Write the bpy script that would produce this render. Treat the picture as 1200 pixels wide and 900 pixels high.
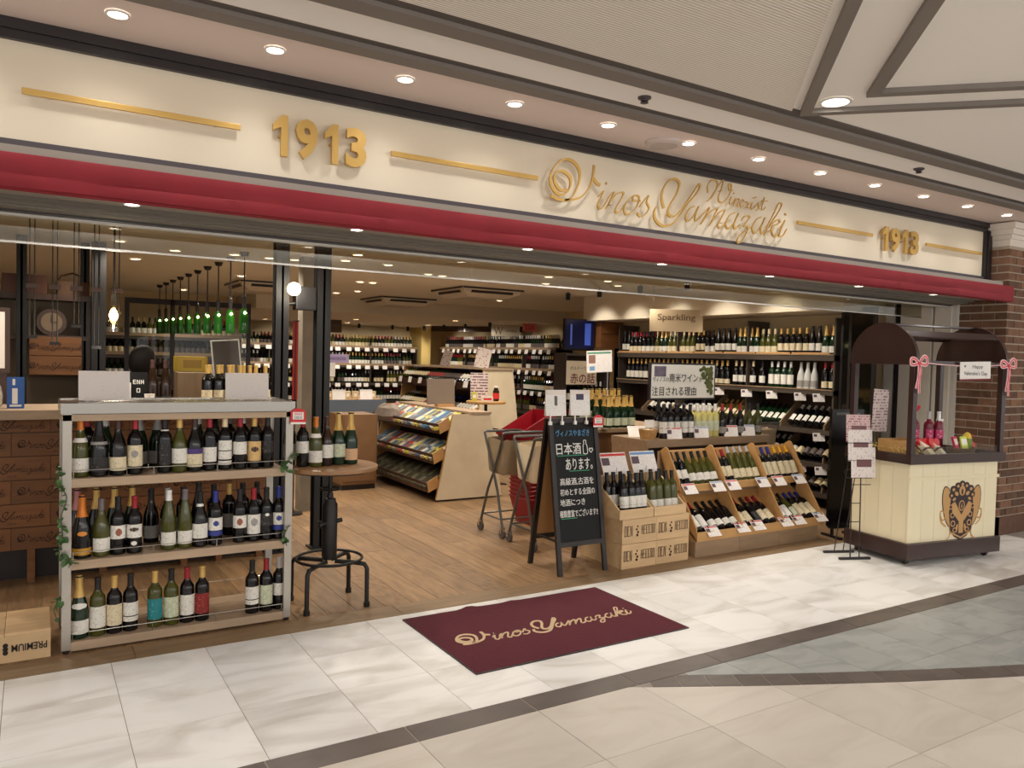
# Wine shop front in a mall, built in metres. Camera at the origin of x/y, 1.55 m up.
# x runs along the shop front, y into the shop, z up.
import bpy, bmesh, math, random
from mathutils import Vector, Matrix, Euler
random.seed(7)
for _o in list(bpy.data.objects):
    bpy.data.objects.remove(_o)
SC = bpy.context.scene
C = SC.collection
PI = math.pi

# ------------------------------------------------------------------ camera
yaw, pitch, roll = 0.552549, 0.0336458, -0.0247892
fw = Vector((math.sin(yaw) * math.cos(pitch), math.cos(yaw) * math.cos(pitch), -math.sin(pitch)))
rt = Vector((math.cos(yaw), -math.sin(yaw), 0))
dn = fw.cross(rt)
rt2 = rt * math.cos(roll) + dn * math.sin(roll)
dn2 = dn * math.cos(roll) - rt * math.sin(roll)
cam = bpy.data.cameras.new('camera')
cam.sensor_width = 36
cam.lens = 913.45 / 1200 * 36
cam.clip_start = 0.05
cam.clip_end = 200
camo = bpy.data.objects.new('camera', cam)
C.objects.link(camo)
mw = Matrix((rt2, -dn2, -fw)).transposed().to_4x4()
mw.translation = (0, 0, 1.55)
camo.matrix_world = mw
SC.camera = camo

# ------------------------------------------------------------------ exposure, world, lamps
SC.view_settings.view_transform = 'Standard'
SC.view_settings.look = 'None'
SC.view_settings.gamma = 1
SC.view_settings.exposure = EXPOSURE = 0.0
SC.view_settings.use_curve_mapping = False
wd = bpy.data.worlds.new('mall_ambient')
SC.world = wd
wd.use_nodes = True
wd.node_tree.nodes['Background'].inputs[0].default_value = (1.0, 0.972, 0.945, 1)
wd.node_tree.nodes['Background'].inputs[1].default_value = 1.1

SOFFIT_W, AWNING_W, SHOP_W, MALL_W, TRACK_W = 10, 5, 60, 52, 42
WARM = (1.0, 0.91, 0.78)
NEUT = (1.0, 0.97, 0.935)

def spot(x, y, z, watt, size=110, blend=0.7, col=NEUT, aim=None, rad=0.05):
    l = bpy.data.lights.new('lamp', 'SPOT')
    l.energy = watt
    l.spot_size = math.radians(size)
    l.spot_blend = blend
    l.color = col
    l.shadow_soft_size = rad
    o = bpy.data.objects.new('lamp', l)
    C.objects.link(o)
    o.location = (x, y, z)
    if aim is not None:
        d = Vector(aim) - Vector((x, y, z))
        o.rotation_euler = d.to_track_quat('-Z', 'Y').to_euler()
    return o

SOFFIT_X = [0.294 + 0.6375 * k for k in range(-3, 12)]
AWNING_X = [0.38 + 1.055 * k for k in range(-2, 7)]
SHOP_XY = [(0.64, 7.58), (1.14, 7.92), (1.66, 7.84), (2.0, 7.87), (2.24, 7.83), (0.91, 8.97), (2.66, 7.53), (3.13, 7.57),
           (2.59, 7.0), (3.59, 9.6), (3.76, 9.59), (4.1, 11.06), (3.97, 11.64), (5.5, 14.9), (4.78, 8.23), (4.04, 8.15),
           (3.84, 8.1), (5.41, 8.03), (4.98, 7.34), (5.75, 7.24), (1.5, 5.6), (3.0, 5.6), (4.5, 5.4), (5.9, 5.5), (-0.6, 6.0),
           (2.2, 10.0), (6.2, 7.6), (6.1, 6.0), (2.0, 13.0), (4.0, 14.5), (6.5, 11.0), (7.0, 13.5), (7.6, 16.0), (6.0, 16.8), (4.2, 16.8)]
SHOP_ON = {0, 1, 3, 5, 6, 9, 11, 13, 14, 15, 18, 20, 21, 22, 23, 24, 25, 26, 27, 28, 29, 30, 31, 32, 33, 34}
MALL_XY = [(3.57, 2.64), (-2.6, -0.6), (0.6, -1.6), (3.6, -2.0), (7.0, -1.2), (11.0, -1.6), (-1.0, -4.2), (3.0, -4.6), (7.0, -4.4)]
for x in SOFFIT_X:
    spot(x, 3.62, 2.895, SOFFIT_W, 140, 0.95)
for x in AWNING_X:
    spot(x, 3.9, 2.165, AWNING_W, 100, 0.8)
for i, (x, y) in enumerate(SHOP_XY):
    if i in SHOP_ON:
        spot(x, y, 2.21 if y > 12.6 and x > 3 else 2.455, SHOP_W, 150, 0.8, WARM)
for x, y in MALL_XY:                       # one concourse downlight in view; unseen point fills added to brighten the ceiling
    if y > 2:
        spot(x, y, 2.9, 30, 150, 0.9, NEUT, rad=0.1)
    else:
        l = bpy.data.lights.new('lamp', 'POINT')
        l.energy, l.color, l.shadow_soft_size = MALL_W, NEUT, 0.2
        o = bpy.data.objects.new('lamp', l)
        C.objects.link(o)
        o.location = (x, y, 2.3)
for x in (5.9, 6.4, 6.95):                 # three spots grazing the far bulkhead
    spot(x, 12.47, 2.45, 9, 60, 0.3, WARM, rad=0.02)
TRACK = []   # shelf-washing track spots: position, aim
for y in (5.7, 6.5, 7.3, 8.1, 8.8):
    TRACK.append(((6.3, y, 2.38), (7.4, y, 1.5)))
for y in (13.2, 14.2, 15.2, 16.2, 17.1):
    TRACK.append(((7.6, y, 2.12), (8.8, y, 1.45)))
for x in (3.6, 4.8, 6.2, 7.0, 7.8):
    TRACK.append(((x, 16.6, 2.12), (x, 17.8, 1.45)))
for p, a in TRACK:
    spot(*p, TRACK_W, 70, 0.6, WARM, aim=a)
spot(5.0, 4.75, 2.40, 22, 75, 0.7, WARM, aim=(4.9, 4.9, 0.4))
spot(6.0, 4.85, 2.40, 16, 75, 0.7, WARM, aim=(5.6, 4.9, 0.4))

# ------------------------------------------------------------------ materials
def lin(c):
    return tuple(((v / 255) / 12.92 if v / 255 <= 0.04045 else ((v / 255 + 0.055) / 1.055) ** 2.4) for v in c)

MATS = {}
def nodes(name):
    m = bpy.data.materials.new(name)
    m.use_nodes = True
    nt = m.node_tree
    return m, nt, nt.nodes['Principled BSDF']

def mat(name, rgb, rough=0.5, metal=0.0, var=0.0, scale=8.0, bump=0.0, stretch=(1, 1, 1), coat=0.0, rnd=0.0, spec=None, emit=0.0, coords='Object'):
    """plain or mottled material: colour varies by a noise (var) and per object (rnd)"""
    if name in MATS:
        return MATS[name]
    m, nt, b = nodes(name)
    col = lin(rgb)
    b.inputs['Base Color'].default_value = (*col, 1)
    b.inputs['Roughness'].default_value = rough
    b.inputs['Metallic'].default_value = metal
    if coat:
        b.inputs['Coat Weight'].default_value = coat
        b.inputs['Coat Roughness'].default_value = 0.08
    if spec is not None:
        b.inputs['Specular IOR Level'].default_value = spec
    if emit:
        b.inputs['Emission Color'].default_value = (*col, 1)
        b.inputs['Emission Strength'].default_value = emit
    if var or bump or rnd:
        tc = nt.nodes.new('ShaderNodeTexCoord')
        mp = nt.nodes.new('ShaderNodeMapping')
        mp.inputs['Scale'].default_value = stretch
        nt.links.new(tc.outputs[coords], mp.inputs['Vector'])
        oi = nt.nodes.new('ShaderNodeObjectInfo')
        off = nt.nodes.new('ShaderNodeVectorMath')
        off.operation = 'SCALE'
        off.inputs[0].default_value = (37, 17, 53)
        nt.links.new(oi.outputs['Random'], off.inputs['Scale'])
        nt.links.new(off.outputs[0], mp.inputs['Location'])
        nz = nt.nodes.new('ShaderNodeTexNoise')
        nz.inputs['Scale'].default_value = scale
        nz.inputs['Detail'].default_value = 6
        nt.links.new(mp.outputs[0], nz.inputs['Vector'])
        hs = nt.nodes.new('ShaderNodeHueSaturation')
        hs.inputs['Color'].default_value = (*col, 1)
        mr = nt.nodes.new('ShaderNodeMapRange')
        mr.inputs[1].default_value = 0.25
        mr.inputs[2].default_value = 0.75
        mr.inputs[3].default_value = 1 - var
        mr.inputs[4].default_value = 1 + var
        nt.links.new(nz.outputs['Fac'], mr.inputs[0])
        mr2 = nt.nodes.new('ShaderNodeMapRange')
        mr2.inputs[3].default_value = 1 - rnd
        mr2.inputs[4].default_value = 1 + rnd
        nt.links.new(oi.outputs['Random'], mr2.inputs[0])
        mu = nt.nodes.new('ShaderNodeMath')
        mu.operation = 'MULTIPLY'
        nt.links.new(mr.outputs[0], mu.inputs[0])
        nt.links.new(mr2.outputs[0], mu.inputs[1])
        nt.links.new(mu.outputs[0], hs.inputs['Value'])
        nt.links.new(hs.outputs[0], b.inputs['Base Color'])
        if bump:
            bp = nt.nodes.new('ShaderNodeBump')
            bp.inputs['Strength'].default_value = bump
            bp.inputs['Distance'].default_value = 0.01
            nt.links.new(nz.outputs['Fac'], bp.inputs['Height'])
            nt.links.new(bp.outputs[0], b.inputs['Normal'])
    MATS[name] = m
    return m

def emis(name, rgb, strength):
    if name in MATS:
        return MATS[name]
    m, nt, b = nodes(name)
    b.inputs['Base Color'].default_value = (0.8, 0.8, 0.8, 1)
    b.inputs['Emission Color'].default_value = (*lin(rgb), 1)
    b.inputs['Emission Strength'].default_value = strength
    MATS[name] = m
    return m

def marble(name, rgb, vein, scale=2.2, rough=0.12):
    m, nt, b = nodes(name)
    tc = nt.nodes.new('ShaderNodeTexCoord')
    oi = nt.nodes.new('ShaderNodeObjectInfo')
    off = nt.nodes.new('ShaderNodeVectorMath')
    off.operation = 'SCALE'
    off.inputs[0].default_value = (31, 47, 11)
    nt.links.new(oi.outputs['Random'], off.inputs['Scale'])
    mp = nt.nodes.new('ShaderNodeMapping')
    mp.inputs['Scale'].default_value = (0.6, 1.6, 1)
    mp.inputs['Rotation'].default_value = (0, 0, 0.35)
    nt.links.new(tc.outputs['Object'], mp.inputs['Vector'])
    nt.links.new(off.outputs[0], mp.inputs['Location'])
    nz = nt.nodes.new('ShaderNodeTexNoise')
    nz.inputs['Scale'].default_value = scale
    nz.inputs['Detail'].default_value = 9
    nz.inputs['Distortion'].default_value = 1.6
    nt.links.new(mp.outputs[0], nz.inputs['Vector'])
    cr = nt.nodes.new('ShaderNodeValToRGB')
    e = cr.color_ramp.elements
    e[0].position = 0.28
    e[0].color = (*lin(vein), 1)
    e[1].position = 0.56
    e[1].color = (*lin(rgb), 1)
    nt.links.new(nz.outputs['Fac'], cr.inputs['Fac'])
    hs = nt.nodes.new('ShaderNodeHueSaturation')
    mr = nt.nodes.new('ShaderNodeMapRange')
    mr.inputs[3].default_value = 0.93
    mr.inputs[4].default_value = 1.04
    nt.links.new(oi.outputs['Random'], mr.inputs[0])
    nt.links.new(mr.outputs[0], hs.inputs['Value'])
    nt.links.new(cr.outputs[0], hs.inputs['Color'])
    nt.links.new(hs.outputs[0], b.inputs['Base Color'])
    b.inputs['Roughness'].default_value = rough
    MATS[name] = m
    return m

def ribbed(name, rgb, dark, pitch):
    """ceiling panel with fine parallel grooves"""
    m, nt, b = nodes(name)
    tc = nt.nodes.new('ShaderNodeTexCoord')
    mp = nt.nodes.new('ShaderNodeMapping')
    mp.inputs['Rotation'].default_value = (0, 0, 0)
    nt.links.new(tc.outputs['Object'], mp.inputs['Vector'])
    wv = nt.nodes.new('ShaderNodeTexWave')
    wv.bands_direction = 'Y'
    wv.inputs['Scale'].default_value = 0.314 / pitch
    nt.links.new(mp.outputs[0], wv.inputs['Vector'])
    cr = nt.nodes.new('ShaderNodeValToRGB')
    e = cr.color_ramp.elements
    e[0].position = 0.15
    e[0].color = (*lin(dark), 1)
    e[1].position = 0.45
    e[1].color = (*lin(rgb), 1)
    nt.links.new(wv.outputs['Fac'], cr.inputs['Fac'])
    nt.links.new(cr.outputs[0], b.inputs['Base Color'])
    bp = nt.nodes.new('ShaderNodeBump')
    bp.inputs['Strength'].default_value = 0.6
    bp.inputs['Distance'].default_value = 0.004
    nt.links.new(wv.outputs['Fac'], bp.inputs['Height'])
    nt.links.new(bp.outputs[0], b.inputs['Normal'])
    b.inputs['Roughness'].default_value = 0.8
    MATS[name] = m
    return m

def printed(name, paper, ink, pitch=0.012, amount=0.5, rough=0.6, axis='Z', cross='X'):
    """paper with broken lines of small print (axis = line stacking direction)"""
    m, nt, b = nodes(name)
    tc = nt.nodes.new('ShaderNodeTexCoord')
    sp = nt.nodes.new('ShaderNodeSeparateXYZ')
    nt.links.new(tc.outputs['Object'], sp.inputs[0])
    fr = nt.nodes.new('ShaderNodeMath')
    fr.operation = 'MULTIPLY'
    fr.inputs[1].default_value = 1 / pitch
    nt.links.new(sp.outputs[axis], fr.inputs[0])
    f2 = nt.nodes.new('ShaderNodeMath')
    f2.operation = 'FRACT'
    nt.links.new(fr.outputs[0], f2.inputs[0])
    lt = nt.nodes.new('ShaderNodeMath')
    lt.operation = 'LESS_THAN'
    lt.inputs[1].default_value = 0.45
    nt.links.new(f2.outputs[0], lt.inputs[0])
    fl = nt.nodes.new('ShaderNodeMath')
    fl.operation = 'FLOOR'
    nt.links.new(fr.outputs[0], fl.inputs[0])
    cb = nt.nodes.new('ShaderNodeCombineXYZ')
    nt.links.new(sp.outputs[cross], cb.inputs[0])
    nt.links.new(fl.outputs[0], cb.inputs[1])
    mp = nt.nodes.new('ShaderNodeMapping')
    mp.inputs['Scale'].default_value = (0.9 / pitch, 1.7, 1)
    nt.links.new(cb.outputs[0], mp.inputs['Vector'])
    nz = nt.nodes.new('ShaderNodeTexNoise')
    nz.inputs['Scale'].default_value = 1.0
    nz.inputs['Detail'].default_value = 2
    nt.links.new(mp.outputs[0], nz.inputs['Vector'])
    gt = nt.nodes.new('ShaderNodeMath')
    gt.operation = 'GREATER_THAN'
    gt.inputs[1].default_value = 1 - amount
    nt.links.new(nz.outputs['Fac'], gt.inputs[0])
    mu = nt.nodes.new('ShaderNodeMath')
    mu.operation = 'MULTIPLY'
    nt.links.new(lt.outputs[0], mu.inputs[0])
    nt.links.new(gt.outputs[0], mu.inputs[1])
    mx = nt.nodes.new('ShaderNodeMixRGB')
    mx.inputs[1].default_value = (*lin(paper), 1)
    mx.inputs[2].default_value = (*lin(ink), 1)
    nt.links.new(mu.outputs[0], mx.inputs[0])
    nt.links.new(mx.outputs[0], b.inputs['Base Color'])
    b.inputs['Roughness'].default_value = rough
    MATS[name] = m
    return m

def pane(name, tint=(235, 238, 232), gloss=0.10):
    m = bpy.data.materials.new(name)
    m.use_nodes = True
    nt = m.node_tree
    nt.nodes.clear()
    out = nt.nodes.new('ShaderNodeOutputMaterial')
    tr = nt.nodes.new('ShaderNodeBsdfTransparent')
    tr.inputs[0].default_value = (*lin(tint), 1)
    gl = nt.nodes.new('ShaderNodeBsdfGlossy')
    gl.inputs['Roughness'].default_value = 0.02
    mx = nt.nodes.new('ShaderNodeMixShader')
    mx.inputs[0].default_value = gloss
    nt.links.new(tr.outputs[0], mx.inputs[1])
    nt.links.new(gl.outputs[0], mx.inputs[2])
    nt.links.new(mx.outputs[0], out.inputs[0])
    MATS[name] = m
    return m

# ------------------------------------------------------------------ mesh building
class MB:
    def __init__(self):
        self.v, self.f, self.m = [], [], []
    def add(self, vs, fs, mi=0, mtx=None):
        o = len(self.v)
        self.v += [tuple(mtx @ Vector(p)) if mtx is not None else tuple(p) for p in vs]
        self.f += [tuple(i + o for i in q) for q in fs]
        self.m += [mi] * len(fs)
        return self
    def box(self, x0, x1, y0, y1, z0, z1, mi=0, mtx=None):
        vs = [(x, y, z) for x in (x0, x1) for y in (y0, y1) for z in (z0, z1)]
        return self.add(vs, [(0, 1, 3, 2), (4, 6, 7, 5), (0, 4, 5, 1), (2, 3, 7, 6), (0, 2, 6, 4), (1, 5, 7, 3)], mi, mtx)
    def rod(self, p, q, r, n=8, mi=0, r2=None, mtx=None):
        p, q = Vector(p), Vector(q)
        d = (q - p).normalized()
        a = d.orthogonal().normalized()
        b = d.cross(a)
        r2 = r if r2 is None else r2
        vs = [p + (a * math.cos(2 * PI * k / n) + b * math.sin(2 * PI * k / n)) * r for k in range(n)]
        vs += [q + (a * math.cos(2 * PI * k / n) + b * math.sin(2 * PI * k / n)) * r2 for k in range(n)]
        fs = [(k, (k + 1) % n, n + (k + 1) % n, n + k) for k in range(n)] + [tuple(range(n))[::-1], tuple(range(n, 2 * n))]
        return self.add(vs, fs, mi, mtx)
    def tube(self, pts, r, n=8, mi=0, closed=False, mtx=None):
        pts = [Vector(p) for p in pts]
        N = len(pts)
        vs = []
        prev = None
        for i, p in enumerate(pts):
            if closed:
                t = pts[(i + 1) % N] - pts[i - 1]
            else:
                t = pts[min(i + 1, N - 1)] - pts[max(i - 1, 0)]
            t.normalize()
            a = (prev - t * prev.dot(t)) if prev is not None else t.orthogonal()
            a.normalize()
            prev = a
            b = t.cross(a)
            vs += [p + (a * math.cos(2 * PI * k / n) + b * math.sin(2 * PI * k / n)) * r for k in range(n)]
        fs = []
        for i in range(N if closed else N - 1):
            j = (i + 1) % N
            fs += [(i * n + k, i * n + (k + 1) % n, j * n + (k + 1) % n, j * n + k) for k in range(n)]
        if not closed:
            fs += [tuple(range(n))[::-1], tuple(range((N - 1) * n, N * n))]
        return self.add(vs, fs, mi, mtx)
    def lathe(self, prof, n=16, mi=0, mtx=None, cap=True):
        vs, fs = [], []
        for r, z in prof:
            vs += [(r * math.cos(2 * PI * k / n), r * math.sin(2 * PI * k / n), z) for k in range(n)]
        for i in range(len(prof) - 1):
            fs += [(i * n + k, i * n + (k + 1) % n, (i + 1) * n + (k + 1) % n, (i + 1) * n + k) for k in range(n)]
        if cap:
            fs += [tuple(range(n))[::-1], tuple(range((len(prof) - 1) * n, len(prof) * n))]
        return self.add(vs, fs, mi, mtx)
    def prism(self, poly, d0, d1, axis='y', mi=0, mtx=None):
        """polygon in the plane across axis, swept from d0 to d1 (x: (y,z) points, y: (x,z), z: (x,y))"""
        n = len(poly)
        def P(p, d):
            return (d, p[0], p[1]) if axis == 'x' else (p[0], d, p[1]) if axis == 'y' else (p[0], p[1], d)
        vs = [P(p, d0) for p in poly] + [P(p, d1) for p in poly]
        fs = [(k, (k + 1) % n, n + (k + 1) % n, n + k) for k in range(n)] + [tuple(range(n))[::-1], tuple(range(n, 2 * n))]
        return self.add(vs, fs, mi, mtx)
    def build(self, name, mats, parent=None, smooth=False, loc=None, bevel=0.0):
        me = bpy.data.meshes.new(name)
        me.from_pydata(self.v, [], self.f)
        for m in (mats if isinstance(mats, (list, tuple)) else [mats]):
            me.materials.append(m)
        for p, i in zip(me.polygons, self.m):
            p.material_index = i
        bm = bmesh.new()
        bm.from_mesh(me)
        bmesh.ops.recalc_face_normals(bm, faces=bm.faces)
        if bevel:
            bmesh.ops.bevel(bm, geom=list(bm.edges), offset=bevel, segments=2, affect='EDGES', profile=0.7)
        bm.to_mesh(me)
        bm.free()
        if smooth:
            for p in me.polygons:
                p.use_smooth = True
            me.set_sharp_from_angle(angle=math.radians(40))
        return link(name, me, parent, loc)

def link(name, me, parent=None, loc=None):
    o = bpy.data.objects.new(name, me)
    C.objects.link(o)
    if parent is not None:
        o.parent = parent
    if loc is not None:
        o.location = loc
    return o

def tag(o, label, cat, group=None, kind=None):
    if label:
        o['label'] = label
    if cat:
        o['category'] = cat
    if group:
        o['group'] = group
    if kind:
        o['kind'] = kind
    return o

def thing(name, label, cat, loc=(0, 0, 0), rotz=0.0, group=None, kind=None):
    o = bpy.data.objects.new(name, None)
    o.empty_display_size = 0.1
    C.objects.link(o)
    o.location = loc
    o.rotation_euler = (0, 0, rotz)
    return tag(o, label, cat, group, kind)

def struct(o, label=None):
    o['kind'] = 'structure'
    if label:
        o['label'] = label
    return o

def copy_tree(o, parent=None):
    c = o.copy()
    C.objects.link(c)
    c.parent = parent
    for ch in list(o.children):
        copy_tree(ch, c)
    return c

def RX(a): return Matrix.Rotation(a, 4, 'X')
def RY(a): return Matrix.Rotation(a, 4, 'Y')
def RZ(a): return Matrix.Rotation(a, 4, 'Z')
def TR(x, y, z): return Matrix.Translation((x, y, z))

def text(name, body, size, m, parent=None, mtx=None, extrude=0.0006, bold=0.0, align='CENTER', spacing=1.0, width=None, height=None):
    """lettering as a mesh, laid in the local x/z plane facing -y (centre at origin), then moved by mtx"""
    cu = bpy.data.curves.new(name, 'FONT')
    cu.body = body
    cu.size = size
    cu.align_x = align
    cu.align_y = 'CENTER'
    cu.extrude = extrude
    cu.offset = bold
    cu.space_character = spacing
    cu.resolution_u = 3
    o = bpy.data.objects.new(name, cu)
    C.objects.link(o)
    dg = bpy.context.evaluated_depsgraph_get()
    me = bpy.data.meshes.new_from_object(o.evaluated_get(dg))
    bpy.data.objects.remove(o)
    me.transform(RX(PI / 2))
    if width or height:
        xs = [v.co.x for v in me.vertices]
        zs = [v.co.z for v in me.vertices]
        if xs:
            sx = width / max(1e-6, max(xs) - min(xs)) if width else None
            sz = height / max(1e-6, max(zs) - min(zs)) if height else None
            sx = sx or sz
            sz = sz or sx
            cx, cz = (max(xs) + min(xs)) / 2, (max(zs) + min(zs)) / 2
            me.transform(Matrix.Diagonal((sx, 1, sz, 1)) @ TR(-cx, 0, -cz))
    if mtx is not None:
        me.transform(mtx)
    me.materials.clear()
    me.materials.append(m)
    return link(name, me, parent)

def spline(pts, k=6):
    out = []
    P = [Vector((*p, 0)).to_2d() if len(p) == 2 else Vector(p) for p in pts]
    if len(P) == 2:
        return P
    for i in range(len(P) - 1):
        p0, p1, p2, p3 = P[max(i - 1, 0)], P[i], P[i + 1], P[min(i + 2, len(P) - 1)]
        for j in range(k):
            t = j / k
            out.append(0.5 * ((2 * p1) + (p2 - p0) * t + (2 * p0 - 5 * p1 + 4 * p2 - p3) * t * t + (3 * p1 - p0 - 3 * p2 + p3) * t ** 3))
    out.append(P[-1])
    return out

def pen(mb, pts, w, d0, d1, thin=0.3, nib=0.9, k=6, mi=0, mtx=None):
    """calligraphic ribbon in the x/z plane between y=d0 and y=d1: thick on down strokes, thin on up strokes"""
    pts = spline(pts, k)
    n = len(pts)
    L, R = [], []
    for i, p in enumerate(pts):
        t = pts[min(i + 1, n - 1)] - pts[max(i - 1, 0)]
        if t.length < 1e-9:
            t = Vector((1, 0))
        t.normalize()
        a = math.atan2(t.y, t.x)
        ww = w * (thin + (1 - thin) * abs(math.sin(a - nib)) ** 1.3) * 0.5
        nrm = Vector((-t.y, t.x))
        L.append(p + nrm * ww)
        R.append(p - nrm * ww)
    vs = [(q.x, d, q.y) for d in (d0, d1) for q in L + R]
    fs = []
    N = 2 * n
    for i in range(n - 1):
        fs += [(i, i + 1, n + i + 1, n + i), (N + i, N + n + i, N + n + i + 1, N + i + 1),
               (i, N + i, N + i + 1, i + 1), (n + i, n + i + 1, N + n + i + 1, N + n + i)]
    fs += [(0, n, N + n, N), (n - 1, N + n - 1, N + 2 * n - 1, 2 * n - 1)]
    mb.add(vs, fs, mi, mtx)
    return mb

def marks(name, n, width, height, m, parent=None, mtx=None, seed=1, d=0.0006):
    """a run of n illegible letter-like strokes, centred, facing -y"""
    r = random.Random(seed)
    mb = MB()
    w = width / n
    t = min(w * 0.2, height * 0.16)
    for i in range(n):
        x0, x1 = -width / 2 + w * (i + 0.12), -width / 2 + w * (i + 0.88)
        z0, z1 = -height / 2, height / 2
        mb.box(x0, x0 + t, -d, d, z0, z1)
        k = r.randrange(5)
        if k in (0, 1, 3):
            mb.box(x1 - t, x1, -d, d, z0, z1)
        if k in (0, 2):
            mb.prism([(x0 + t, z1), (x0 + t, z1 - t * 1.4), (x1 - t, z0), (x1 - t, z0 + t * 1.4)], -d, d, 'y')
        if k in (1, 2, 4):
            mb.box(x0 + t, x1 - (t if k == 1 else 0), -d, d, z1 - t, z1)
        if k in (3, 4):
            mb.box(x0 + t, x1 - (t if k == 3 else 0), -d, d, -t / 2, t / 2)
        if k in (2, 4, 1):
            mb.box(x0 + t, x1 - (t if k == 1 else 0), -d, d, z0, z0 + t)
    if mtx is not None:
        mb.v = [tuple(mtx @ Vector(v)) for v in mb.v]
    return mb.build(name, m, parent)

# ------------------------------------------------------------------ palette
m_cream = mat('cream_fascia', (222, 209, 186), 0.55, var=0.02, scale=2)
m_soffit = mat('soffit_paint', (228, 211, 203), 0.7)
m_ceil = mat('ceiling_paint', (243, 239, 233), 0.8)
m_rib = ribbed('ceiling_ribbed', (242, 235, 225), (200, 191, 180), 0.017)
m_beam = mat('taupe_moulding', (122, 114, 107), 0.6)
m_beam_shade = mat('taupe_shaded', (92, 86, 81), 0.6)  # moulding taupe with the groove's shadow put into the colour
m_black = mat('black_paint', (34, 27, 28), 0.4)
m_iron = mat('black_iron', (30, 28, 27), 0.45, 0.3, var=0.15, scale=30)
m_band = mat('grey_aluminium', (78, 70, 74), 0.45, 0.2)
m_alu = mat('brushed_aluminium', (176, 170, 160), 0.35, 0.75, var=0.05, scale=20, stretch=(1, 1, 20))
m_steel = mat('steel', (165, 160, 152), 0.22, 0.9)
m_chrome = mat('chrome', (200, 198, 195), 0.12, 1.0)
m_gold = mat('gold_leaf', (202, 164, 92), 0.4, 0.55)
m_red = mat('red_awning', (134, 22, 35), 0.75, var=0.10, scale=6, bump=0.25)
m_header = mat('header_grey', (126, 120, 111), 0.6, 0.1)
m_wood = mat('plank_wood', (142, 112, 80), 0.5, var=0.34, scale=6, stretch=(5, 0.6, 5), bump=0.1, rnd=0.16)
m_woodx = mat('edge_wood', (142, 116, 86), 0.5, var=0.22, scale=6, stretch=(0.6, 5, 5), rnd=0.08)
m_pine = mat('pine_crate', (204, 172, 130), 0.6, var=0.12, scale=5, stretch=(0.7, 5, 5), rnd=0.06)
m_pined = mat('dark_crate', (124, 80, 42), 0.6, var=0.2, scale=5, stretch=(0.7, 5, 5), rnd=0.15)
m_ply = mat('plywood', (192, 147, 92), 0.5, var=0.10, scale=5, stretch=(0.8, 4, 4), rnd=0.05)
m_shelf = mat('greyed_oak', (172, 148, 122), 0.55, var=0.14, scale=5, stretch=(0.6, 5, 5), rnd=0.05)
m_plinth = mat('plinth_oak', (150, 124, 96), 0.5, var=0.16, scale=5, stretch=(0.7, 5, 5), rnd=0.05)
m_dwood = mat('dark_wood', (62, 40, 28), 0.45, var=0.2, scale=6, stretch=(0.7, 5, 5), rnd=0.1)
m_maroon = mat('maroon_mat', (84, 18, 34), 0.95, var=0.12, scale=60, bump=0.3)
m_matink = mat('mat_lettering', (205, 178, 142), 0.95)
m_white = mat('white_paper', (236, 232, 226), 0.6)
m_pale = mat('pale_board', (228, 218, 208), 0.35)
m_canvas = mat('canvas_cloth', (220, 204, 174), 0.85, var=0.07, scale=5, bump=0.5)
m_kraft = mat('grey_board', (128, 112, 98), 0.8)
m_wall = mat('shop_wall', (222, 200, 160), 0.8)
m_wallg = mat('grey_panel', (196, 190, 180), 0.5)
m_shopceil = mat('shop_ceiling', (236, 228, 212), 0.85)
m_bulk = mat('bulkhead_white', (224, 212, 190), 0.8)
m_grout = mat('grout', (158, 150, 141), 0.8)
m_groutd = mat('grout_dark', (120, 112, 104), 0.8)
m_marble = marble('white_marble', (249, 248, 246), (216, 212, 205), rough=0.28)
m_beige = marble('beige_stone', (214, 207, 197), (203, 195, 183), 3, 0.34)
m_slate = marble('grey_slate', (166, 169, 167), (138, 142, 141), 3.5, 0.36)
m_dark = marble('dark_stone', (100, 90, 85), (84, 76, 72), 4, 0.36)
m_brick = mat('brick_brown', (112, 80, 60), 0.85, var=0.3, scale=14, bump=0.6, rnd=0.42)
m_mortar = mat('mortar', (184, 168, 150), 0.9)
m_cart = mat('cart_brown', (52, 30, 27), 0.35, coat=0.2)
m_cartw = mat('cart_cream', (238, 226, 192), 0.45)
m_chalk = mat('chalkboard', (12, 12, 12), 0.5, spec=0.25)
m_lamp = emis('lamp_glow', (255, 246, 230), 14)
m_lampw = emis('lamp_glow_warm', (255, 226, 180), 12)
m_ink = mat('black_ink', (30, 24, 22), 0.7)
m_inkb = mat('burnt_ink', (58, 34, 20), 0.8)
m_redp = mat('red_print', (205, 40, 44), 0.5)
m_pcard = printed('price_card_print', (240, 235, 230), (206, 184, 182), 0.007, 0.46)
m_poster = printed('poster_print', (226, 218, 208), (150, 110, 112), 0.02, 0.5)
m_glass = pane('barrier_glass', (225, 224, 214), 0.08)
m_clear = pane('clear_glass', (245, 246, 243), 0.08)
m_leafm = mat('ivy_leaf', (70, 104, 56), 0.55, var=0.3, scale=9, rnd=0.3)
m_stemm = mat('ivy_stem', (74, 84, 48), 0.7)
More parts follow.
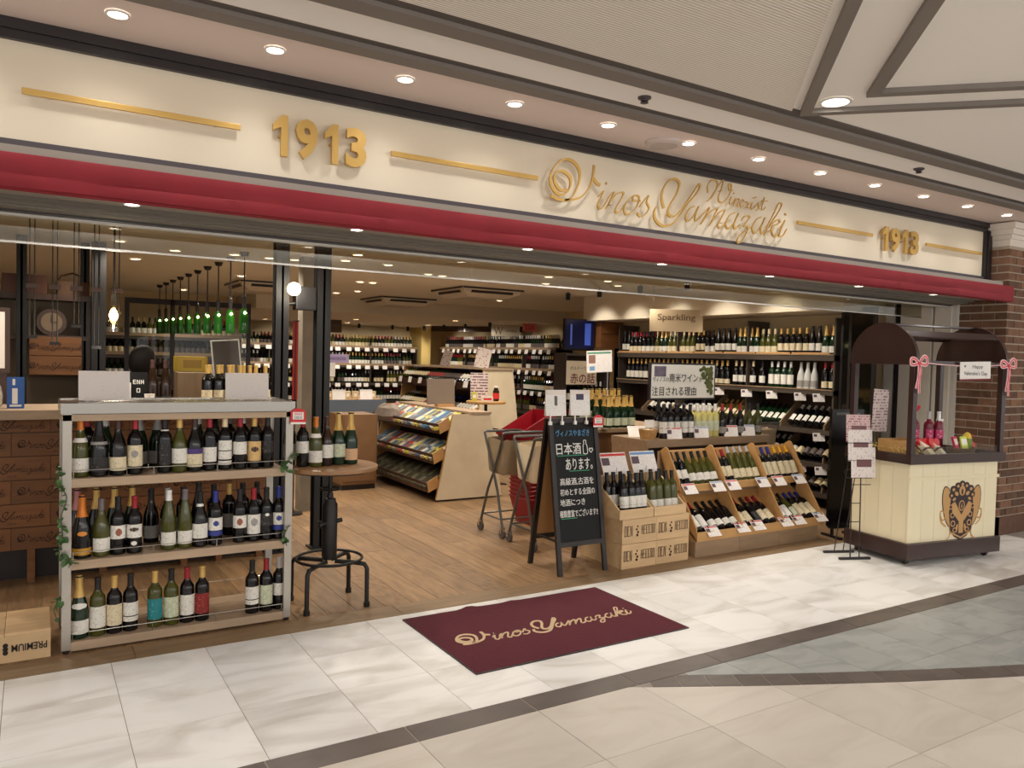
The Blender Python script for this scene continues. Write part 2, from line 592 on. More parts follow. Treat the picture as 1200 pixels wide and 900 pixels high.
NAME=[
 ('V',0.024,[[(2.771,2.578),(2.719,2.571),(2.682,2.602),(2.669,2.642),(2.690,2.677),(2.738,2.684),(2.783,2.658),(2.792,2.617),(2.771,2.569),(2.720,2.542),(2.668,2.564),(2.641,2.614),(2.650,2.669),(2.692,2.728),(2.750,2.760),(2.810,2.752),(2.853,2.710),(2.857,2.650),(2.831,2.580),(2.795,2.533),(2.751,2.515),(2.699,2.514),(2.648,2.529)],[(2.751,2.515),(2.810,2.524),(2.877,2.552),(2.922,2.598),(2.951,2.651),(2.964,2.708),(2.967,2.757)],[(2.965,2.674),(2.990,2.650),(3.017,2.641)]]),
 ('i',0.016,[[(3.004,2.565),(3.046,2.608),(3.017,2.548),(3.006,2.510),(3.027,2.494),(3.057,2.522),(3.091,2.577)],[(3.062,2.660),(3.071,2.657)]]),
 ('n',0.016,[[(3.091,2.577),(3.130,2.613),(3.100,2.553),(3.070,2.499)],[(3.077,2.516),(3.135,2.588),(3.182,2.617),(3.207,2.613),(3.184,2.570),(3.146,2.508),(3.159,2.486),(3.187,2.500),(3.218,2.542)]]),
 ('o',0.016,[[(3.290,2.612),(3.241,2.570),(3.215,2.516),(3.236,2.484),(3.285,2.506),(3.329,2.562),(3.336,2.608),(3.298,2.613),(3.287,2.582),(3.349,2.584)]]),
 ('s',0.016,[[(3.342,2.545),(3.415,2.628),(3.402,2.584),(3.423,2.548),(3.395,2.506),(3.353,2.485),(3.323,2.504)]]),
 ('Y',0.024,[[(3.550,2.561),(3.530,2.635),(3.557,2.714),(3.623,2.765),(3.681,2.748),(3.664,2.677),(3.607,2.594),(3.589,2.537),(3.634,2.516),(3.701,2.563),(3.790,2.672),(3.860,2.759),(3.871,2.743),(3.843,2.696),(3.769,2.622),(3.691,2.527),(3.624,2.464),(3.545,2.445),(3.482,2.478),(3.469,2.527),(3.490,2.567)]]),
 ('a',0.016,[[(3.829,2.608),(3.782,2.585),(3.749,2.530),(3.774,2.502),(3.825,2.547),(3.865,2.610),(3.838,2.544),(3.847,2.511),(3.892,2.546)]]),
 ('m',0.016,[[(3.892,2.546),(3.968,2.616),(3.934,2.555),(3.894,2.494)],[(3.905,2.508),(3.975,2.586),(4.042,2.616),(4.019,2.570),(3.973,2.494)],[(3.985,2.513),(4.062,2.592),(4.117,2.616),(4.090,2.564),(4.056,2.507),(4.079,2.490),(4.128,2.524)]]),
 ('a',0.016,[[(4.219,2.613),(4.169,2.587),(4.130,2.524),(4.161,2.492),(4.216,2.543),(4.254,2.612),(4.214,2.534),(4.229,2.499),(4.275,2.536)]]),
 ('z',0.016,[[(4.286,2.564),(4.324,2.599),(4.370,2.597),(4.314,2.531),(4.350,2.526),(4.337,2.474),(4.294,2.417),(4.251,2.407),(4.266,2.449),(4.336,2.497),(4.400,2.536)]]),
 ('a',0.016,[[(4.490,2.612),(4.440,2.586),(4.401,2.527),(4.429,2.489),(4.487,2.541),(4.531,2.613),(4.489,2.527),(4.505,2.494),(4.543,2.524)]]),
 ('k',0.016,[[(4.542,2.533),(4.606,2.624),(4.670,2.729),(4.705,2.729),(4.680,2.679),(4.595,2.576),(4.524,2.485)],[(4.575,2.550),(4.669,2.614),(4.685,2.590),(4.610,2.554),(4.617,2.503),(4.655,2.489),(4.688,2.520)]]),
 ('i',0.016,[[(4.687,2.539),(4.747,2.616),(4.702,2.536),(4.693,2.494),(4.732,2.506),(4.771,2.557)],[(4.744,2.664),(4.759,2.660)]])]
SUB=[
 ('W',0.014,[[(3.951,2.715),(3.948,2.767),(3.989,2.809),(4.037,2.801),(4.029,2.752),(3.989,2.689),(3.947,2.658)],[(3.971,2.678),(4.053,2.781),(4.095,2.822),(4.079,2.758),(4.054,2.702),(4.064,2.670),(4.110,2.674),(4.162,2.734),(4.176,2.798),(4.150,2.803),(4.157,2.764),(4.193,2.764)]]),
 ('i',0.009,[[(4.164,2.694),(4.182,2.720),(4.164,2.676),(4.182,2.665),(4.199,2.685)],[(4.200,2.747),(4.208,2.745)]]),
 ('n',0.009,[[(4.199,2.685),(4.223,2.715),(4.203,2.658)],[(4.207,2.670),(4.240,2.712),(4.257,2.708),(4.242,2.668),(4.260,2.660),(4.274,2.680)]]),
 ('e',0.009,[[(4.268,2.680),(4.306,2.700),(4.288,2.712),(4.265,2.682),(4.282,2.659),(4.316,2.681)]]),
 ('x',0.009,[[(4.323,2.702),(4.346,2.696),(4.343,2.664),(4.367,2.665)],[(4.375,2.707),(4.350,2.681),(4.321,2.658)]]),
 ('i',0.009,[[(4.377,2.679),(4.397,2.707),(4.380,2.666),(4.400,2.659),(4.417,2.680)],[(4.403,2.739),(4.411,2.737)]]),
 ('s',0.009,[[(4.417,2.671),(4.461,2.713),(4.454,2.689),(4.466,2.670),(4.434,2.654)]]),
 ('t',0.009,[[(4.466,2.681),(4.521,2.757),(4.492,2.680),(4.508,2.666),(4.534,2.689)],[(4.487,2.726),(4.555,2.736)]])]

# ------------------------------------------------------------------ floors
def clip(poly, nx, ny, d):
    """keep the side nx*x+ny*y <= d"""
    out = []
    for i, p in enumerate(poly):
        q = poly[(i + 1) % len(poly)]
        a, b = nx * p[0] + ny * p[1] - d, nx * q[0] + ny * q[1] - d
        if a <= 0:
            out.append(p)
        if a * b < 0:
            t = a / (a - b)
            out.append((p[0] + (q[0] - p[0]) * t, p[1] + (q[1] - p[1]) * t))
    return out

def area(poly):
    return abs(sum(p[0] * q[1] - q[0] * p[1] for p, q in zip(poly, poly[1:] + poly[:1]))) / 2

def tile(poly, m, parent, g=0.0016, dz=0.0):
    if len(poly) < 3 or area(poly) < 0.003:
        return
    cx, cy = sum(p[0] for p in poly) / len(poly), sum(p[1] for p in poly) / len(poly)
    w = max(p[0] for p in poly) - min(p[0] for p in poly)
    s = 1 - 2 * g / max(w, 0.1)
    mb = MB().prism([((p[0] - cx) * s, (p[1] - cy) * s) for p in poly], -0.012, 0, 'z')
    return mb.build('tile', m, parent, loc=(cx, cy, dz))

fl = struct(MB().box(-6, 16, -6, 4.245, -0.12, -0.0025).build('floor_concourse', m_grout), 'polished stone floor of the mall concourse')
X0, MW = 0.3365, 0.4395
ROWS = [4.243, 3.838, 3.41, 2.945]
for j in range(3):
    for k in range(-3, 20):
        x = X0 + MW * k
        if j < 2 and x > 7.4:
            continue
        tile([(x, ROWS[j + 1]), (x + MW, ROWS[j + 1]), (x + MW, ROWS[j]), (x, ROWS[j])], m_marble, fl)
for k in range(-4, 12):
    x = 1.33 + 0.5735 * k
    tile([(x, 2.80), (x + 0.5735, 2.80), (x + 0.5735, 2.945), (x, 2.945)], m_dark, fl, 0.0045)
ACX, ACY, AR = 10.75, 18.5, 17.635   # centre and inner radius of the curved dark border
def arc_r(p): return math.hypot(p[0] - ACX, p[1] - ACY)
a0 = math.atan2(2.80 - ACY, 2.55 - ACX)
st = 0.147 / AR
for k in range(-2, 34):
    a, b = a0 + st * k, a0 + st * (k + 1)
    q = [(ACX + (AR) * math.cos(a), ACY + AR * math.sin(a)), (ACX + AR * math.cos(b), ACY + AR * math.sin(b)),
         (ACX + (AR + 0.135) * math.cos(b), ACY + (AR + 0.135) * math.sin(b)), (ACX + (AR + 0.135) * math.cos(a), ACY + (AR + 0.135) * math.sin(a))]
    tile(clip(q, 0, 1, 2.797), m_dark, fl, 0.0045)
def side_of_arc(poly, r, inside):
    cx, cy = sum(p[0] for p in poly) / len(poly), sum(p[1] for p in poly) / len(poly)
    d = math.hypot(cx - ACX, cy - ACY)
    nx, ny = (cx - ACX) / d, (cy - ACY) / d
    dd = nx * ACX + ny * ACY + r
    return clip(poly, nx, ny, dd) if inside else clip(poly, -nx, -ny, -dd)
for k in range(-3, 18):                    # large beige slabs
    for j in range(0, 6):
        x = 1.33 + 0.5735 * k
        y1 = 2.80 if j == 0 else 2.322 - 0.577 * (j - 1)
        y0 = 2.322 - 0.577 * j
        p = [(x, y0), (x + 0.5735, y0), (x + 0.5735, y1), (x, y1)]
        tile(side_of_arc(p, AR + 0.137, False), m_beige, fl)
for k in range(-2, 18):                    # grey slate slabs
    for j in range(0, 4):
        x = 2.775 + 0.2865 * k
        y1 = 2.797 - 0.468 * j
        p = [(x, y1 - 0.468), (x + 0.2865, y1 - 0.468), (x + 0.2865, y1), (x, y1)]
        tile(side_of_arc(p, AR - 0.002, True), m_slate, fl)

fs = struct(MB().box(-3, 9.1, 4.245, 18.3, -0.12, -0.003).build('floor_shop', mat('plank_wood_far', (128, 102, 74), 0.5, var=0.2, scale=6, stretch=(5, 0.6, 5), bump=0.1)), 'worn timber plank floor inside the wine shop')
plank = MB().box(-0.0885, 0.0885, -1.198, 1.198, -0.015, 0, 0).build('plank', m_wood, fs)
first = True
for k in range(0, 46):
    for j in range(3):
        x = -0.75 + 0.18 * k
        y = 4.435 + 1.2 + 2.4 * j - (0.0, 1.1, 0.5, 1.7)[k % 4]
        y0, y1 = max(4.437, y - 1.198), y + 1.198
        if x > 7.2 or y1 - y0 < 0.3:
            continue
        o = plank if first else plank.copy()
        if not first:
            C.objects.link(o)
        first = False
        o.location = (x, (y0 + y1) / 2, 0.0)
        o.scale = (1, (y1 - y0) / 2.396, 1)
for k in range(6):                          # border board along the shop edge
    x = -1.0 + 1.45 * k
    MB().box(-0.723, 0.723, -0.094, 0.094, -0.015, 0).build('plank', m_woodx, fs, loc=(x + 0.725, 4.342, 0))

# ------------------------------------------------------------------ concourse ceiling
ce = struct(MB().box(-6, 16, -6, 2.86, 2.93, 3.05).build('ceiling_concourse', m_ceil), 'plain and ribbed panel ceiling of the mall concourse')
MB().prism([(-6, 2.85), (3.49, 2.85), (-5.36, -6), (-6, -6)], 2.918, 2.9295, 'z').build('ribbed_panel', m_rib, ce)
MB().box(-6, 16, 3.02, 3.27, 2.917, 3.05).build('soffit_panel', m_ceil, ce)
MB().box(-6, 16, 3.44, 4.0, 2.917, 3.05).build('soffit_panel', m_soffit, ce)
def mould(x0, x1, y0, y1, name='moulding'):
    o = MB().box(x0, x1, y0, y0 + (y1 - y0) * 0.42, 2.925, 3.04).build(name, m_beam_shade, ce)
    MB().box(x0, x1, y0 + (y1 - y0) * 0.42, y1, 2.905, 3.04).build(name, m_beam, ce)
mould(-6, 16, 2.84, 3.025)
mould(-6, 16, 3.265, 3.44)
def vmould(ax, ay, w, ln):
    for sx in (-1, 1):
        d = Vector((sx, -1)).normalized()
        n = Vector((d.y, -d.x)) * (1 if sx > 0 else -1)
        p = Vector((ax, ay))
        q = p + d * ln
        poly = [tuple(p), tuple(q), tuple(q + Vector((-sx * w * 1.414, 0))), (ax, ay - w * 1.414)]
        if sx < 0:
            poly = poly[::-1]
        MB().prism(poly, 2.905, 2.94, 'z').build('moulding', m_beam, ce)
vmould(3.565, 2.86, 0.055, 9)
vmould(3.58, 2.47, 0.06, 8.5)

# ------------------------------------------------------------------ sign wall and awning
wf = struct(MB().box(-4, 7.57, 3.95, 4.28, 2.36, 3.05).build('wall_front', m_cream), 'cream sign fascia above the shop opening')
trims = MB()
for (y0, z0, z1) in ((3.915, 2.872, 2.917), (3.93, 2.845, 2.874), (3.922, 2.832, 2.846)):
    trims.box(-4, 7.67, y0, 3.96, z0, z1)
struct(trims.build('trim_1', m_black), 'black stepped cornice along the top of the cream fascia')
t2 = MB().box(7.57, 7.67, 3.915, 4.28, 2.36, 2.84).box(7.585, 7.6, 3.90, 3.92, 2.36, 2.84)
struct(t2.build('trim_2', m_black), 'black upright trim at the end of the cream fascia')
t3 = MB().box(-4, 7.58, 3.925, 3.96, 2.385, 2.417).box(-4, 7.6, 3.905, 3.96, 2.355, 2.386)
struct(t3.build('trim_3', m_band), 'grey aluminium strip between fascia and red awning')

aw = thing('awning', 'long red fabric awning valance below the cream fascia', 'awning', (0, 0, 0))
mb = MB()
NX = 260
prof = [(3.925, 2.362), (3.79, 2.334), (3.738, 2.322), (3.733, 2.31), (3.732, 2.28), (3.733, 2.246), (3.735, 2.240), (3.732, 2.234), (3.731, 2.2), (3.735, 2.186), (3.75, 2.181), (3.775, 2.19)]
vs, fsx = [], []
for i in range(NX + 1):
    x = -4 + 11.72 * i / NX
    for j, (y, z) in enumerate(prof):
        w = 0 if j in (0, 1) else 0.0011
        wob = math.sin(x * 3.1 + j) + 0.7 * math.sin(x * 7.3 + j * 1.7) + 0.5 * math.sin(x * 17 + j * 2.3)
        wz = 0.0012 * (math.sin(x * 2.3) + math.sin(x * 5.7)) if j > 6 else 0
        vs.append((x, y + w * wob, z + wz))
n = len(prof)
for i in range(NX):
    for j in range(n - 1):
        a = i * n + j
        fsx.append((a, a + 1, a + n + 1, a + n))
mb.add(vs, fsx)
mb.build('canopy', m_red, aw, smooth=True)
MB().prism(prof + [(3.925, 2.19)], 7.715, 7.722, 'x').build('end_panel', m_red, aw)
MB().rod((-4, 3.765, 2.187), (7.72, 3.765, 2.187), 0.012).build('front_bar', m_red, aw)

so = MB().box(-4, 7.6, 3.77, 4.02, 2.2, 2.36).box(-4, 7.6, 3.775, 3.785, 2.19, 2.2)
struct(so.build('ceiling_entrance', mat('entrance_soffit', (150, 143, 132), 0.6)), 'grey soffit strip under the awning')
hd = MB().box(-4, 7.6, 4.02, 4.07, 2.185, 2.36).box(-4, 7.6, 4.07, 4.12, 2.172, 2.36).box(-4, 7.6, 4.12, 4.22, 2.166, 2.36)
struct(hd.build('trim_4', m_header), 'grey metal shutter header above the entrance')
struct(MB().box(-4, 7.6, 4.22, 4.27, 2.158, 2.36).build('trim_5', m_black), 'black shutter slot above the entrance')
struct(MB().box(-4, 7.6, 4.27, 4.31, 2.146, 2.6).build('trim_6', m_wallg), 'pale metal rail above the glass smoke barrier')

sb = thing('glass_smoke_barrier', 'hanging glass smoke barrier with bright bottom rail inside the entrance', 'glass panel', (0, 0, 0))
x = -3.6
while x < 7.2:
    MB().box(x, min(x + 1.98, 7.24), 4.318, 4.322, 2.035, 2.47).build('pane', m_glass, sb)
    x += 1.983
MB().box(-3.6, 7.24, 4.314, 4.326, 2.026, 2.036).build('bottom_rail', m_steel, sb)

# ------------------------------------------------------------------ shop shell
struct(MB().box(-3, 9.1, 4.31, 18.3, 2.48, 2.6).build('ceiling_shop', m_shopceil), 'plain beige ceiling inside the shop')
struct(MB().box(-3.1, 9.2, 18.2, 18.3, 0, 2.6).build('wall_back', m_wall), 'warm cream back wall of the shop')
struct(MB().box(-3.1, -3, 4.3, 18.3, 0, 2.6).build('wall_left', m_wall), 'cream side wall of the shop beyond the bar')
wr = MB().box(7.65, 7.75, 4.9, 9.42, 0, 2.6).box(7.65, 9.1, 9.32, 9.42, 0, 2.6).box(9.05, 9.15, 9.42, 18.3, 0, 2.6)
struct(wr.build('wall_right', m_wall), 'cream side wall of the shop behind the long bottle shelves')
wp = struct(MB().box(7.64, 7.75, 4.2, 4.92, 0, 2.6).build('wall_entrance', m_wallg), 'pale grey panelled wall at the side of the entrance')
MB().box(7.60, 7.64, 4.42, 4.75, 0, 2.2).build('panel', m_wallg, wp)
MB().box(7.61, 7.64, 4.24, 4.40, 0, 2.2).build('panel', m_wallg, wp)
MB().box(7.58, 7.64, 4.765, 4.785, 0, 2.2).build('seam', m_black, wp)
MB().box(7.60, 7.64, 4.81, 4.915, 0, 2.2).build('panel', m_wallg, wp)
bk = struct(MB().box(6.95, 7.65, 4.95, 9.3, 2.12, 2.5).build('ceiling_bulkhead_1', m_bulk), 'white dropped bulkhead above the long side shelf')
bk = struct(MB().box(3.0, 9.05, 12.6, 18.2, 2.24, 2.5).build('ceiling_bulkhead_2', m_bulk), 'white dropped bulkhead across the far end of the shop')
struct(MB().box(0.5, 3.1, 14.0, 14.1, 0, 2.6).build('wall_bar', m_wall), 'pale wall behind the shelf beyond the bar window')
struct(MB().box(2.95, 3.25, 17.4, 18.2, 0, 2.3).build('pillar_1', m_wall), 'cream pilaster at the far end of the shop')
struct(MB().box(8.15, 8.4, 17.5, 18.2, 0, 2.3).build('pillar_2', mat('lit_pilaster', (236, 206, 130), 0.8)), 'yellow lit pilaster between the far shelves')  # yellow lamplight is put into the pilaster's own colour
cp = struct(MB().box(2.23, 2.37, 7.5, 7.66, 0, 2.48).build('pillar_3', mat('concrete', (138, 128, 112), 0.85, var=0.15, scale=7)), 'grey concrete pillar behind the black steel posts')

def steel_post(x, y, w, d, label):
    t = thing('steel_post', label, 'post', (x, y, 0), group='black steel posts inside the shop')
    MB().box(-w / 2, w / 2, -d / 2, -d / 2 + 0.012, 0.012, 2.475).box(-w / 2, w / 2, d / 2 - 0.012, d / 2, 0.012, 2.475).box(-0.008, 0.008, -d / 2, d / 2, 0.012, 2.475).build('column', m_iron, t)
    MB().box(-w * 0.75, w * 0.75, -d * 0.75, d * 0.75, 0, 0.012).build('base_plate', m_iron, t)
steel_post(1.63, 6.06, 0.10, 0.10, 'black steel post nearest the bar, left of the globe lamp')
steel_post(1.955, 6.06, 0.11, 0.10, 'black steel post right of the globe lamp, behind the round table')
steel_post(-0.075, 7.76, 0.075, 0.08, 'black steel post by the framed notice at the bar')
steel_post(0.50, 7.8, 0.11, 0.10, 'dark steel post behind the glowing glass pendant')
steel_post(0.40, 7.95, 0.07, 0.08, 'thin dark steel post behind the hanging baskets')

# brick pillar at the right of the entrance
bp = struct(MB().box(7.694, 9.4, 3.774, 4.26, 0, 2.93).build('pillar_4', m_mortar), 'brown brick pillar beside the entrance')
CH, BL = 0.0735, 0.215
brk = {}
def brick(name, x, y, z, sx, sy, sz):
    key = (round(sx, 3), round(sy, 3), round(sz, 3))
    if key not in brk:
        brk[key] = MB().box(-sx / 2, sx / 2, -sy / 2, sy / 2, -sz / 2, sz / 2).build('brick', m_brick, bp).data
        o = [c for c in bp.children if c.data == brk[key]][0]
    else:
        o = link('brick', brk[key], bp)
    o.location = (x, y, z)
NC = 37
for c in range(2, NC):
    z = 0.03 + CH * c + CH / 2
    if z > 2.70:
        break
    hz = CH - 0.0125
    jog = random.uniform(-0.002, 0.002)
    if c % 2 == 0:     # side face: stretcher + stretcher
        segs = [(3.764, 3.979), (3.99, 4.205), (4.216, 4.25)]
    else:
        segs = [(3.764, 3.868), (3.879, 4.094), (4.105, 4.25)]
    for a, b in segs:
        if b - a < 0.06:
            continue
        brick('brick', 7.694 + 0.006 + jog, (a + b) / 2, z, 0.028, b - a, hz)
    xs = 7.71 + (0 if c % 2 else 0.108)
    if c % 2 == 0:
        brick('brick', 7.71 + 0.05, 3.775, z, 0.094, 0.022, hz)
    while xs < 8.6:
        brick('brick', xs + BL / 2 - 0.004, 3.775 + random.uniform(-0.003, 0.001), z, BL - 0.011, 0.024, hz)
        xs += BL
MB().box(7.675, 9.4, 3.757, 3.78, 0.0, 0.17).box(7.675, 7.70, 3.757, 4.25, 0.0, 0.17).build('brick_plinth', mat('plinth_brown', (96, 66, 50), 0.8, var=0.2, scale=14), bp)
cor = MB()
for i, (d, z0, z1) in enumerate(((0.0, 2.70, 2.76), (0.02, 2.76, 2.80), (0.045, 2.80, 2.85), (0.07, 2.85, 2.905))):
    cor.box(7.685 - d, 9.4, 3.765 - d, 3.93, z0, z1)
cor.build('cornice', mat('cornice_white', (226, 216, 204), 0.6), bp)

# ------------------------------------------------------------------ ceiling lights
def fixture(r, glow, ring):
    t = thing('ceiling_light', '', 'ceiling light')
    MB().lathe([(r * 0.86, 0.0), (r * 0.9, -0.006), (r * 1.12, -0.004), (r * 1.12, 0.002)], 20, cap=False).build('ring', ring, t, smooth=True)
    MB().lathe([(0.001, -0.0015), (r * 0.88, -0.0015), (r * 0.88, 0.001), (0.001, 0.001)], 20, cap=False).build('lens', glow, t)
    return t
ring_w = mat('lamp_ring', (225, 220, 212), 0.4)
def ordinal(n):
    w = ['first', 'second', 'third', 'fourth', 'fifth', 'sixth', 'seventh', 'eighth', 'ninth', 'tenth', 'eleventh', 'twelfth', 'thirteenth', 'fourteenth', 'fifteenth', 'sixteenth', 'seventeenth', 'eighteenth', 'nineteenth', 'twentieth']
    if n < 20:
        return w[n]
    return '%dth' % (n + 1) if (n + 1) % 10 not in (1, 2, 3) else '%d%s' % (n + 1, {1: 'st', 2: 'nd', 3: 'rd'}[(n + 1) % 10])
fx = fixture(0.042, m_lamp, ring_w)
vis = [x for x in SOFFIT_X if x > 0]
for i, x in enumerate(vis):
    o = fx if i == 0 else copy_tree(fx)
    o.location = (x, 3.62, 2.914)
    tag(o, 'round soffit downlight, %s from left above the cream sign' % ordinal(i), 'ceiling light', 'downlights above the cream sign')
fx = fixture(0.034, m_lamp, ring_w)
vis = [x for x in AWNING_X if x > 0]
for i, x in enumerate(vis):
    o = fx if i == 0 else copy_tree(fx)
    o.location = (x, 3.9, 2.197)
    tag(o, 'small downlight under the red awning, %s from left' % ordinal(i), 'ceiling light', 'downlights under the awning')
fx = fixture(0.055, m_lampw, ring_w)
for i, (x, y) in enumerate(SHOP_XY):
    o = fx if i == 0 else copy_tree(fx)
    o.location = (x, y, (2.237 if y > 12.6 and x > 3 else 2.477))
    tag(o, 'round warm downlight in the shop ceiling, %s nearest to the entrance' % ordinal(sorted(SHOP_XY, key=lambda q: q[1] + q[0] * 1e-3).index((x, y))), 'ceiling light', 'downlights in the shop ceiling')
fx = fixture(0.075, m_lamp, ring_w)
fx.location = (3.57, 2.64, 2.9275)
tag(fx, 'large round downlight at the tip of the concourse ceiling moulding', 'ceiling light')

def detector(x, y, z, label):
    t = thing('smoke_detector', label, 'smoke detector', (x, y, z), group='detectors on the soffit panel')
    MB().lathe([(0.035, 0), (0.035, -0.008), (0.02, -0.014), (0.02, -0.022), (0.001, -0.024)], 14).build('housing', m_band, t, smooth=True)
    MB().lathe([(0.008, -0.022), (0.022, -0.030), (0.001, -0.032)], 12).build('sensor', m_black, t, smooth=True)
detector(2.70, 3.14, 2.917, 'small dark smoke detector nearer the middle of the soffit')
detector(5.18, 3.15, 2.917, 'small dark smoke detector towards the brick pillar')
t = thing('ceiling_speaker', 'round flat white speaker on the soffit between downlights', 'speaker', (3.35, 3.70, 2.917))
MB().lathe([(0.115, 0), (0.115, -0.016), (0.095, -0.026), (0.001, -0.026)], 24).build('housing', mat('speaker_white', (205, 190, 182), 0.6), t, smooth=True)
MB().lathe([(0.085, -0.0262), (0.085, -0.028), (0.001, -0.028)], 24).build('grille', mat('speaker_grille', (190, 176, 168), 0.8, var=0.2, scale=200), t)

def cassette(x, y, label):
    t = thing('air_conditioner', label, 'air conditioner', (x, y, 2.479), group='ceiling cassette air conditioners')
    w = 0.475
    MB().box(-w, w, -w, w, -0.03, 0).build('panel', mat('ac_white', (222, 212, 194), 0.5), t)
    vs = [(sx * a, sy * a, z) for a, z in ((0.44, -0.03), (0.43, -0.065), (0.31, -0.125)) for sx, sy in ((-1, -1), (1, -1), (1, 1), (-1, 1))]
    MB().add(vs, [(i * 4 + k, i * 4 + (k + 1) % 4, i * 4 + 4 + (k + 1) % 4, i * 4 + 4 + k) for i in (0, 1) for k in range(4)] + [(8, 9, 10, 11)]).build('body', MATS['ac_white'], t)
    MB().box(-0.27, 0.27, -0.27, 0.27, -0.13, -0.125).build('intake_grille', mat('ac_grille', (196, 186, 170), 0.6), t)
    for k in range(4):
        MB().box(-0.32, 0.32, -0.437, -0.40, -0.078, -0.045).build('air_slot', m_black, t).rotation_euler = (0, 0, k * PI / 2)
        MB().box(-0.47, 0.47, -0.478, -0.47, -0.03, -0.008).build('shadow_gap', m_black, t).rotation_euler = (0, 0, k * PI / 2)
cassette(5.25, 9.5, 'ceiling cassette air conditioner nearest, above the grey display board')
cassette(5.15, 12.0, 'ceiling cassette air conditioner furthest back, before the white bulkhead')
cassette(2.75, 10.9, 'ceiling cassette air conditioner seen between the two black posts')

# ------------------------------------------------------------------ bottles
SHAPES = {
    'bordeaux': dict(body=[(0.030, 0.0), (0.0365, 0.004), (0.0375, 0.012), (0.0375, 0.182), (0.034, 0.204), (0.022, 0.222), (0.0148, 0.238), (0.0138, 0.285), (0.0155, 0.287), (0.0155, 0.298), (0.013, 0.30)], cap=(0.238, 0.301)),
    'burgundy': dict(body=[(0.033, 0.0), (0.040, 0.004), (0.041, 0.012), (0.041, 0.128), (0.0385, 0.155), (0.031, 0.185), (0.021, 0.212), (0.0155, 0.236), (0.0138, 0.285), (0.0155, 0.287), (0.0155, 0.296), (0.013, 0.298)], cap=(0.240, 0.299)),
    'champagne': dict(body=[(0.036, 0.0), (0.0435, 0.004), (0.0445, 0.012), (0.0445, 0.128), (0.041, 0.160), (0.032, 0.195), (0.021, 0.232), (0.0155, 0.265), (0.0150, 0.300), (0.0165, 0.306), (0.0165, 0.318), (0.012, 0.322)], cap=(0.212, 0.323)),
    'hock': dict(body=[(0.031, 0.0), (0.037, 0.004), (0.038, 0.012), (0.038, 0.145), (0.034, 0.180), (0.025, 0.222), (0.0175, 0.262), (0.0142, 0.300), (0.0155, 0.303), (0.0155, 0.318), (0.013, 0.32)], cap=(0.265, 0.321)),
}
def rad(shape, z):
    b = SHAPES[shape]['body']
    for (r0, z0), (r1, z1) in zip(b, b[1:]):
        if z0 <= z <= z1 and z1 > z0:
            return r0 + (r1 - r0) * (z - z0) / (z1 - z0)
    return b[-1][0]
BM = {}
def bottle_mesh(shape, part):
    key = (shape, part)
    if key in BM:
        return BM[key]
    mb = MB()
    if part == 'body':
        mb.lathe(SHAPES[shape]['body'], 16)
    elif part == 'cap':
        z0, z1 = SHAPES[shape]['cap']
        zs = [z0 + (z1 - z0) * t for t in (0, .2, .4, .6, .75, .85, 1)]
        mb.lathe([(rad(shape, min(z, z1 - 0.002)) + 0.0011, z) for z in zs], 14)
    else:
        _, z0, z1, half, oval = part
        n, k = 10, (7 if oval else 3)
        vs, f = [], []
        for i in range(k + 1):
            t = i / k
            z = z0 + (z1 - z0) * t
            w = math.sqrt(max(0.02, 1 - (2 * t - 1) ** 2)) if oval else 1
            r = rad(shape, z) + 0.0009
            for j in range(n + 1):
                a = -PI / 2 + math.radians(half) * w * (2 * j / n - 1)
                vs.append((r * math.cos(a), r * math.sin(a), z))
        for i in range(k):
            for j in range(n):
                a = i * (n + 1) + j
                f.append((a, a + 1, a + n + 2, a + n + 1))
        mb.add(vs, f)
    o = mb.build('tmp', m_white, smooth=True)
    me = o.data
    bpy.data.objects.remove(o)
    BM[key] = me
    return me

GLASS = {
    'dark': mat('glass_dark', (15, 12, 13), 0.12, spec=0.42),
    'green': mat('glass_green', (18, 42, 22), 0.11, spec=0.45),
    'olive': mat('glass_olive', (70, 70, 24), 0.11, spec=0.45),
    'brown': mat('glass_brown', (40, 25, 15), 0.12, spec=0.42),
    'pale': mat('glass_pale', (196, 186, 112), 0.08, coat=0.3, spec=0.7),
    'rose': mat('glass_rose', (112, 20, 46), 0.1, spec=0.5),
    'frosted': mat('glass_frosted', (200, 200, 196), 0.4),
}
CAPS = {k: mat('capsule_' + k, c, 0.38, 0.25) for k, c in dict(black=(24, 22, 24), red=(150, 26, 38), orange=(206, 116, 34), gold=(204, 166, 92), cream=(220, 200, 160),
        white=(222, 220, 216), silver=(178, 176, 174), blue=(42, 52, 130), brown=(64, 36, 28), grey=(110, 100, 104), yellow=(226, 168, 40), pinkish=(170, 110, 110)).items()}
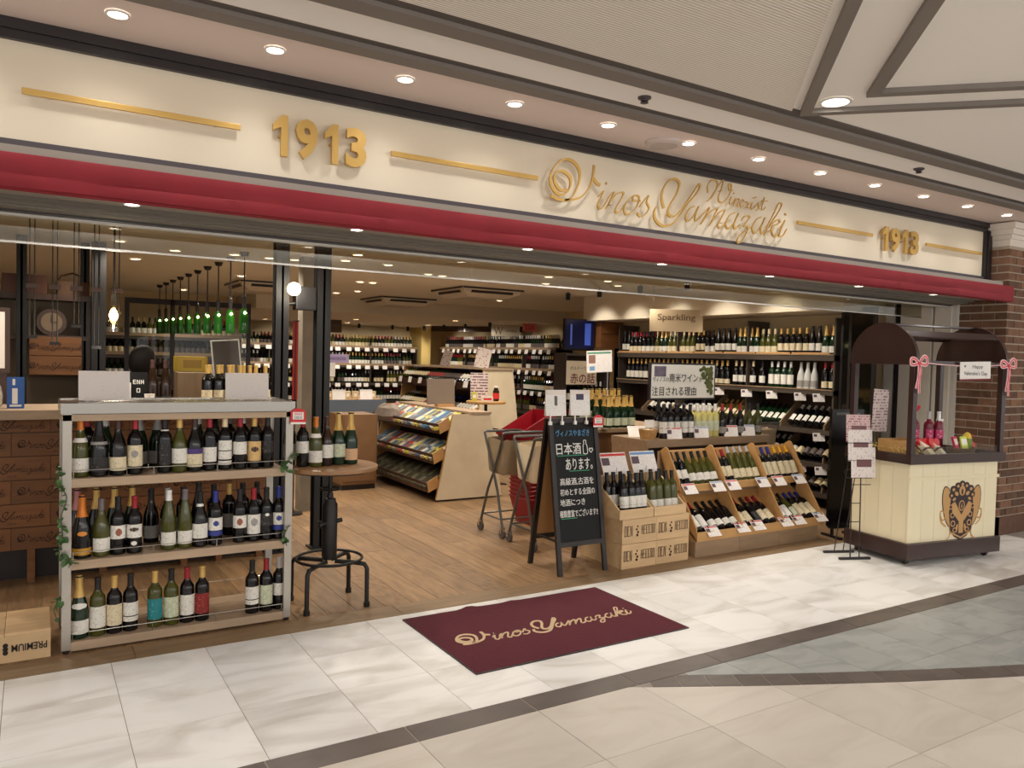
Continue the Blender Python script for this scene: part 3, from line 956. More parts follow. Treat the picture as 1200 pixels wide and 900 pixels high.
LABS = {
    'white': printed('label_white', (228, 224, 214), (176, 168, 160), 0.008, 0.41),
    'cream': printed('label_cream', (222, 208, 174), (170, 150, 116), 0.008, 0.41),
    'grey': printed('label_grey', (150, 146, 142), (110, 106, 104), 0.008, 0.41),
    'black': printed('label_black', (34, 31, 32), (96, 92, 88), 0.012, 0.4),
    'tan': printed('label_tan', (216, 178, 118), (180, 140, 86), 0.01, 0.42),
    'teal': printed('label_teal', (30, 126, 132), (90, 170, 170), 0.011, 0.4),
    'red': printed('label_red', (136, 34, 32), (180, 96, 70), 0.011, 0.42),
    'gold': mat('label_gold', (196, 146, 52), 0.4, 0.4),
    'blue': mat('label_blue', (44, 56, 132), 0.5),
    'purple': mat('label_purple', (70, 44, 116), 0.5),
    'peach': printed('label_peach', (214, 172, 132), (176, 134, 100), 0.009, 0.4),
    'orange': mat('label_orange', (214, 136, 44), 0.5),
    'brownoval': mat('label_brown_oval', (66, 40, 26), 0.5),
    'redmark': mat('label_red_mark', (150, 84, 64), 0.6),
    'pink': printed('label_pink', (196, 60, 110), (240, 200, 210), 0.012, 0.4),
    'plain': mat('label_plain', (234, 230, 222), 0.5),
    'pgreen': printed('label_pale_green', (204, 208, 180), (160, 168, 136), 0.009, 0.5),
}
def objmat(o, m):
    o.material_slots[0].link = 'OBJECT'
    o.material_slots[0].material = m

def bottle(label, group, shape, mtx, glass, cap, labs, cat='wine bottle', name='wine_bottle'):
    b = link(name, bottle_mesh(shape, 'body'))
    objmat(b, GLASS[glass])
    b.matrix_world = mtx
    tag(b, label, cat, group)
    c = link('capsule', bottle_mesh(shape, 'cap'), b)
    objmat(c, CAPS[cap])
    for l in labs:
        z0, z1, half, lm = l[:4]
        p = link('label' if len(l) == 4 or l[4] != 'b' else 'label_band', bottle_mesh(shape, ('label', z0, z1, half, len(l) > 4 and l[4] == 'o')), b)
        objmat(p, LABS[lm])
    return b
LZ = {'low': (0.028, 0.098), 'mid': (0.05, 0.13), 'high': (0.085, 0.155), 'tall': (0.045, 0.155), 'vlow': (0.02, 0.075)}
def L(kind, m, half=72):
    return (*LZ[kind], half, m)
CAPW = {'black': 'black', 'red': 'red', 'orange': 'orange', 'gold': 'gold', 'cream': 'cream', 'white': 'white', 'silver': 'silver', 'blue': 'blue', 'brown': 'brown', 'grey': 'grey', 'yellow': 'yellow', 'pinkish': 'pink'}
LABW = {'plain': 'white', 'brownoval': 'brown', 'redmark': 'white', 'pgreen': 'pale green'}
def bdesc(shape, glass, cap, labs):
    k = {'champagne': 'sparkling', 'hock': 'slim'}.get(shape, 'wine')
    return '%s %s bottle, %s capsule, %s label' % (glass, k, CAPW[cap], LABW.get(labs[0][3], labs[0][3]))
def at(x, y, z, rz=0.0, tilt=0.0):
    return TR(x, y, z) @ RX(-tilt) @ RZ(rz)

# ------------------------------------------------------------------ sign lettering on the fascia
def digits(x0, x1, z0, z1, label):
    t = thing('year_numerals', label, 'sign', (x0, 3.925, z0), group='gold year numerals')
    w = (x1 - x0) / 4
    for i, ch in enumerate('1913'):
        if ch == '1':
            ww, hh, xx = w * 0.62, z1 - z0, w * (i + 0.5)
            P = [(-0.42, 0.26), (-0.12, 0.42), (0.04, 0.5), (0.36, 0.5), (0.36, -0.5), (0.0, -0.5), (0.0, 0.20), (-0.42, 0.10)]
            MB().prism([(xx + u * ww * 1.15, hh / 2 + v * hh) for u, v in P], -0.022, -0.001, 'y').build('numeral', m_gold, t)
            continue
        text('numeral', ch, 0.28, m_gold, t, TR(w * (i + 0.5), -0.012, (z1 - z0) / 2), extrude=0.011, bold=0.011, width=w * (0.62 if ch == '1' else 0.86), height=z1 - z0)
    for i in range(4):
        MB().rod((w * (i + 0.5), 0, 0.1), (w * (i + 0.5), 0.027, 0.1), 0.006).build('standoff', m_gold, t)
digits(0.975, 1.49, 2.515, 2.715, 'large gold numerals reading 1913 between the first two gold bars')
digits(5.925, 6.475, 2.512, 2.710, 'gold numerals reading 1913 near the brick pillar')
def bar(x0, x1, label):
    t = thing('sign_bar', label, 'sign', (x0, 3.92, 2.62), group='gold bars on the fascia')
    MB().box(0, x1 - x0, -0.015, 0.0, -0.013, 0.013).build('bar', m_gold, t, bevel=0.002)
    for f in (0.12, 0.5, 0.88):
        MB().rod(((x1 - x0) * f, 0, -0.002), ((x1 - x0) * f, 0.031, -0.002), 0.004).build('standoff', m_gold, t)
bar(-0.04, 0.848, 'long gold bar left of the large 1913 numerals')
bar(1.622, 2.555, 'long gold bar between 1913 and the script shop name')
bar(4.897, 5.824, 'long gold bar right of the script shop name')
bar(6.59, 7.485, 'gold bar nearest the brick pillar')
def script(name, label, strokes, m, loc, ox, oz, cat='sign', y0=-0.012, y1=0.006, s=1.0, wk=1.0, thin=0.28, part='letter', parent=None, mtx=None, k=6):
    t = parent or thing(name, label, cat, loc)
    for ch, w, st in strokes:
        mb = MB()
        for q in st:
            pen(mb, [((px - ox) * s, (pz - oz) * s) for px, pz in q], w * s * wk, y0, y1, thin, k=k)
        if mtx is not None:
            mb.v = [tuple(mtx @ Vector(v)) for v in mb.v]
        mb.build(part, m, t)
    return t
sn = script('shop_name_lettering', 'gold script letters spelling the shop name Vinos Yamazaki', NAME, m_gold, (2.61, 3.908, 2.45), 2.61, 2.45, y0=-0.008, y1=0.004, wk=0.86)
sw = script('subtitle_lettering', 'small gold script word Winexist above the shop name', SUB, m_gold, (3.94, 3.908, 2.67), 3.94, 2.67, y0=-0.006, y1=0.003, wk=0.9)
for t, xs in ((sn, (0.2, 0.5, 1.0, 1.5, 2.0)), (sw, (0.15, 0.5))):
    for x in xs:
        MB().rod((x, 0, 0.08), (x, 0.035, 0.08), 0.003).build('standoff', m_gold, t)

# ------------------------------------------------------------------ door mat
dm = thing('door_mat', 'maroon rectangular door mat with beige script shop name on marble', 'mat', (1.853, 3.268, 0.0))
nx, ny = 40, 24
vs, f = [], []
for i in range(nx + 1):
    for j in range(ny + 1):
        u, v = i / nx, j / ny
        z = 0.006
        if j == ny:
            z += 0.010 * math.exp(-((u - 0.31) / 0.03) ** 2) + 0.006 * math.exp(-((u - 0.52) / 0.03) ** 2)
        z += 0.0006 * math.sin(u * 31 + v * 9)
        vs.append((u * 1.41 + 0.003 * math.sin(v * 7), v * 0.885 + 0.004 * math.sin(u * 5) + (0.012 * math.exp(-((u - 0.31) / 0.04) ** 2) if j == ny else 0), z))
for i in range(nx):
    for j in range(ny):
        a = i * (ny + 1) + j
        f.append((a, a + ny + 1, a + ny + 2, a + 1))
MB().add(vs, f).build('carpet', m_maroon, dm, smooth=True)
MB().box(-0.004, 1.414, -0.004, 0.0, 0, 0.006).box(-0.004, 0.0, 0, 0.885, 0, 0.006).box(1.41, 1.414, 0, 0.885, 0, 0.006).box(0, 1.41, 0.883, 0.889, 0, 0.006).build('rubber_edge', m_black, dm)
script('', '', NAME, m_matink, None, 2.61, 2.45, y0=-0.0078, y1=-0.0040, s=0.555, wk=1.5, thin=0.75, part='lettering', parent=dm, mtx=TR(0.10, 0.325, 0) @ Matrix.Rotation(-PI / 2, 4, 'X') @ Matrix.Diagonal((1, 1, 1, 1)), k=4)

# ------------------------------------------------------------------ metal display rack
rk = thing('display_rack', 'aluminium rack with four oak shelves of wine bottles at the entrance', 'display rack', (0.13, 4.455, 0))
RW, RD = 1.15, 0.45
for x in (0, RW - 0.042):
    for y in (0, RD - 0.03):
        MB().box(x, x + 0.042, y, y + 0.03, 0.02, 1.225).build('post', m_alu, rk, bevel=0.002)
        MB().lathe([(0.012, 0), (0.016, 0.004), (0.016, 0.012), (0.007, 0.014), (0.007, 0.022)], 10).build('foot', m_black, rk, loc=(x + 0.021, y + 0.015, 0))
for z in (0.012, 0.425, 0.842):
    MB().box(0.042, RW - 0.042, 0.004, RD - 0.004, z, z + 0.045).build('shelf', m_shelf, rk, bevel=0.002)
MB().box(-0.002, RW + 0.002, 0.0, RD, 1.178, 1.212).build('shelf', m_shelf, rk, bevel=0.002)
tp = MB().box(-0.004, RW + 0.004, -0.004, RD + 0.004, 1.222, 1.262)
tp.box(-0.006, RW + 0.006, -0.008, 0.0, 1.215, 1.268).box(-0.006, RW + 0.006, RD, RD + 0.008, 1.215, 1.268).box(-0.008, 0, -0.006, RD + 0.006, 1.215, 1.268).box(RW, RW + 0.008, -0.006, RD + 0.006, 1.215, 1.268)
tp.build('top_tray', m_steel, rk)
for z in (0.057, 0.47, 0.887):
    r = MB().rod((0.045, 0.012, z + 0.042), (RW - 0.045, 0.012, z + 0.042), 0.0022).build('guard_rail', m_chrome, rk)
    for x in (0.05, 0.42, 0.74, RW - 0.05):
        MB().rod((x, 0.012, z), (x, 0.012, z + 0.042), 0.002).build('rail_pin', m_chrome, r)
    MB().rod((0.02, RD - 0.01, z + 0.10), (RW - 0.02, RD - 0.01, z + 0.10), 0.0022).build('guard_rail', m_chrome, rk)

def rackrow(place, y, z, specs, face=None):
    for i, (x, sh, gl, cp, labs) in enumerate(specs):
        lab = '%s, %s from left in rack %s' % (bdesc(sh, gl, cp, labs), ordinal(i), place)
        rz = -math.atan2(x, y) * 0.8 + random.uniform(-0.12, 0.12)
        bottle(lab, 'bottles on the metal rack', sh, at(x, y + random.uniform(-0.006, 0.006), z, rz), gl, cp, labs)
NB = lambda m: (0.176, 0.19, 80, m)
rackrow('top front row', 4.53, 0.887, [
    (0.213, 'burgundy', 'olive', 'orange', [L('low', 'white'), (0.178, 0.2, 90, 'plain')]),
    (0.297, 'champagne', 'dark', 'black', [L('low', 'black'), (0.165, 0.18, 80, 'grey')]),
    (0.385, 'burgundy', 'dark', 'brown', [L('low', 'cream')]),
    (0.466, 'bordeaux', 'dark', 'red', [L('tall', 'cream'), (0.09, 0.13, 26, 'grey', 'o')]),
    (0.610, 'bordeaux', 'dark', 'black', [L('tall', 'black', 50), (0.225, 0.232, 90, 'plain')]),
    (0.684, 'burgundy', 'olive', 'gold', [L('mid', 'white')]),
    (0.760, 'burgundy', 'dark', 'brown', [L('low', 'cream'), (0.1, 0.125, 60, 'purple')]),
    (0.839, 'bordeaux', 'dark', 'red', [L('mid', 'white')]),
    (0.920, 'bordeaux', 'dark', 'cream', [(0.11, 0.165, 66, 'white'), (0.06, 0.105, 66, 'white'), (0.03, 0.052, 66, 'white')]),
    (1.000, 'bordeaux', 'dark', 'red', [L('high', 'white')]),
    (1.079, 'bordeaux', 'dark', 'gold', [L('tall', 'tan'), (0.095, 0.125, 34, 'brownoval', 'o')]),
    (1.155, 'bordeaux', 'dark', 'black', [L('high', 'black', 60)])])
rackrow('top back row', 4.74, 0.887, [
    (0.258, 'bordeaux', 'dark', 'red', [L('mid', 'grey')]), (0.344, 'burgundy', 'green', 'white', [L('low', 'white')]),
    (0.508, 'champagne', 'green', 'silver', [L('low', 'grey')]), (0.600, 'champagne', 'green', 'silver', [L('low', 'grey')]),
    (0.815, 'burgundy', 'green', 'white', [L('mid', 'white')]), (0.904, 'hock', 'dark', 'black', [L('mid', 'white')]),
    (0.985, 'bordeaux', 'dark', 'grey', [L('mid', 'white')]), (1.062, 'bordeaux', 'dark', 'white', [L('mid', 'white')]),
    (1.14, 'bordeaux', 'dark', 'red', [L('mid', 'black')])])
rackrow('middle front row', 4.53, 0.47, [
    (0.222, 'champagne', 'dark', 'orange', [(0.02, 0.055, 100, 'gold'), (0.118, 0.142, 30, 'orange', 'o')]),
    (0.310, 'burgundy', 'olive', 'grey', [L('low', 'white')]),
    (0.388, 'bordeaux', 'dark', 'black', [L('high', 'white'), (0.1, 0.14, 24, 'redmark', 'o')]),
    (0.466, 'bordeaux', 'dark', 'red', [L('high', 'white'), (0.118, 0.14, 36, 'brownoval', 'o'), (0.045, 0.068, 22, 'plain', 'o')]),
    (0.633, 'hock', 'olive', 'white', [L('low', 'white')]),
    (0.715, 'hock', 'olive', 'grey', [L('low', 'white')]),
    (0.792, 'burgundy', 'dark', 'black', [L('mid', 'white'), (0.222, 0.236, 90, 'plain')]),
    (0.873, 'bordeaux', 'dark', 'blue', [L('high', 'white'), (0.108, 0.138, 24, 'blue', 'o'), (0.055, 0.082, 72, 'blue')]),
    (1.005, 'bordeaux', 'dark', 'black', [L('high', 'white'), (0.1, 0.14, 24, 'redmark', 'o')]),
    (1.081, 'bordeaux', 'dark', 'red', [L('tall', 'white'), (0.09, 0.135, 30, 'grey', 'o')]),
    (1.153, 'bordeaux', 'dark', 'black', [L('high', 'black'), (0.14, 0.158, 18, 'plain', 'o')]),
    (1.224, 'bordeaux', 'dark', 'blue', [L('high', 'white'), (0.108, 0.138, 24, 'blue', 'o'), (0.055, 0.082, 72, 'blue')])])
rackrow('middle back row', 4.74, 0.47, [
    (0.21, 'champagne', 'dark', 'pinkish', [L('low', 'black')]), (0.30, 'champagne', 'dark', 'gold', [L('low', 'black')]),
    (0.388, 'champagne', 'green', 'gold', [L('low', 'grey')]), (0.476, 'champagne', 'green', 'gold', [L('low', 'grey')]),
    (0.571, 'burgundy', 'dark', 'black', [L('low', 'grey')]), (0.656, 'burgundy', 'green', 'silver', [L('mid', 'grey')]),
    (0.738, 'bordeaux', 'dark', 'black', [L('mid', 'grey')]), (0.82, 'hock', 'dark', 'black', [L('mid', 'black')]),
    (0.905, 'bordeaux', 'dark', 'black', [L('high', 'grey')]), (0.99, 'bordeaux', 'dark', 'gold', [L('mid', 'grey')]),
    (1.068, 'bordeaux', 'dark', 'black', [L('mid', 'black')]), (1.15, 'bordeaux', 'dark', 'black', [L('mid', 'black')])])
rackrow('bottom row', 4.53, 0.057, [
    (0.212, 'champagne', 'green', 'gold', [L('low', 'white'), (0.155, 0.185, 60, 'plain', 'o')]),
    (0.296, 'bordeaux', 'olive', 'black', [L('tall', 'white')]),
    (0.373, 'bordeaux', 'dark', 'gold', [L('tall', 'cream')]),
    (0.450, 'bordeaux', 'dark', 'black', [L('high', 'white'), (0.055, 0.08, 72, 'white')]),
    (0.569, 'bordeaux', 'olive', 'gold', [L('tall', 'teal')]),
    (0.650, 'bordeaux', 'olive', 'black', [L('tall', 'pgreen')]),
    (0.731, 'bordeaux', 'dark', 'red', [L('tall', 'white')]),
    (0.808, 'bordeaux', 'dark', 'gold', [L('tall', 'red')]),
    (1.077, 'bordeaux', 'dark', 'black', [L('high', 'white'), (0.055, 0.08, 72, 'white')]),
    (1.156, 'bordeaux', 'dark', 'red', [L('tall', 'pgreen')]),
    (1.233, 'bordeaux', 'dark', 'silver', [L('high', 'white')])])
# two white sheets in holders on the rack top
def sheet(x0, x1, y, z0, z1, label):
    t = thing('notice_board', label, 'notice', (x0, y, z0), group='white boards on the rack')
    MB().box(0, x1 - x0, 0, 0.004, 0.004, z1 - z0, mtx=RX(-0.06)).build('sheet', printed('notice_print', (232, 222, 216), (226, 215, 209), 0.018, 0.4) if 'notice_print' not in MATS else MATS['notice_print'], t)
    MB().box(0.02, x1 - x0 - 0.02, -0.02, 0.05, 0, 0.004).build('base', m_clear, t)
sheet(0.21, 0.455, 4.70, 1.264, 1.425, 'blank white board on the rack top, nearer the bar panels')
sheet(0.955, 1.20, 4.70, 1.264, 1.422, 'blank white board on the rack top, in front of gold-capped bottles')
# red price tag clipped to the rack corner
def redtag(x, y, z, rz, label):
    t = thing('price_tag', label, 'price tag', (x, y, z), rz, group='red price tags')
    MB().prism([(-0.042, -0.045), (0.042, -0.045), (0.042, 0.028), (0.012, 0.045), (-0.012, 0.045), (-0.042, 0.028)], -0.002, 0.002).build('card', m_redp, t)
    MB().box(-0.03, 0.03, -0.0032, -0.002, -0.018, 0.024).build('panel', m_white, t)
    MB().box(-0.042, 0.042, -0.0032, -0.002, -0.045, -0.034).build('strip', m_white, t)
    for i, m in enumerate((m_redp, m_ink)):
        marks('lettering', 4 - i, 0.044, 0.013, m, t, TR(0, -0.0036, 0.013 - 0.02 * i), 3 + i, 0.0003)
redtag(1.30, 4.43, 1.185, -0.25, 'red and white price tag on the corner of the metal rack')
# ivy on the rack posts
def ivy(pts, n, label, seed):
    rnd = random.Random(seed)
    t = thing('ivy_garland', label, 'plant', pts[0], group='ivy on the rack posts')
    p0 = Vector(pts[0])
    path = [p - p0 for p in spline([Vector(p) for p in pts], 6)]
    MB().tube(path, 0.0025, 5).build('stem', m_stemm, t)
    me = None
    for i in range(n):
        p = path[int(rnd.random() * (len(path) - 1))]
        if me is None:
            q = [(0, 0, 0), (0.012, 0.008, 0.003), (0.024, 0.006, 0.0), (0.034, 0, -0.004), (0.024, -0.006, 0), (0.012, -0.008, 0.003)]
            q = [(a, b * 1.8, c) for a, b, c in q]
            o = MB().add(q, [(0, 1, 2, 3), (0, 3, 4, 5)]).build('leaf', m_leafm, t)
            me = o.data
        else:
            o = link('leaf', me, t)
        o.location = p
        o.rotation_euler = (rnd.uniform(-1, 1), rnd.uniform(-0.6, 1.0), rnd.uniform(0, 6.28))
        s = rnd.uniform(0.7, 1.3)
        o.scale = (s, s, s)
ivy([(0.12, 4.44, 0.95), (0.11, 4.44, 0.88), (0.15, 4.44, 0.80), (0.125, 4.43, 0.70), (0.135, 4.44, 0.60), (0.12, 4.43, 0.52), (0.19, 4.45, 0.46)], 60, 'ivy garland on the rack post nearest the bar panels', 3)
ivy([(0.125, 4.47, 0.30), (0.10, 4.46, 0.24), (0.11, 4.46, 0.19)], 12, 'short ivy tuft low on the rack beside the wooden crate', 4)
ivy([(1.28, 4.44, 0.98), (1.25, 4.44, 0.93), (1.22, 4.445, 0.90), (1.26, 4.44, 0.86)], 20, 'ivy tuft on the rack post beside the round table', 5)
ivy([(1.26, 4.44, 0.56), (1.235, 4.44, 0.50), (1.25, 4.445, 0.44)], 14, 'ivy tuft at the middle shelf beside the round table', 6)

# wooden crate lying upside down by the rack
cr = thing('wine_crate', 'pale pine crate beside the rack with upside-down PREMIUM lettering', 'crate', (-0.30, 4.47, 0))
MB().box(0, 0.385, 0, 0.018, 0, 0.13).build('front_board', m_pine, cr, bevel=0.0015)
MB().box(0, 0.385, 0.36, 0.378, 0, 0.13).build('back_board', m_pine, cr)
MB().box(0.369, 0.385, 0.018, 0.36, 0, 0.13).box(0, 0.016, 0.018, 0.36, 0, 0.13).build('side_board', m_pine, cr)
MB().box(0, 0.19, 0, 0.378, 0.1305, 0.145).build('lid_board', m_pine, cr, bevel=0.0015)
MB().box(0.192, 0.385, 0, 0.378, 0.1305, 0.145).build('lid_board', m_pine, cr, bevel=0.0015)
text('lettering', 'PREMIUM', 0.05, m_ink, cr, TR(0.295, -0.0012, 0.068) @ RY(PI), 0.0006, bold=0.001, width=0.15, height=0.036)
for i in range(3):
    MB().lathe([(0.004, -0.0008), (0.012, -0.0008), (0.012, 0.0), (0.004, 0.0)], 10, mtx=TR(0.195, -0.0006, 0.05 + 0.018 * i) @ RX(PI / 2)).build('printed_mark', m_ink, cr)

# ------------------------------------------------------------------ pipe-leg round table
tb = thing('round_table', 'round oak table on a black pipe screw pedestal beside the rack', 'table', (1.572, 4.655, 0))
MB().lathe([(0.02, 0.838), (0.279, 0.838), (0.286, 0.843), (0.286, 0.862), (0.279, 0.866), (0.001, 0.866)], 40).build('table_top', mat('table_oak', (150, 112, 76), 0.45, var=0.12, scale=5, stretch=(0.7, 5, 5)), tb, smooth=True)
MB().lathe([(0.02, 0.828), (0.25, 0.828), (0.25, 0.838), (0.02, 0.838)], 32).build('rim_plate', m_iron, tb)
MB().rod((0, 0, 0.55), (0, 0, 0.83), 0.014, 12).build('screw', m_iron, tb, smooth=True)
MB().lathe([(0.001, 0.28), (0.042, 0.28), (0.046, 0.30), (0.046, 0.62), (0.036, 0.635), (0.034, 0.655), (0.02, 0.66), (0.018, 0.69), (0.001, 0.69)], 20).build('column', m_iron, tb, smooth=True)
MB().tube([(0.062 * math.cos(a), 0.062 * math.sin(a), 0.715) for a in [2 * PI * k / 20 for k in range(20)]], 0.006, 6, closed=True).rod((-0.06, 0, .715), (.06, 0, .715), 0.005).build('hand_wheel', m_iron, tb, smooth=True)
MB().rod((-0.07, -0.02, 0.50), (0.07, -0.02, 0.52), 0.014, 10).rod((-0.075, -0.02, 0.50), (-0.06, -0.02, 0.5), 0.022, 10).build('clamp', m_iron, tb, smooth=True)
MB().tube([(0.2 * math.cos(a), 0.2 * math.sin(a), 0.285) for a in [2 * PI * k / 32 for k in range(32)]], 0.009, 8, closed=True).build('foot_ring', m_iron, tb, smooth=True)
for sx, sy in ((-1, -1), (1, -1), (1, 1), (-1, 1)):
    leg = MB().tube([(0.03 * sx, 0.03 * sy, 0.268), (0.13 * sx, 0.12 * sy, 0.268), (0.172 * sx, 0.152 * sy, 0.262), (0.185 * sx, 0.162 * sy, 0.235), (0.187 * sx, 0.163 * sy, 0.0)], 0.014, 10).build('leg', m_iron, tb, smooth=True)
    MB().rod((0.187 * sx, 0.163 * sy, 0), (0.187 * sx, 0.163 * sy, 0.03), 0.019, 10).build('foot_cap', m_iron, leg)
for i, (x, y, sh, gl, cp, labs) in enumerate([
        (1.335, 4.72, 'bordeaux', 'dark', 'black', [L('mid', 'grey')]), (1.385, 4.62, 'bordeaux', 'dark', 'red', [L('high', 'white')]),
        (1.458, 4.60, 'burgundy', 'olive', 'orange', [L('low', 'white'), (0.176, 0.2, 90, 'plain')]), (1.532, 4.62, 'burgundy', 'brown', 'brown', [L('mid', 'white')]),
        (1.612, 4.64, 'champagne', 'green', 'gold', [L('mid', 'pgreen')]), (1.692, 4.64, 'champagne', 'green', 'gold', [L('low', 'peach')])]):
    bottle('%s, %s from left on the round table' % (bdesc(sh, gl, cp, labs), ordinal(i)), 'bottles on the round table', sh, at(x, y, 0.866, -0.3), gl, cp, labs)

# ------------------------------------------------------------------ chalkboard A-frame
cb = thing('chalkboard_sign', 'black A-frame chalkboard with handwritten Japanese in the entrance', 'chalkboard', (3.41, 4.485, 0), math.radians(-1))
BW, BH, LEAN = 0.435, 1.13, math.radians(9.5)
m_frame = mat('board_frame', (28, 18, 16), 0.45)
F = RX(-LEAN)
MB().box(-BW / 2, -BW / 2 + 0.035, -0.012, 0.012, 0, BH, mtx=F).build('leg', m_frame, cb)
MB().box(BW / 2 - 0.035, BW / 2, -0.012, 0.012, 0, BH, mtx=F).build('leg', m_frame, cb)
MB().box(-BW / 2 + 0.035, BW / 2 - 0.035, -0.012, 0.012, BH - 0.035, BH, mtx=F).build('rail', m_frame, cb)
MB().box(-BW / 2 + 0.035, BW / 2 - 0.035, -0.012, 0.012, 0.20, 0.235, mtx=F).build('rail', m_frame, cb)
bd = MB().box(-BW / 2 + 0.035, BW / 2 - 0.035, -0.004, 0.006, 0.235, BH - 0.035, mtx=F).build('board', m_chalk, cb)
G = TR(0, 2 * BH * math.sin(LEAN) + 0.03, 0) @ RX(LEAN)
for x in (-BW / 2, BW / 2 - 0.035):
    MB().box(x, x + 0.035, -0.012, 0.012, 0, BH, mtx=G).build('leg', m_frame, cb)
MB().box(-BW / 2 + 0.035, BW / 2 - 0.035, -0.012, 0.012, 0.20, 0.235, mtx=G).build('rail', m_frame, cb)
MB().box(-BW / 2 + 0.035, BW / 2 - 0.035, -0.012, 0.012, BH - 0.035, BH, mtx=G).build('rail', m_frame, cb)
MB().box(-BW / 2 + 0.035, BW / 2 - 0.035, -0.006, 0.004, 0.235, BH - 0.035, mtx=G).build('back_board', mat('board_back', (176, 128, 76), 0.7), cb)
MB().box(-BW / 2 + 0.005, -BW / 2 + 0.015, 0.06, 0.30, 0.235, 0.25).build('hinge_bar', m_frame, cb)
chalkw = mat('chalk_white', (226, 224, 218), 0.9)
chalkb = mat('chalk_blue', (90, 150, 190), 0.9)
chalkg = mat('chalk_green', (70, 160, 120), 0.9)
for s, x, z, w, h, m in (('\u30f4\u30a3\u30ce\u30b9\u3084\u307e\u3056\u304d', -0.01, 1.02, 0.30, 0.05, chalkb), ('\u65e5\u672c\u9152', -0.055, 0.905, 0.22, 0.085, chalkw), ('\u3042\u308a\u307e\u3059\u3002', 0.03, 0.79, 0.24, 0.085, chalkw),
                         ('\u9ad8\u7d1a\u9152,\u53e4\u9152\u3092', 0.0, 0.665, 0.30, 0.055, chalkw), ('\u521d\u3081\u3068\u3059\u308b\u5168\u56fd\u306e', 0.0, 0.59, 0.31, 0.05, chalkw), ('\u5730\u9152\u306b\u3064\u304d', -0.05, 0.515, 0.22, 0.05, chalkw),
                         ('\u7a2e\u985e\u8c4a\u5bcc\u3067\u3054\u3056\u3044\u307e\u3059!!', 0.0, 0.435, 0.34, 0.052, chalkw)):
    text('chalk_writing', s, 0.06, m, cb, F @ TR(x, -0.0055, z), 0.0006, bold=0.0004, width=w, height=h)
dr = MB()
pen(dr, [(0.075, 0.865), (0.075, 0.92), (0.083, 0.935), (0.083, 0.96), (0.103, 0.96), (0.103, 0.935), (0.111, 0.92), (0.111, 0.865), (0.075, 0.865)], 0.006, -0.0062, -0.005, 0.9, mtx=F)
pen(dr, [(0.145, 0.87), (0.128, 0.89), (0.135, 0.903), (0.145, 0.895), (0.155, 0.903), (0.162, 0.89), (0.145, 0.87)], 0.006, -0.0062, -0.005, 0.9, mtx=F)
dr.build('chalk_drawing', chalkw, cb)
for x0, x1, z, m in ((-0.16, 0.10, 0.852, chalkg), (-0.06, 0.12, 0.738, chalkg), (-0.16, -0.02, 0.398, chalkg)):
    MB().box(x0, x1, -0.0062, -0.005, z, z + 0.005, mtx=F).build('chalk_line', m, cb)
def clipcard(x, label, pic):
    t = thing('clip_card', label, 'card', (x, 4.645, 1.10), math.radians(-4), group='white cards clipped on the chalkboard')
    K = RX(-0.10)
    MB().box(-0.085, 0.085, -0.002, 0.002, 0.035, 0.225, mtx=K @ TR(0.0, 0, 0) ).build('sheet', printed('clip_print', (234, 230, 225), (208, 203, 199), 0.011, 0.42) if 'clip_print' not in MATS else MATS['clip_print'], t)
    MB().box(-0.085, 0.085, 0.028, 0.031, 0.035, 0.22, mtx=RX(0.06)).build('back_sheet', m_pale, t)
    if pic:
        MB().box(-0.035, 0.03, -0.003, -0.002, 0.15, 0.20, mtx=K).build('picture', mat('card_picture', (60, 50, 78), 0.5), t)
    else:
        MB().box(-0.012, 0.012, -0.003, -0.002, 0.11, 0.18, mtx=K).build('picture', mat('card_picture2', (90, 90, 84), 0.5), t)
        MB().box(-0.06, 0.05, -0.003, -0.002, 0.198, 0.206, mtx=K).build('heading', m_redp, t)
    for dx in (-0.05, 0.05):
        MB().rod((dx, 0.0, -0.02), (dx, 0.0, 0.05), 0.006, 8).box(dx - 0.01, dx + 0.01, -0.012, 0.012, -0.03, -0.005).build('clip', m_white, t)
clipcard(3.25, 'white printed card clipped on the chalkboard, bottle picture, nearer the trolleys', False)
clipcard(3.47, 'white printed card clipped on the chalkboard, dark picture, nearer the champagne', True)
redtag(3.60, 4.60, 1.095, -0.1, 'red and white price tag on top of the chalkboard')

# ------------------------------------------------------------------ cards
def card(x, y, z, w, h, label, head=(196, 60, 64), tilt=0.7, rz=0.0, group='price cards on the tiered display', pic=True, name='price_card', stem=0.0):
    t = thing(name, label, 'price card', (x, y, z), rz, group=group)
    K = RX(-tilt)
    MB().box(-w / 2, w / 2, -0.0015, 0.0015, 0, h, mtx=K).build('sheet', m_pcard, t)
    MB().box(-w / 2 + 0.004, w / 2 - 0.004, -0.0025, -0.0015, h * 0.84, h * 0.95, mtx=K).build('heading', mat('head_%d_%d' % (head[0], head[2]), head, 0.6), t)
    if pic:
        MB().box(-w / 2 + 0.006, -w / 2 + w * 0.32, -0.0025, -0.0015, h * 0.42, h * 0.76, mtx=K).build('picture', mat('tiny_picture', (96, 76, 84), 0.6), t)
    if stem:
        MB().rod((0, 0.003, -stem), (0, 0.003, h * 0.3), 0.002, 6).build('stem', m_steel, t)
    return t

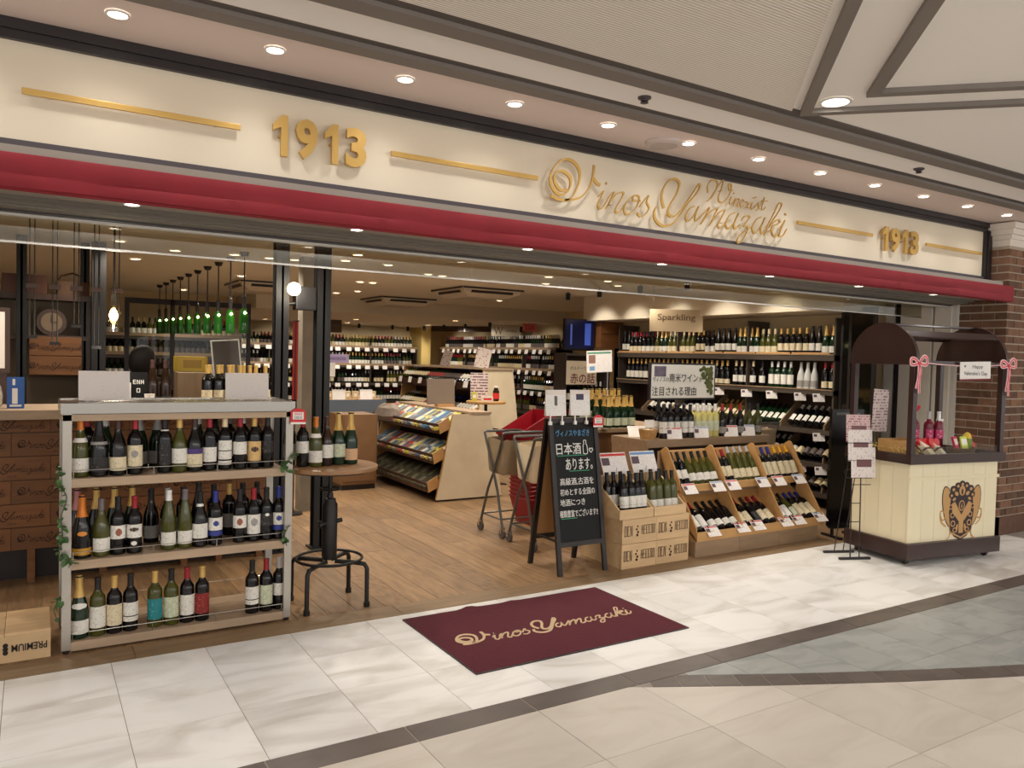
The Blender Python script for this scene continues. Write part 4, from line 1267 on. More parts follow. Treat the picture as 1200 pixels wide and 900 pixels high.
# ------------------------------------------------------------------ wine crates with bottles
def crate_open(x, label):
    t = thing('open_crate', label, 'crate', (x, 4.42, 0.374), group='open display crates')
    MB().box(0, 0.328, 0, 0.014, 0, 0.072).build('front_board', m_pine, t, bevel=0.0012)
    for sx in (0, 0.316):
        MB().prism([(0.014, 0), (0.014, 0.072), (0.33, 0.28), (0.345, 0.28), (0.345, 0)], sx, sx + 0.012, 'x').build('side_board', m_pine, t)
    MB().box(0.012, 0.316, 0.333, 0.345, 0, 0.28).build('back_board', m_pine, t)
    MB().box(0.012, 0.316, 0.014, 0.333, 0, 0.012).build('base_board', m_pine, t)
crate_open(3.685, 'open pine crate of dark red wines, on top of the crate stack nearer the chalkboard')
crate_open(4.022, 'open pine crate of green white wines, on top of the crate stack')
for i, x in enumerate((3.725, 4.062)):
    pass
k = 0
for row, (y, xs) in enumerate(((4.485, (3.80, 3.872, 3.932, 3.978)), (4.585, (3.726, 3.79, 3.86, 3.945)))):
    for i, x in enumerate(xs):
        labs = [(0.045, 0.13, 75, 'white'), (0.062, 0.066, 76, 'brownoval')]
        bottle('dark wine bottle, %s of the %s row in the crate nearer the chalkboard' % (ordinal(i), ('front', 'back')[row]), 'red wines in the open crate', 'bordeaux', at(x, y + 0.02, 0.398, -0.4, 0.12), 'dark', 'black', labs)
for row, (y, xs) in enumerate(((4.49, (4.085, 4.150, 4.235, 4.300)), (4.59, (4.075, 4.17, 4.26)))):
    for i, x in enumerate(xs):
        bottle('olive wine bottle, %s of the %s row in the crate of white wines' % (ordinal(i), ('front', 'back')[row]), 'white wines in the open crate', 'bordeaux', at(x, y + 0.02, 0.398, -0.4, 0.12), 'olive', 'black', [(0.03, 0.085, 75, 'white')])
def crate_closed(x, z, label):
    t = thing('wine_crate', label, 'crate', (x, 4.43, z), group='stacked printed pine crates')
    w, d, h = 0.336, 0.50, 0.183
    MB().box(0, w, 0, 0.014, 0, h).build('front_board', m_pine, t, bevel=0.0015)
    MB().box(0, w, d - 0.014, d, 0, h).build('back_board', m_pine, t)
    for sx in (0, w - 0.012):
        MB().box(sx, sx + 0.012, 0.0145, d - 0.0145, 0, h).build('side_board', m_pine, t)
    MB().box(0.012, w - 0.012, 0.0145, d - 0.0145, h - 0.012, h - 0.001).build('lid', m_pine, t)
    marks('lettering', 3, 0.085, 0.078, m_inkb, t, TR(0.058, -0.001, 0.095), 4)
    marks('lettering', 6, 0.14, 0.07, m_inkb, t, TR(0.252, -0.001, 0.097), 9)
    mk = MB()
    for j in range(4):
        mk.lathe([(0.004, -0.0007), (0.011 - 0.0012 * j, -0.0007), (0.011 - 0.0012 * j, 0.0007), (0.004, 0.0007)], 10, mtx=TR(0.145 + 0.008 * math.sin(j * 2.2), -0.0005, 0.06 + 0.022 * j) @ RX(PI / 2))
    mk.build('printed_mark', m_inkb, t)
crate_closed(3.722, 0.0, 'printed pine crate, bottom of stack nearer the chalkboard')
crate_closed(4.060, 0.0, 'printed pine crate, bottom of stack nearer the tiered bins')
crate_closed(3.722, 0.186, 'printed pine crate, upper one nearer the chalkboard')
crate_closed(4.060, 0.186, 'printed pine crate, upper one nearer the tiered bins')
card(3.875, 4.70, 0.665, 0.245, 0.175, 'large red-headed info card above the crate of red wines', (205, 60, 56), 0.42, -0.05, 'info cards above the open crates', name='info_card', stem=0.1)
card(4.175, 4.70, 0.665, 0.245, 0.175, 'large blue-headed info card above the crate of white wines', (110, 150, 200), 0.42, -0.05, 'info cards above the open crates', name='info_card', stem=0.1)

# ------------------------------------------------------------------ tiered bins
td = thing('tiered_display', 'two-tier plywood bin display of slanted wine bottles on an oak plinth', 'display', (4.48, 4.43, 0))
for k in range(3):
    MB().box(0.50 * k + 0.001, 0.50 * k + 0.499, 0.01, 0.50, 0, 0.125).build('plinth', m_plinth, td, bevel=0.002)
DX = [0.01, 0.53, 1.045, 1.555]
MB().box(0.01, 1.567, 0, 0.014, 0.126, 0.20).build('lower_lip', m_ply, td, bevel=0.0015)
MB().prism([(0.014, 0.127), (0.014, 0.145), (0.37, 0.424), (0.37, 0.404)], 0.01, 1.567, 'x').build('lower_floor', m_ply, td)
MB().box(0.01, 1.567, 0.37, 0.384, 0.126, 0.50).build('riser', m_plinth, td)
MB().box(0.01, 1.567, 0.205, 0.219, 0.485, 0.545).build('upper_lip', m_ply, td, bevel=0.0015)
MB().box(0.01, 1.567, 0.219, 0.37, 0.49, 0.505).build('upper_floor', m_ply, td)
MB().prism([(0.305, 0.505), (0.318, 0.505), (0.468, 0.80), (0.455, 0.80)], 0.01, 1.567, 'x').build('upper_back', m_ply, td)
MB().box(0.01, 1.567, 0.46, 0.49, 0.126, 0.795).build('back_panel', m_plinth, td)
for x in DX:
    MB().prism([(0.0145, 0.127), (0.0145, 0.225), (0.20, 0.50), (0.30, 0.50), (0.30, 0.127)], x, x + 0.012, 'x').build('lower_divider', m_ply, td)
    MB().prism([(0.2195, 0.506), (0.2195, 0.57), (0.375, 0.832), (0.405, 0.838), (0.462, 0.80), (0.315, 0.506)], x, x + 0.012, 'x').build('upper_divider', m_ply, td)
def bin_row(tier, bname, xs, specs, dx=0.0):
    for i, x in enumerate(xs):
        sh, gl, cp, labs = specs[i]
        if tier == 'upper':
            m = at(x, 4.43 + 0.268, 0.522, -0.15, math.radians(27))
        else:
            m = at(x, 4.43 + 0.045, 0.190, -0.1, math.radians(52))
        bottle('%s, %s from left in %s bin' % (bdesc(sh, gl, cp, labs), ordinal(i), bname), 'bottles in the %s' % bname, sh, m, gl, cp, labs)
W1 = ('bordeaux', 'dark', 'black', [(0.06, 0.135, 75, 'white')])
W2 = ('burgundy', 'olive', 'black', [(0.035, 0.10, 75, 'white')])
bin_row('upper', 'first upper', (4.545, 4.622, 4.70, 4.785, 4.865, 4.945), [W1, W1, W2, W2, W2, W2])
R1 = ('bordeaux', 'dark', 'red', [(0.05, 0.14, 75, 'cream')])
G1 = ('hock', 'olive', 'silver', [(0.03, 0.11, 75, 'cream')])
bin_row('upper', 'second upper', (5.065, 5.145, 5.225, 5.305, 5.385, 5.465), [R1, R1, G1, G1, G1, G1])
B1 = ('bordeaux', 'dark', 'blue', [(0.03, 0.15, 60, 'cream')])
Y1 = ('bordeaux', 'dark', 'yellow', [(0.03, 0.15, 60, 'cream')])
bin_row('upper', 'third upper', (5.575, 5.655, 5.735, 5.82, 5.90, 5.98), [B1, B1, B1, Y1, Y1, Y1])
Q1 = ('bordeaux', 'dark', 'red', [(0.03, 0.15, 60, 'plain')])
Q2 = ('bordeaux', 'dark', 'black', [(0.03, 0.09, 70, 'white')])
bin_row('lower', 'first lower', (4.56, 4.64, 4.735, 4.815, 4.90, 4.98)[:6], [Q1, Q1, Q2, Q2, Q2, Q2])
Q3 = ('bordeaux', 'dark', 'red', [(0.03, 0.13, 75, 'cream')])
bin_row('lower', 'second lower', (5.085, 5.165, 5.27, 5.35, 5.43), [Q3, Q3, ('bordeaux', 'dark', 'brown', [(0.03, 0.12, 50, 'black')]), Q3, Q3])
Q4 = ('bordeaux', 'dark', 'blue', [(0.03, 0.15, 60, 'cream')])
bin_row('lower', 'third lower', (5.59, 5.67, 5.75, 5.835, 5.915, 5.995), [Q1, Q1, ('bordeaux', 'olive', 'black', [(0.03, 0.12, 50, 'pgreen')]), Q4, Q4, Q4])
for i, (x, c) in enumerate(((4.53, 1), (4.85, 0), (5.03, 1), (5.40, 0), (5.61, 1), (5.88, 0))):
    card(x + 0.02, 4.556, 0.486, 0.135, 0.10, '%s-headed price card, %s from left on the upper bin lip' % (('blue', 'red')[c], ordinal(i)), ((150, 170, 205), (205, 80, 80))[c], 0.75, -0.05)
for i, (x, c) in enumerate(((4.66, 1), (5.00, 1), (5.19, 1), (5.54, 1), (5.71, 1), (6.00, 0))):
    card(x, 4.395, 0.165, 0.135, 0.10, '%s-headed price card, %s from left on the lower bin lip' % (('blue', 'red')[c], ordinal(i)), ((150, 170, 205), (205, 80, 80))[c], 0.85, -0.05)

# ------------------------------------------------------------------ oak counter behind the bins
ct = thing('display_counter', 'long oak counter with a row of standing bottles behind the tiered bins', 'counter', (4.5, 5.07, 0))
MB().box(0, 1.57, 0, 0.48, 0.80, 0.868).build('worktop', m_plinth, ct, bevel=0.002)
for x in (0, 1.54):
    MB().box(x, x + 0.03, 0.01, 0.47, 0, 0.80).build('side_panel', m_plinth, ct)
MB().box(0.03, 1.54, 0.44, 0.46, 0, 0.80).build('back_panel', m_dwood, ct)
MB().box(0.03, 1.54, 0.02, 0.44, 0.38, 0.40).build('shelf', m_plinth, ct)
K1 = ('bordeaux', 'dark', 'black', [(0.05, 0.15, 75, 'white'), (0.085, 0.1, 76, 'red')])
K2 = ('bordeaux', 'pale', 'white', [(0.06, 0.15, 75, 'pgreen')])
K3 = ('burgundy', 'dark', 'red', [(0.03, 0.09, 75, 'grey')])
K4 = ('burgundy', 'olive', 'black', [(0.03, 0.09, 75, 'grey')])
KS = [(4.757, K1), (4.833, K1), (4.909, K1), (5.00, K1), (5.076, K1), (5.168, K2), (5.244, K2), (5.32, K2), (5.396, K2), (5.49, K3), (5.60, K3), (5.725, K3), (5.85, K4), (5.97, K4)]
for i, (x, (sh, gl, cp, labs)) in enumerate(KS):
    bottle('%s, %s from left on the oak counter' % (bdesc(sh, gl, cp, labs), ordinal(i)), 'bottles on the oak counter', sh, at(x, 5.15, 0.868, -0.5), gl, cp, labs)
for i, (x, (sh, gl, cp, labs)) in enumerate(KS[:9]):
    bottle('%s, %s from left in the counter back row' % (bdesc(sh, gl, cp, labs), ordinal(i)), 'bottles on the oak counter', sh, at(x + 0.02, 5.25, 0.868, -0.5), gl, cp, labs)
for i, (x, c) in enumerate(((4.84, 1), (5.17, 0), (5.55, 1), (5.78, 0))):
    card(x, 5.085, 0.869, 0.145, 0.105, '%s-headed price card, %s from left on the oak counter' % (('blue', 'red')[c], ordinal(i)), ((150, 170, 205), (205, 80, 80))[c], 0.3, -0.3, 'price cards on the oak counter')

# ------------------------------------------------------------------ valentine cart
ca = thing('display_cart', 'cream panelled cart with brown arched canopy and gilt crest beside the pillar', 'cart', (5.785, 3.485, 0), math.radians(-9))
CW, CD = 1.06, 0.63
for x in (0.08, CW - 0.08):
    for y in (0.08, CD - 0.08):
        w = MB().rod((x - 0.012, y, 0.026), (x + 0.012, y, 0.026), 0.026, 12).build('caster', m_black, ca)
        MB().box(x - 0.02, x + 0.02, y - 0.015, y + 0.015, 0.045, 0.06).build('caster_fork', m_steel, w)
MB().box(0, CW, 0, CD, 0.05, 0.175).build('skirt', m_cart, ca, bevel=0.004)
b = 0.03
pw = (CW - 2 * b) / 7
for k in range(7):
    MB().box(b + pw * k + 0.0012, b + pw * (k + 1) - 0.0012, b, b + 0.016, 0.176, 0.80).build('plank', m_cartw, ca, bevel=0.0012)
    MB().box(b + pw * k + 0.0012, b + pw * (k + 1) - 0.0012, CD - b - 0.016, CD - b, 0.176, 0.80).build('plank', m_cartw, ca)
pd = (CD - 2 * b - 0.034) / 4
for k in range(4):
    for x in (b, CW - b - 0.016):
        MB().box(x, x + 0.016, b + 0.017 + pd * k + 0.0012, b + 0.017 + pd * (k + 1) - 0.0012, 0.176, 0.80).build('plank', m_cartw, ca, bevel=0.0012)
MB().box(b + 0.016, CW - b - 0.016, b + 0.016, CD - b - 0.016, 0.18, 0.79).build('core', m_dwood, ca)
MB().box(b - 0.004, CW - b + 0.012, b - 0.012, b, 0.665, 0.69).build('moulding', m_cartw, ca, bevel=0.003)
ctop = MB().box(-0.01, CW + 0.01, -0.01, CD + 0.01, 0.80, 0.838).box(-0.01, CW + 0.01, -0.01, 0.03, 0.838, 0.873).box(-0.01, CW + 0.01, CD - 0.03, CD + 0.01, 0.838, 0.873).box(-0.01, 0.03, 0.03, CD - 0.03, 0.838, 0.873).box(CW - 0.03, CW + 0.01, 0.03, CD - 0.03, 0.838, 0.873)
ctop.build('counter_top', m_cart, ca)
for x in (0.005, CW - 0.05):
    for y in (0.005, CD - 0.05):
        MB().box(x, x + 0.045, y, y + 0.045, 0.873, 1.62).build('post', m_cart, ca, bevel=0.002)
R = CD / 2 + 0.012
for x in (0.008, CW - 0.038):
    arc = [(CD / 2 + R * math.cos(a), 1.60 + R * 0.94 * math.sin(a)) for a in [PI * k / 28 for k in range(29)]]
    MB().prism(arc + [(CD / 2 - R, 1.575), (CD / 2 + R, 1.575)], x, x + 0.03, 'x').build('arch_panel', m_cart, ca)
for a in (0.80, 1.57, 2.35):
    y, z = CD / 2 - (R - 0.012) * math.cos(a), 1.60 + (R - 0.012) * 0.94 * math.sin(a)
    MB().box(0.038, CW - 0.038, -0.035, 0.035, -0.008, 0.008, mtx=TR(0, y, z) @ RX(PI / 2 - a)).build('roof_slat', m_cart, ca, bevel=0.002)
MB().box(0.05, CW - 0.05, 0.012, 0.036, 1.575, 1.607).build('front_rail', m_cart, ca)
MB().box(0.05, CW - 0.05, CD - 0.036, CD - 0.012, 1.575, 1.607).build('back_rail', m_cart, ca)
for y in (0.008,):
    MB().box(0.05, CW - 0.05, y + 0.006, y + 0.01, 0.873, 0.93).build('glass_guard', m_clear, ca)
# crest on the front
m_tan = mat('crest_tan', (196, 152, 96), 0.5)
m_cd = mat('crest_dark', (44, 28, 34), 0.5)
cx, cz, cy = 0.62, 0.40, b - 0.0015
def crest(part, m, polys, d):
    mb = MB()
    for p in polys:
        mb.prism([(cx + u * 1.42, cz + v * 1.35) for u, v in p], cy - d, cy, 'y')
    return mb.build(part, m, ca)
def ell(u, v, a, bb, rot=0.0, n=18):
    return [(u + a * math.cos(t) * math.cos(rot) - bb * math.sin(t) * math.sin(rot), v + a * math.cos(t) * math.sin(rot) + bb * math.sin(t) * math.cos(rot)) for t in [2 * PI * k / n for k in range(n)]]
crest('crest_wing', m_cd, [ell(-0.105, 0.03, 0.046, 0.13, 0.22)], 0.0010)
crest('crest_wing', m_cd, [ell(0.105, 0.03, 0.046, 0.13, -0.22)], 0.0010)
crest('crest_wing', m_tan, [ell(-0.105, 0.03, 0.040, 0.123, 0.22)], 0.0018)
crest('crest_wing', m_tan, [ell(0.105, 0.03, 0.040, 0.123, -0.22)], 0.0018)
crest('crest_shield', m_cd, [[(-0.085, 0.10), (0.085, 0.10), (0.10, 0.0), (0.085, -0.11), (0.05, -0.15), (0, -0.172), (-0.05, -0.15), (-0.085, -0.11), (-0.10, 0.0)]], 0.0026)
crest('crest_shield', m_tan, [[(-0.078, 0.05), (-0.055, 0.06), (0, -0.02), (0.055, 0.06), (0.078, 0.05), (0.075, 0.0), (0.018, -0.06), (0.018, -0.13), (-0.018, -0.13), (-0.018, -0.06), (-0.075, 0.0)]], 0.0034)
crest('crest_helm', m_cd, [ell(0, 0.118, 0.075, 0.05)], 0.0030)
crest('crest_helm', m_tan, [ell(0, 0.125, 0.024, 0.03)], 0.0038)
crest('crest_helm', m_cd, [ell(0, 0.118, 0.008, 0.018)], 0.0044)
for s in (-1, 1):
    crest('crest_scroll', m_tan, [ell(s * 0.045, 0.108, 0.016, 0.011, s * 0.6)], 0.0038)
    crest('crest_scroll', m_tan, [ell(s * 0.062, 0.075, 0.014, 0.008, -s * 0.5)], 0.0038)
    crest('crest_scroll', m_tan, [ell(s * 0.034, -0.10, 0.008, 0.026, s * 0.2)], 0.0038)
crest('crest_medallion', m_tan, [ell(0, 0.035, 0.024, 0.032)], 0.0042)
crest('crest_medallion', m_cd, [ell(0, 0.035, 0.017, 0.025)], 0.0048)
text('crest_initial', '6', 0.04, m_tan, ca, TR(cx, cy - 0.005, cz + 0.047), 0.0004, width=0.02, height=0.044)
for u, v, a in ((-0.07, 0.135, 0.024), (-0.035, 0.155, 0.022), (0.035, 0.155, 0.022), (0.07, 0.135, 0.024), (0, 0.165, 0.022), (-0.085, 0.10, 0.02), (0.085, 0.10, 0.02)):
    crest('crest_scroll', m_cd, [ell(u, v, a, a * 0.9)], 0.0036)
    crest('crest_scroll', m_tan, [ell(u, v - 0.002, a * 0.45, a * 0.4)], 0.0044)
for s in (-1, 1):
    for u, v, a in ((0.088, 0.03, 0.015), (0.072, -0.02, 0.017), (0.066, -0.07, 0.019), (0.05, -0.11, 0.016)):
        crest('crest_scroll', m_tan, [ell(s * u, v, a, a)], 0.0036)
        crest('crest_scroll', m_cd, [ell(s * u, v, a * 0.62, a * 0.62)], 0.0044)
    mb = MB()
    pen(mb, [(cx + s * 0.234, cz - 0.027), (cx + s * 0.213, cz - 0.061), (cx + s * 0.182, cz - 0.047), (cx + s * 0.192, cz + 0.000), (cx + s * 0.234, cz + 0.007), (cx + s * 0.227, cz - 0.068), (cx + s * 0.170, cz - 0.115)], 0.014, cy - 0.0012, cy, 0.6)
    pen(mb, [(cx + s * 0.142, cz - 0.068), (cx + s * 0.121, cz - 0.176), (cx + s * 0.156, cz - 0.223), (cx + s * 0.192, cz - 0.230)], 0.012, cy - 0.0012, cy, 0.6)
    mb.build('crest_scroll', m_tan, ca)
crest('crest_ribbon', m_tan, [[(-0.08, -0.118), (0, -0.152), (0.08, -0.118), (0.08, -0.128), (0, -0.163), (-0.08, -0.128)]], 0.0040)
M_CA = TR(5.785, 3.485, 0) @ RZ(math.radians(-9))
def oncart(x, y, z):
    return tuple(M_CA @ Vector((x, y, z)))
RZC = math.radians(-9)
# card and ribbons across the front
hc = thing('hanging_card', 'white Happy Valentine\'s Day card hanging from the cart canopy', 'sign', oncart(0.66, -0.012, 1.475), RZC)
MB().box(-0.175, 0.175, -0.002, 0.002, -0.003, 0.135, mtx=RY(-0.03)).build('sheet', m_white, hc)
MB().box(-0.175, 0.175, -0.003, 0.002, -0.014, -0.002, mtx=RY(-0.03)).build('border', mat('dark_red', (120, 20, 40), 0.6), hc)
text('lettering', 'Happy', 0.05, mat('card_ink', (90, 84, 88), 0.6), hc, TR(0.02, -0.0035, 0.092), 0.0003, width=0.12, height=0.036)
text('lettering', "Valentine's Day", 0.05, MATS['card_ink'], hc, TR(0, -0.0035, 0.038), 0.0003, width=0.27, height=0.042)
text('lettering', '\u2665', 0.03, MATS['card_ink'], hc, TR(-0.125, -0.0035, 0.095), 0.0003, width=0.018, height=0.018)
m_rib1 = mat('ribbon_red', (206, 62, 78), 0.5)
m_rib2 = mat('ribbon_pink', (240, 196, 196), 0.5)
def bow(x, label, long):
    t = thing('ribbon_bow', label, 'ribbon', oncart(x, -0.012, 1.585), RZC, group='striped ribbon bows on the cart')
    for s in (-1, 1):
        lp = MB()
        for m_i, (a, bb) in enumerate(((0.012, 0.0), (0.004, 0.0))):
            pts = [(0, 0), (s * 0.05, 0.045 + 0.01 * s), (s * 0.085, 0.03), (s * 0.075, -0.012), (0, 0)]
            pen(lp, pts, 0.026 if m_i == 0 else 0.010, -0.004 - 0.002 * m_i, 0.002 - 0.0021 * m_i, 0.9, mi=m_i)
        lp.build('loop', [m_rib2, m_rib1], t)
        tl = MB()
        for m_i, w in enumerate((0.020, 0.008)):
            pen(tl, [(0, 0), (s * 0.012 + 0.012, -0.06), (s * 0.008 + 0.004, -0.12), (s * 0.018 - 0.004, -long * (1 if s > 0 else 0.85))], w, -0.003 - 0.002 * m_i, 0.002 - 0.0021 * m_i, 0.9, mi=m_i)
        tl.build('tail', [m_rib2, m_rib1], t)
    MB().box(-0.012, 0.012, -0.010, 0.004, -0.012, 0.012).build('knot', m_rib1, t, bevel=0.003)
bow(0.03, 'striped red ribbon bow on the cart post nearest the leaflet stand', 0.23)
bow(CW - 0.015, 'striped red ribbon bow on the cart post against the brick pillar', 0.25)
rb = MB()
rb.tube([oncart(0.06, -0.004, 1.592), oncart(0.3, -0.004, 1.578), oncart(0.62, -0.004, 1.572), oncart(0.85, -0.004, 1.58), oncart(CW - 0.05, -0.004, 1.592)], 0.004, 6)
tag(rb.build('garland', m_rib2), 'pale ribbon cord strung between the two bows of the cart', 'ribbon')
# goods on the cart counter (z = 0.839 floor of tray)
ZT = 0.839
straw = MB()
rs = random.Random(5)
for i in range(420):
    x, y = rs.uniform(0.05, 0.40), rs.uniform(0.05, CD - 0.07)
    a, l = rs.uniform(0, 6.28), rs.uniform(0.02, 0.05)
    z = ZT + 0.02 + rs.uniform(0, 0.055)
    d = Vector((math.cos(a) * l, math.sin(a) * l, rs.uniform(-0.01, 0.01)))
    p = Vector((x, y, z))
    n = Vector((-math.sin(a), math.cos(a), 0)) * 0.0025
    straw.add([p - n, p + n, p + n + d * 0.5 + Vector((0, 0, 0.006)), p - n + d * 0.5 + Vector((0, 0, 0.006)), p + n + d, p - n + d], [(0, 1, 2, 3), (3, 2, 4, 5)], 0, M_CA)
tag(straw.build('packing_straw', mat('yellow_straw', (226, 200, 110), 0.8)), 'yellow shredded paper straw on the cart counter', 'straw', kind='stuff')
t = thing('wooden_box', 'open plywood box on the straw in the cart', 'box', oncart(0.13, 0.22, ZT), RZC)
for a in ((0, 0.27, 0, 0.012, 0, 0.12), (0, 0.27, 0.20, 0.212, 0, 0.12), (0, 0.012, 0.0121, 0.20, 0, 0.12), (0.258, 0.27, 0.0121, 0.20, 0, 0.12), (0.012, 0.258, 0.012, 0.20, 0, 0.01)):
    MB().box(*a).build('board', m_ply, t)
for i, (x, y, lb, gl, cp, nm) in enumerate(((0.42, 0.33, 'pink', 'rose', 'silver', 'rose bottle with pink label beside the box in the cart'), (0.545, 0.30, 'pink', 'rose', 'silver', 'rose bottle with pink label in the middle of the cart'), (0.625, 0.27, 'pink', 'rose', 'white', 'rose bottle with a white ribbon at its neck in the cart'))):
    bb = bottle(nm, 'rose bottles in the cart', 'bordeaux', M_CA @ TR(x, y, ZT + 0.05) , gl, cp, [(0.08, 0.15, 80, lb)])
    if i == 2:
        MB().lathe([(0.0155, 0.228), (0.021, 0.234), (0.0155, 0.24)], 12).box(-0.03, 0.03, -0.022, -0.018, 0.224, 0.24).build('neck_ribbon', m_white, bb)
    if i == 0:
        pk = MB()
        for k in range(14):
            a = k * 2.4
            pk.rod((0, 0, 0.27), (0.035 * math.cos(a), 0.035 * math.sin(a), 0.33 + 0.01 * (k % 3)), 0.002, 4, r2=0.008)
        pk.build('tinsel_topper', m_rib1, bb)
t = thing('riser_block', 'low dark block under the rose bottles in the cart', 'riser', oncart(0.35, 0.22, ZT), RZC)
MB().box(0, 0.34, 0, 0.18, 0, 0.05).build('block', m_dwood, t)
def heart(x, y, z, s, label, rz=0.0, m=None):
    t = thing('heart_box', label, 'gift', oncart(x, y, z), RZC + rz, group='red heart boxes in the cart')
    pts = [(s * (16 * math.sin(a) ** 3) / 16, s * (13 * math.cos(a) - 5 * math.cos(2 * a) - 2 * math.cos(3 * a) - math.cos(4 * a) + 13) / 16) for a in [2 * PI * k / 30 for k in range(30)]]
    MB().prism(pts, 0, 0.035, 'y', mtx=RX(-0.3)).build('lid', mat('heart_red', (200, 30, 44), 0.35), t, bevel=0.004)
    MB().prism([(u * 0.96, v * 0.96 + 0.002) for u, v in pts], 0.036, 0.05, 'y', mtx=RX(-0.3)).build('tray', mat('heart_dark', (150, 20, 34), 0.4), t)
heart(0.30, 0.12, ZT + 0.06, 0.06, 'red heart box beside the plywood box in the cart')
heart(0.395, 0.10, ZT + 0.06, 0.06, 'red heart box behind the cream gift boxes in the cart')
heart(0.90, 0.16, ZT + 0.012, 0.062, 'red heart box nearest the brick pillar in the cart')
def gift(x, y, z, rx, rz, label):
    t = thing('gift_box', label, 'gift', oncart(x, y, z), RZC + rz, group='cream gift boxes in the cart')
    K = RX(rx)
    MB().box(-0.045, 0.045, 0, 0.04, 0, 0.17, mtx=K).build('box', mat('gift_cream', (232, 220, 196), 0.6), t, bevel=0.002)
    MB().box(-0.047, 0.047, -0.002, 0.042, 0.075, 0.09, mtx=K).build('ribbon', mat('gift_ribbon', (86, 44, 36), 0.5), t)
gift(0.33, 0.05, ZT + 0.012, -0.75, 0.3, 'cream gift box with brown ribbon next to the cart post')
gift(0.46, 0.05, ZT + 0.012, -0.75, 0.45, 'cream gift box with brown ribbon in front of the rose bottles')
t = thing('woven_basket', 'shallow brown woven basket in the cart', 'basket', oncart(0.72, 0.13, ZT), RZC)
for k in range(6):
    MB().tube([((0.11 + 0.004 * k) * math.cos(a), (0.07 + 0.003 * k) * math.sin(a), 0.006 + 0.011 * k) for a in [2 * PI * j / 20 for j in range(20)]], 0.006, 6, closed=True).build('weave', mat('basket_brown', (110, 74, 44), 0.8), t)
MB().lathe([(0.001, 0), (0.10, 0), (0.10, 0.006), (0.001, 0.006)], 20).build('base', MATS['basket_brown'], t).scale = (1, 0.65, 1)
def packet(x, y, rz, col, col2, label):
    t = thing('sweet_packet', label, 'packet', oncart(x, y, ZT + 0.012), RZC + rz)
    MB().box(-0.03, 0.03, 0, 0.018, 0, 0.15, mtx=RX(-0.3)).build('packet', mat('pk_%d%d' % (col[0], col[1]), col, 0.4), t, bevel=0.004)
    MB().box(-0.024, 0.024, -0.001, 0, 0.08, 0.13, mtx=RX(-0.3)).build('print', mat('pp_%d%d' % (col2[0], col2[1]), col2, 0.4), t)
packet(0.665, 0.10, 0.2, (196, 44, 84), (240, 220, 220), 'tall pink packet standing in the cart basket')
packet(0.735, 0.09, -0.2, (206, 220, 90), (240, 240, 230), 'pale green and white packet in the cart basket')
t = thing('toy_parrot', 'green and yellow bird ornament at the back of the cart basket', 'ornament', oncart(0.80, 0.14, ZT + 0.02), RZC)
MB().lathe([(0.001, 0), (0.03, 0.02), (0.042, 0.06), (0.036, 0.11), (0.02, 0.15), (0.001, 0.165)], 14).build('body', mat('bird_green', (120, 140, 40), 0.5), t, smooth=True)
MB().lathe([(0.001, 0.105), (0.034, 0.115), (0.03, 0.14), (0.018, 0.158), (0.001, 0.166)], 14).build('head', mat('bird_yellow', (220, 190, 60), 0.5), t, smooth=True).location = (0, 0, 0.004)
MB().rod((0.015, -0.02, 0.14), (0.045, -0.03, 0.145), 0.01, 8, r2=0.002).build('beak', m_rib1, t)
t = thing('poster_stand', 'printed poster standing at the back of the cart beside a post', 'poster', oncart(0.28, CD - 0.06, ZT), RZC + 0.15)
MB().box(-0.105, 0.105, 0, 0.004, 0.16, 0.52, mtx=RY(0.06)).build('sheet', printed('pink_poster', (214, 198, 192), (140, 100, 112), 0.025, 0.5), t)
MB().box(-0.06, 0.06, -0.01, 0.02, 0, 0.01).rod((0, 0.008, 0), (0, 0.008, 0.4), 0.005).build('stand', m_black, t)

# ------------------------------------------------------------------ leaflet stand and black sign
ls = thing('leaflet_stand', 'black wire stand holding printed leaflets in front of the cart', 'leaflet stand', (5.66, 3.90, 0), math.radians(-22))
for y in (-0.08, 0.14):
    MB().box(-0.135, 0.135, y - 0.012, y + 0.012, 0, 0.018).build('foot', m_black, ls)
for x in (-0.04, 0.04):
    MB().rod((x, -0.08, 0.018), (x, -0.05, 1.05), 0.005).build('upright', m_black, ls)
    MB().rod((x, 0.14, 0.018), (x, -0.03, 0.9), 0.004).build('back_strut', m_black, ls)
for z in (0.30, 0.45, 0.60, 0.72, 0.84):
    MB().rod((-0.10 if z > 0.6 else -0.04, -0.06, z), (0.13 if z > 0.5 else 0.04, -0.06, z), 0.0035).build('cross_wire', m_black, ls)
for z in (0.66, 0.80, 0.94):
    MB().tube([(-0.11, -0.06, z + 0.05), (-0.11, -0.10, z), (0.11, -0.10, z), (0.11, -0.06, z + 0.05)], 0.003, 6).build('pocket_wire', m_black, ls)
m_leaf1 = printed('leaflet_red', (206, 176, 174), (150, 90, 100), 0.02, 0.5)
m_leaf2 = printed('leaflet_white', (226, 216, 210), (170, 140, 142), 0.014, 0.42)
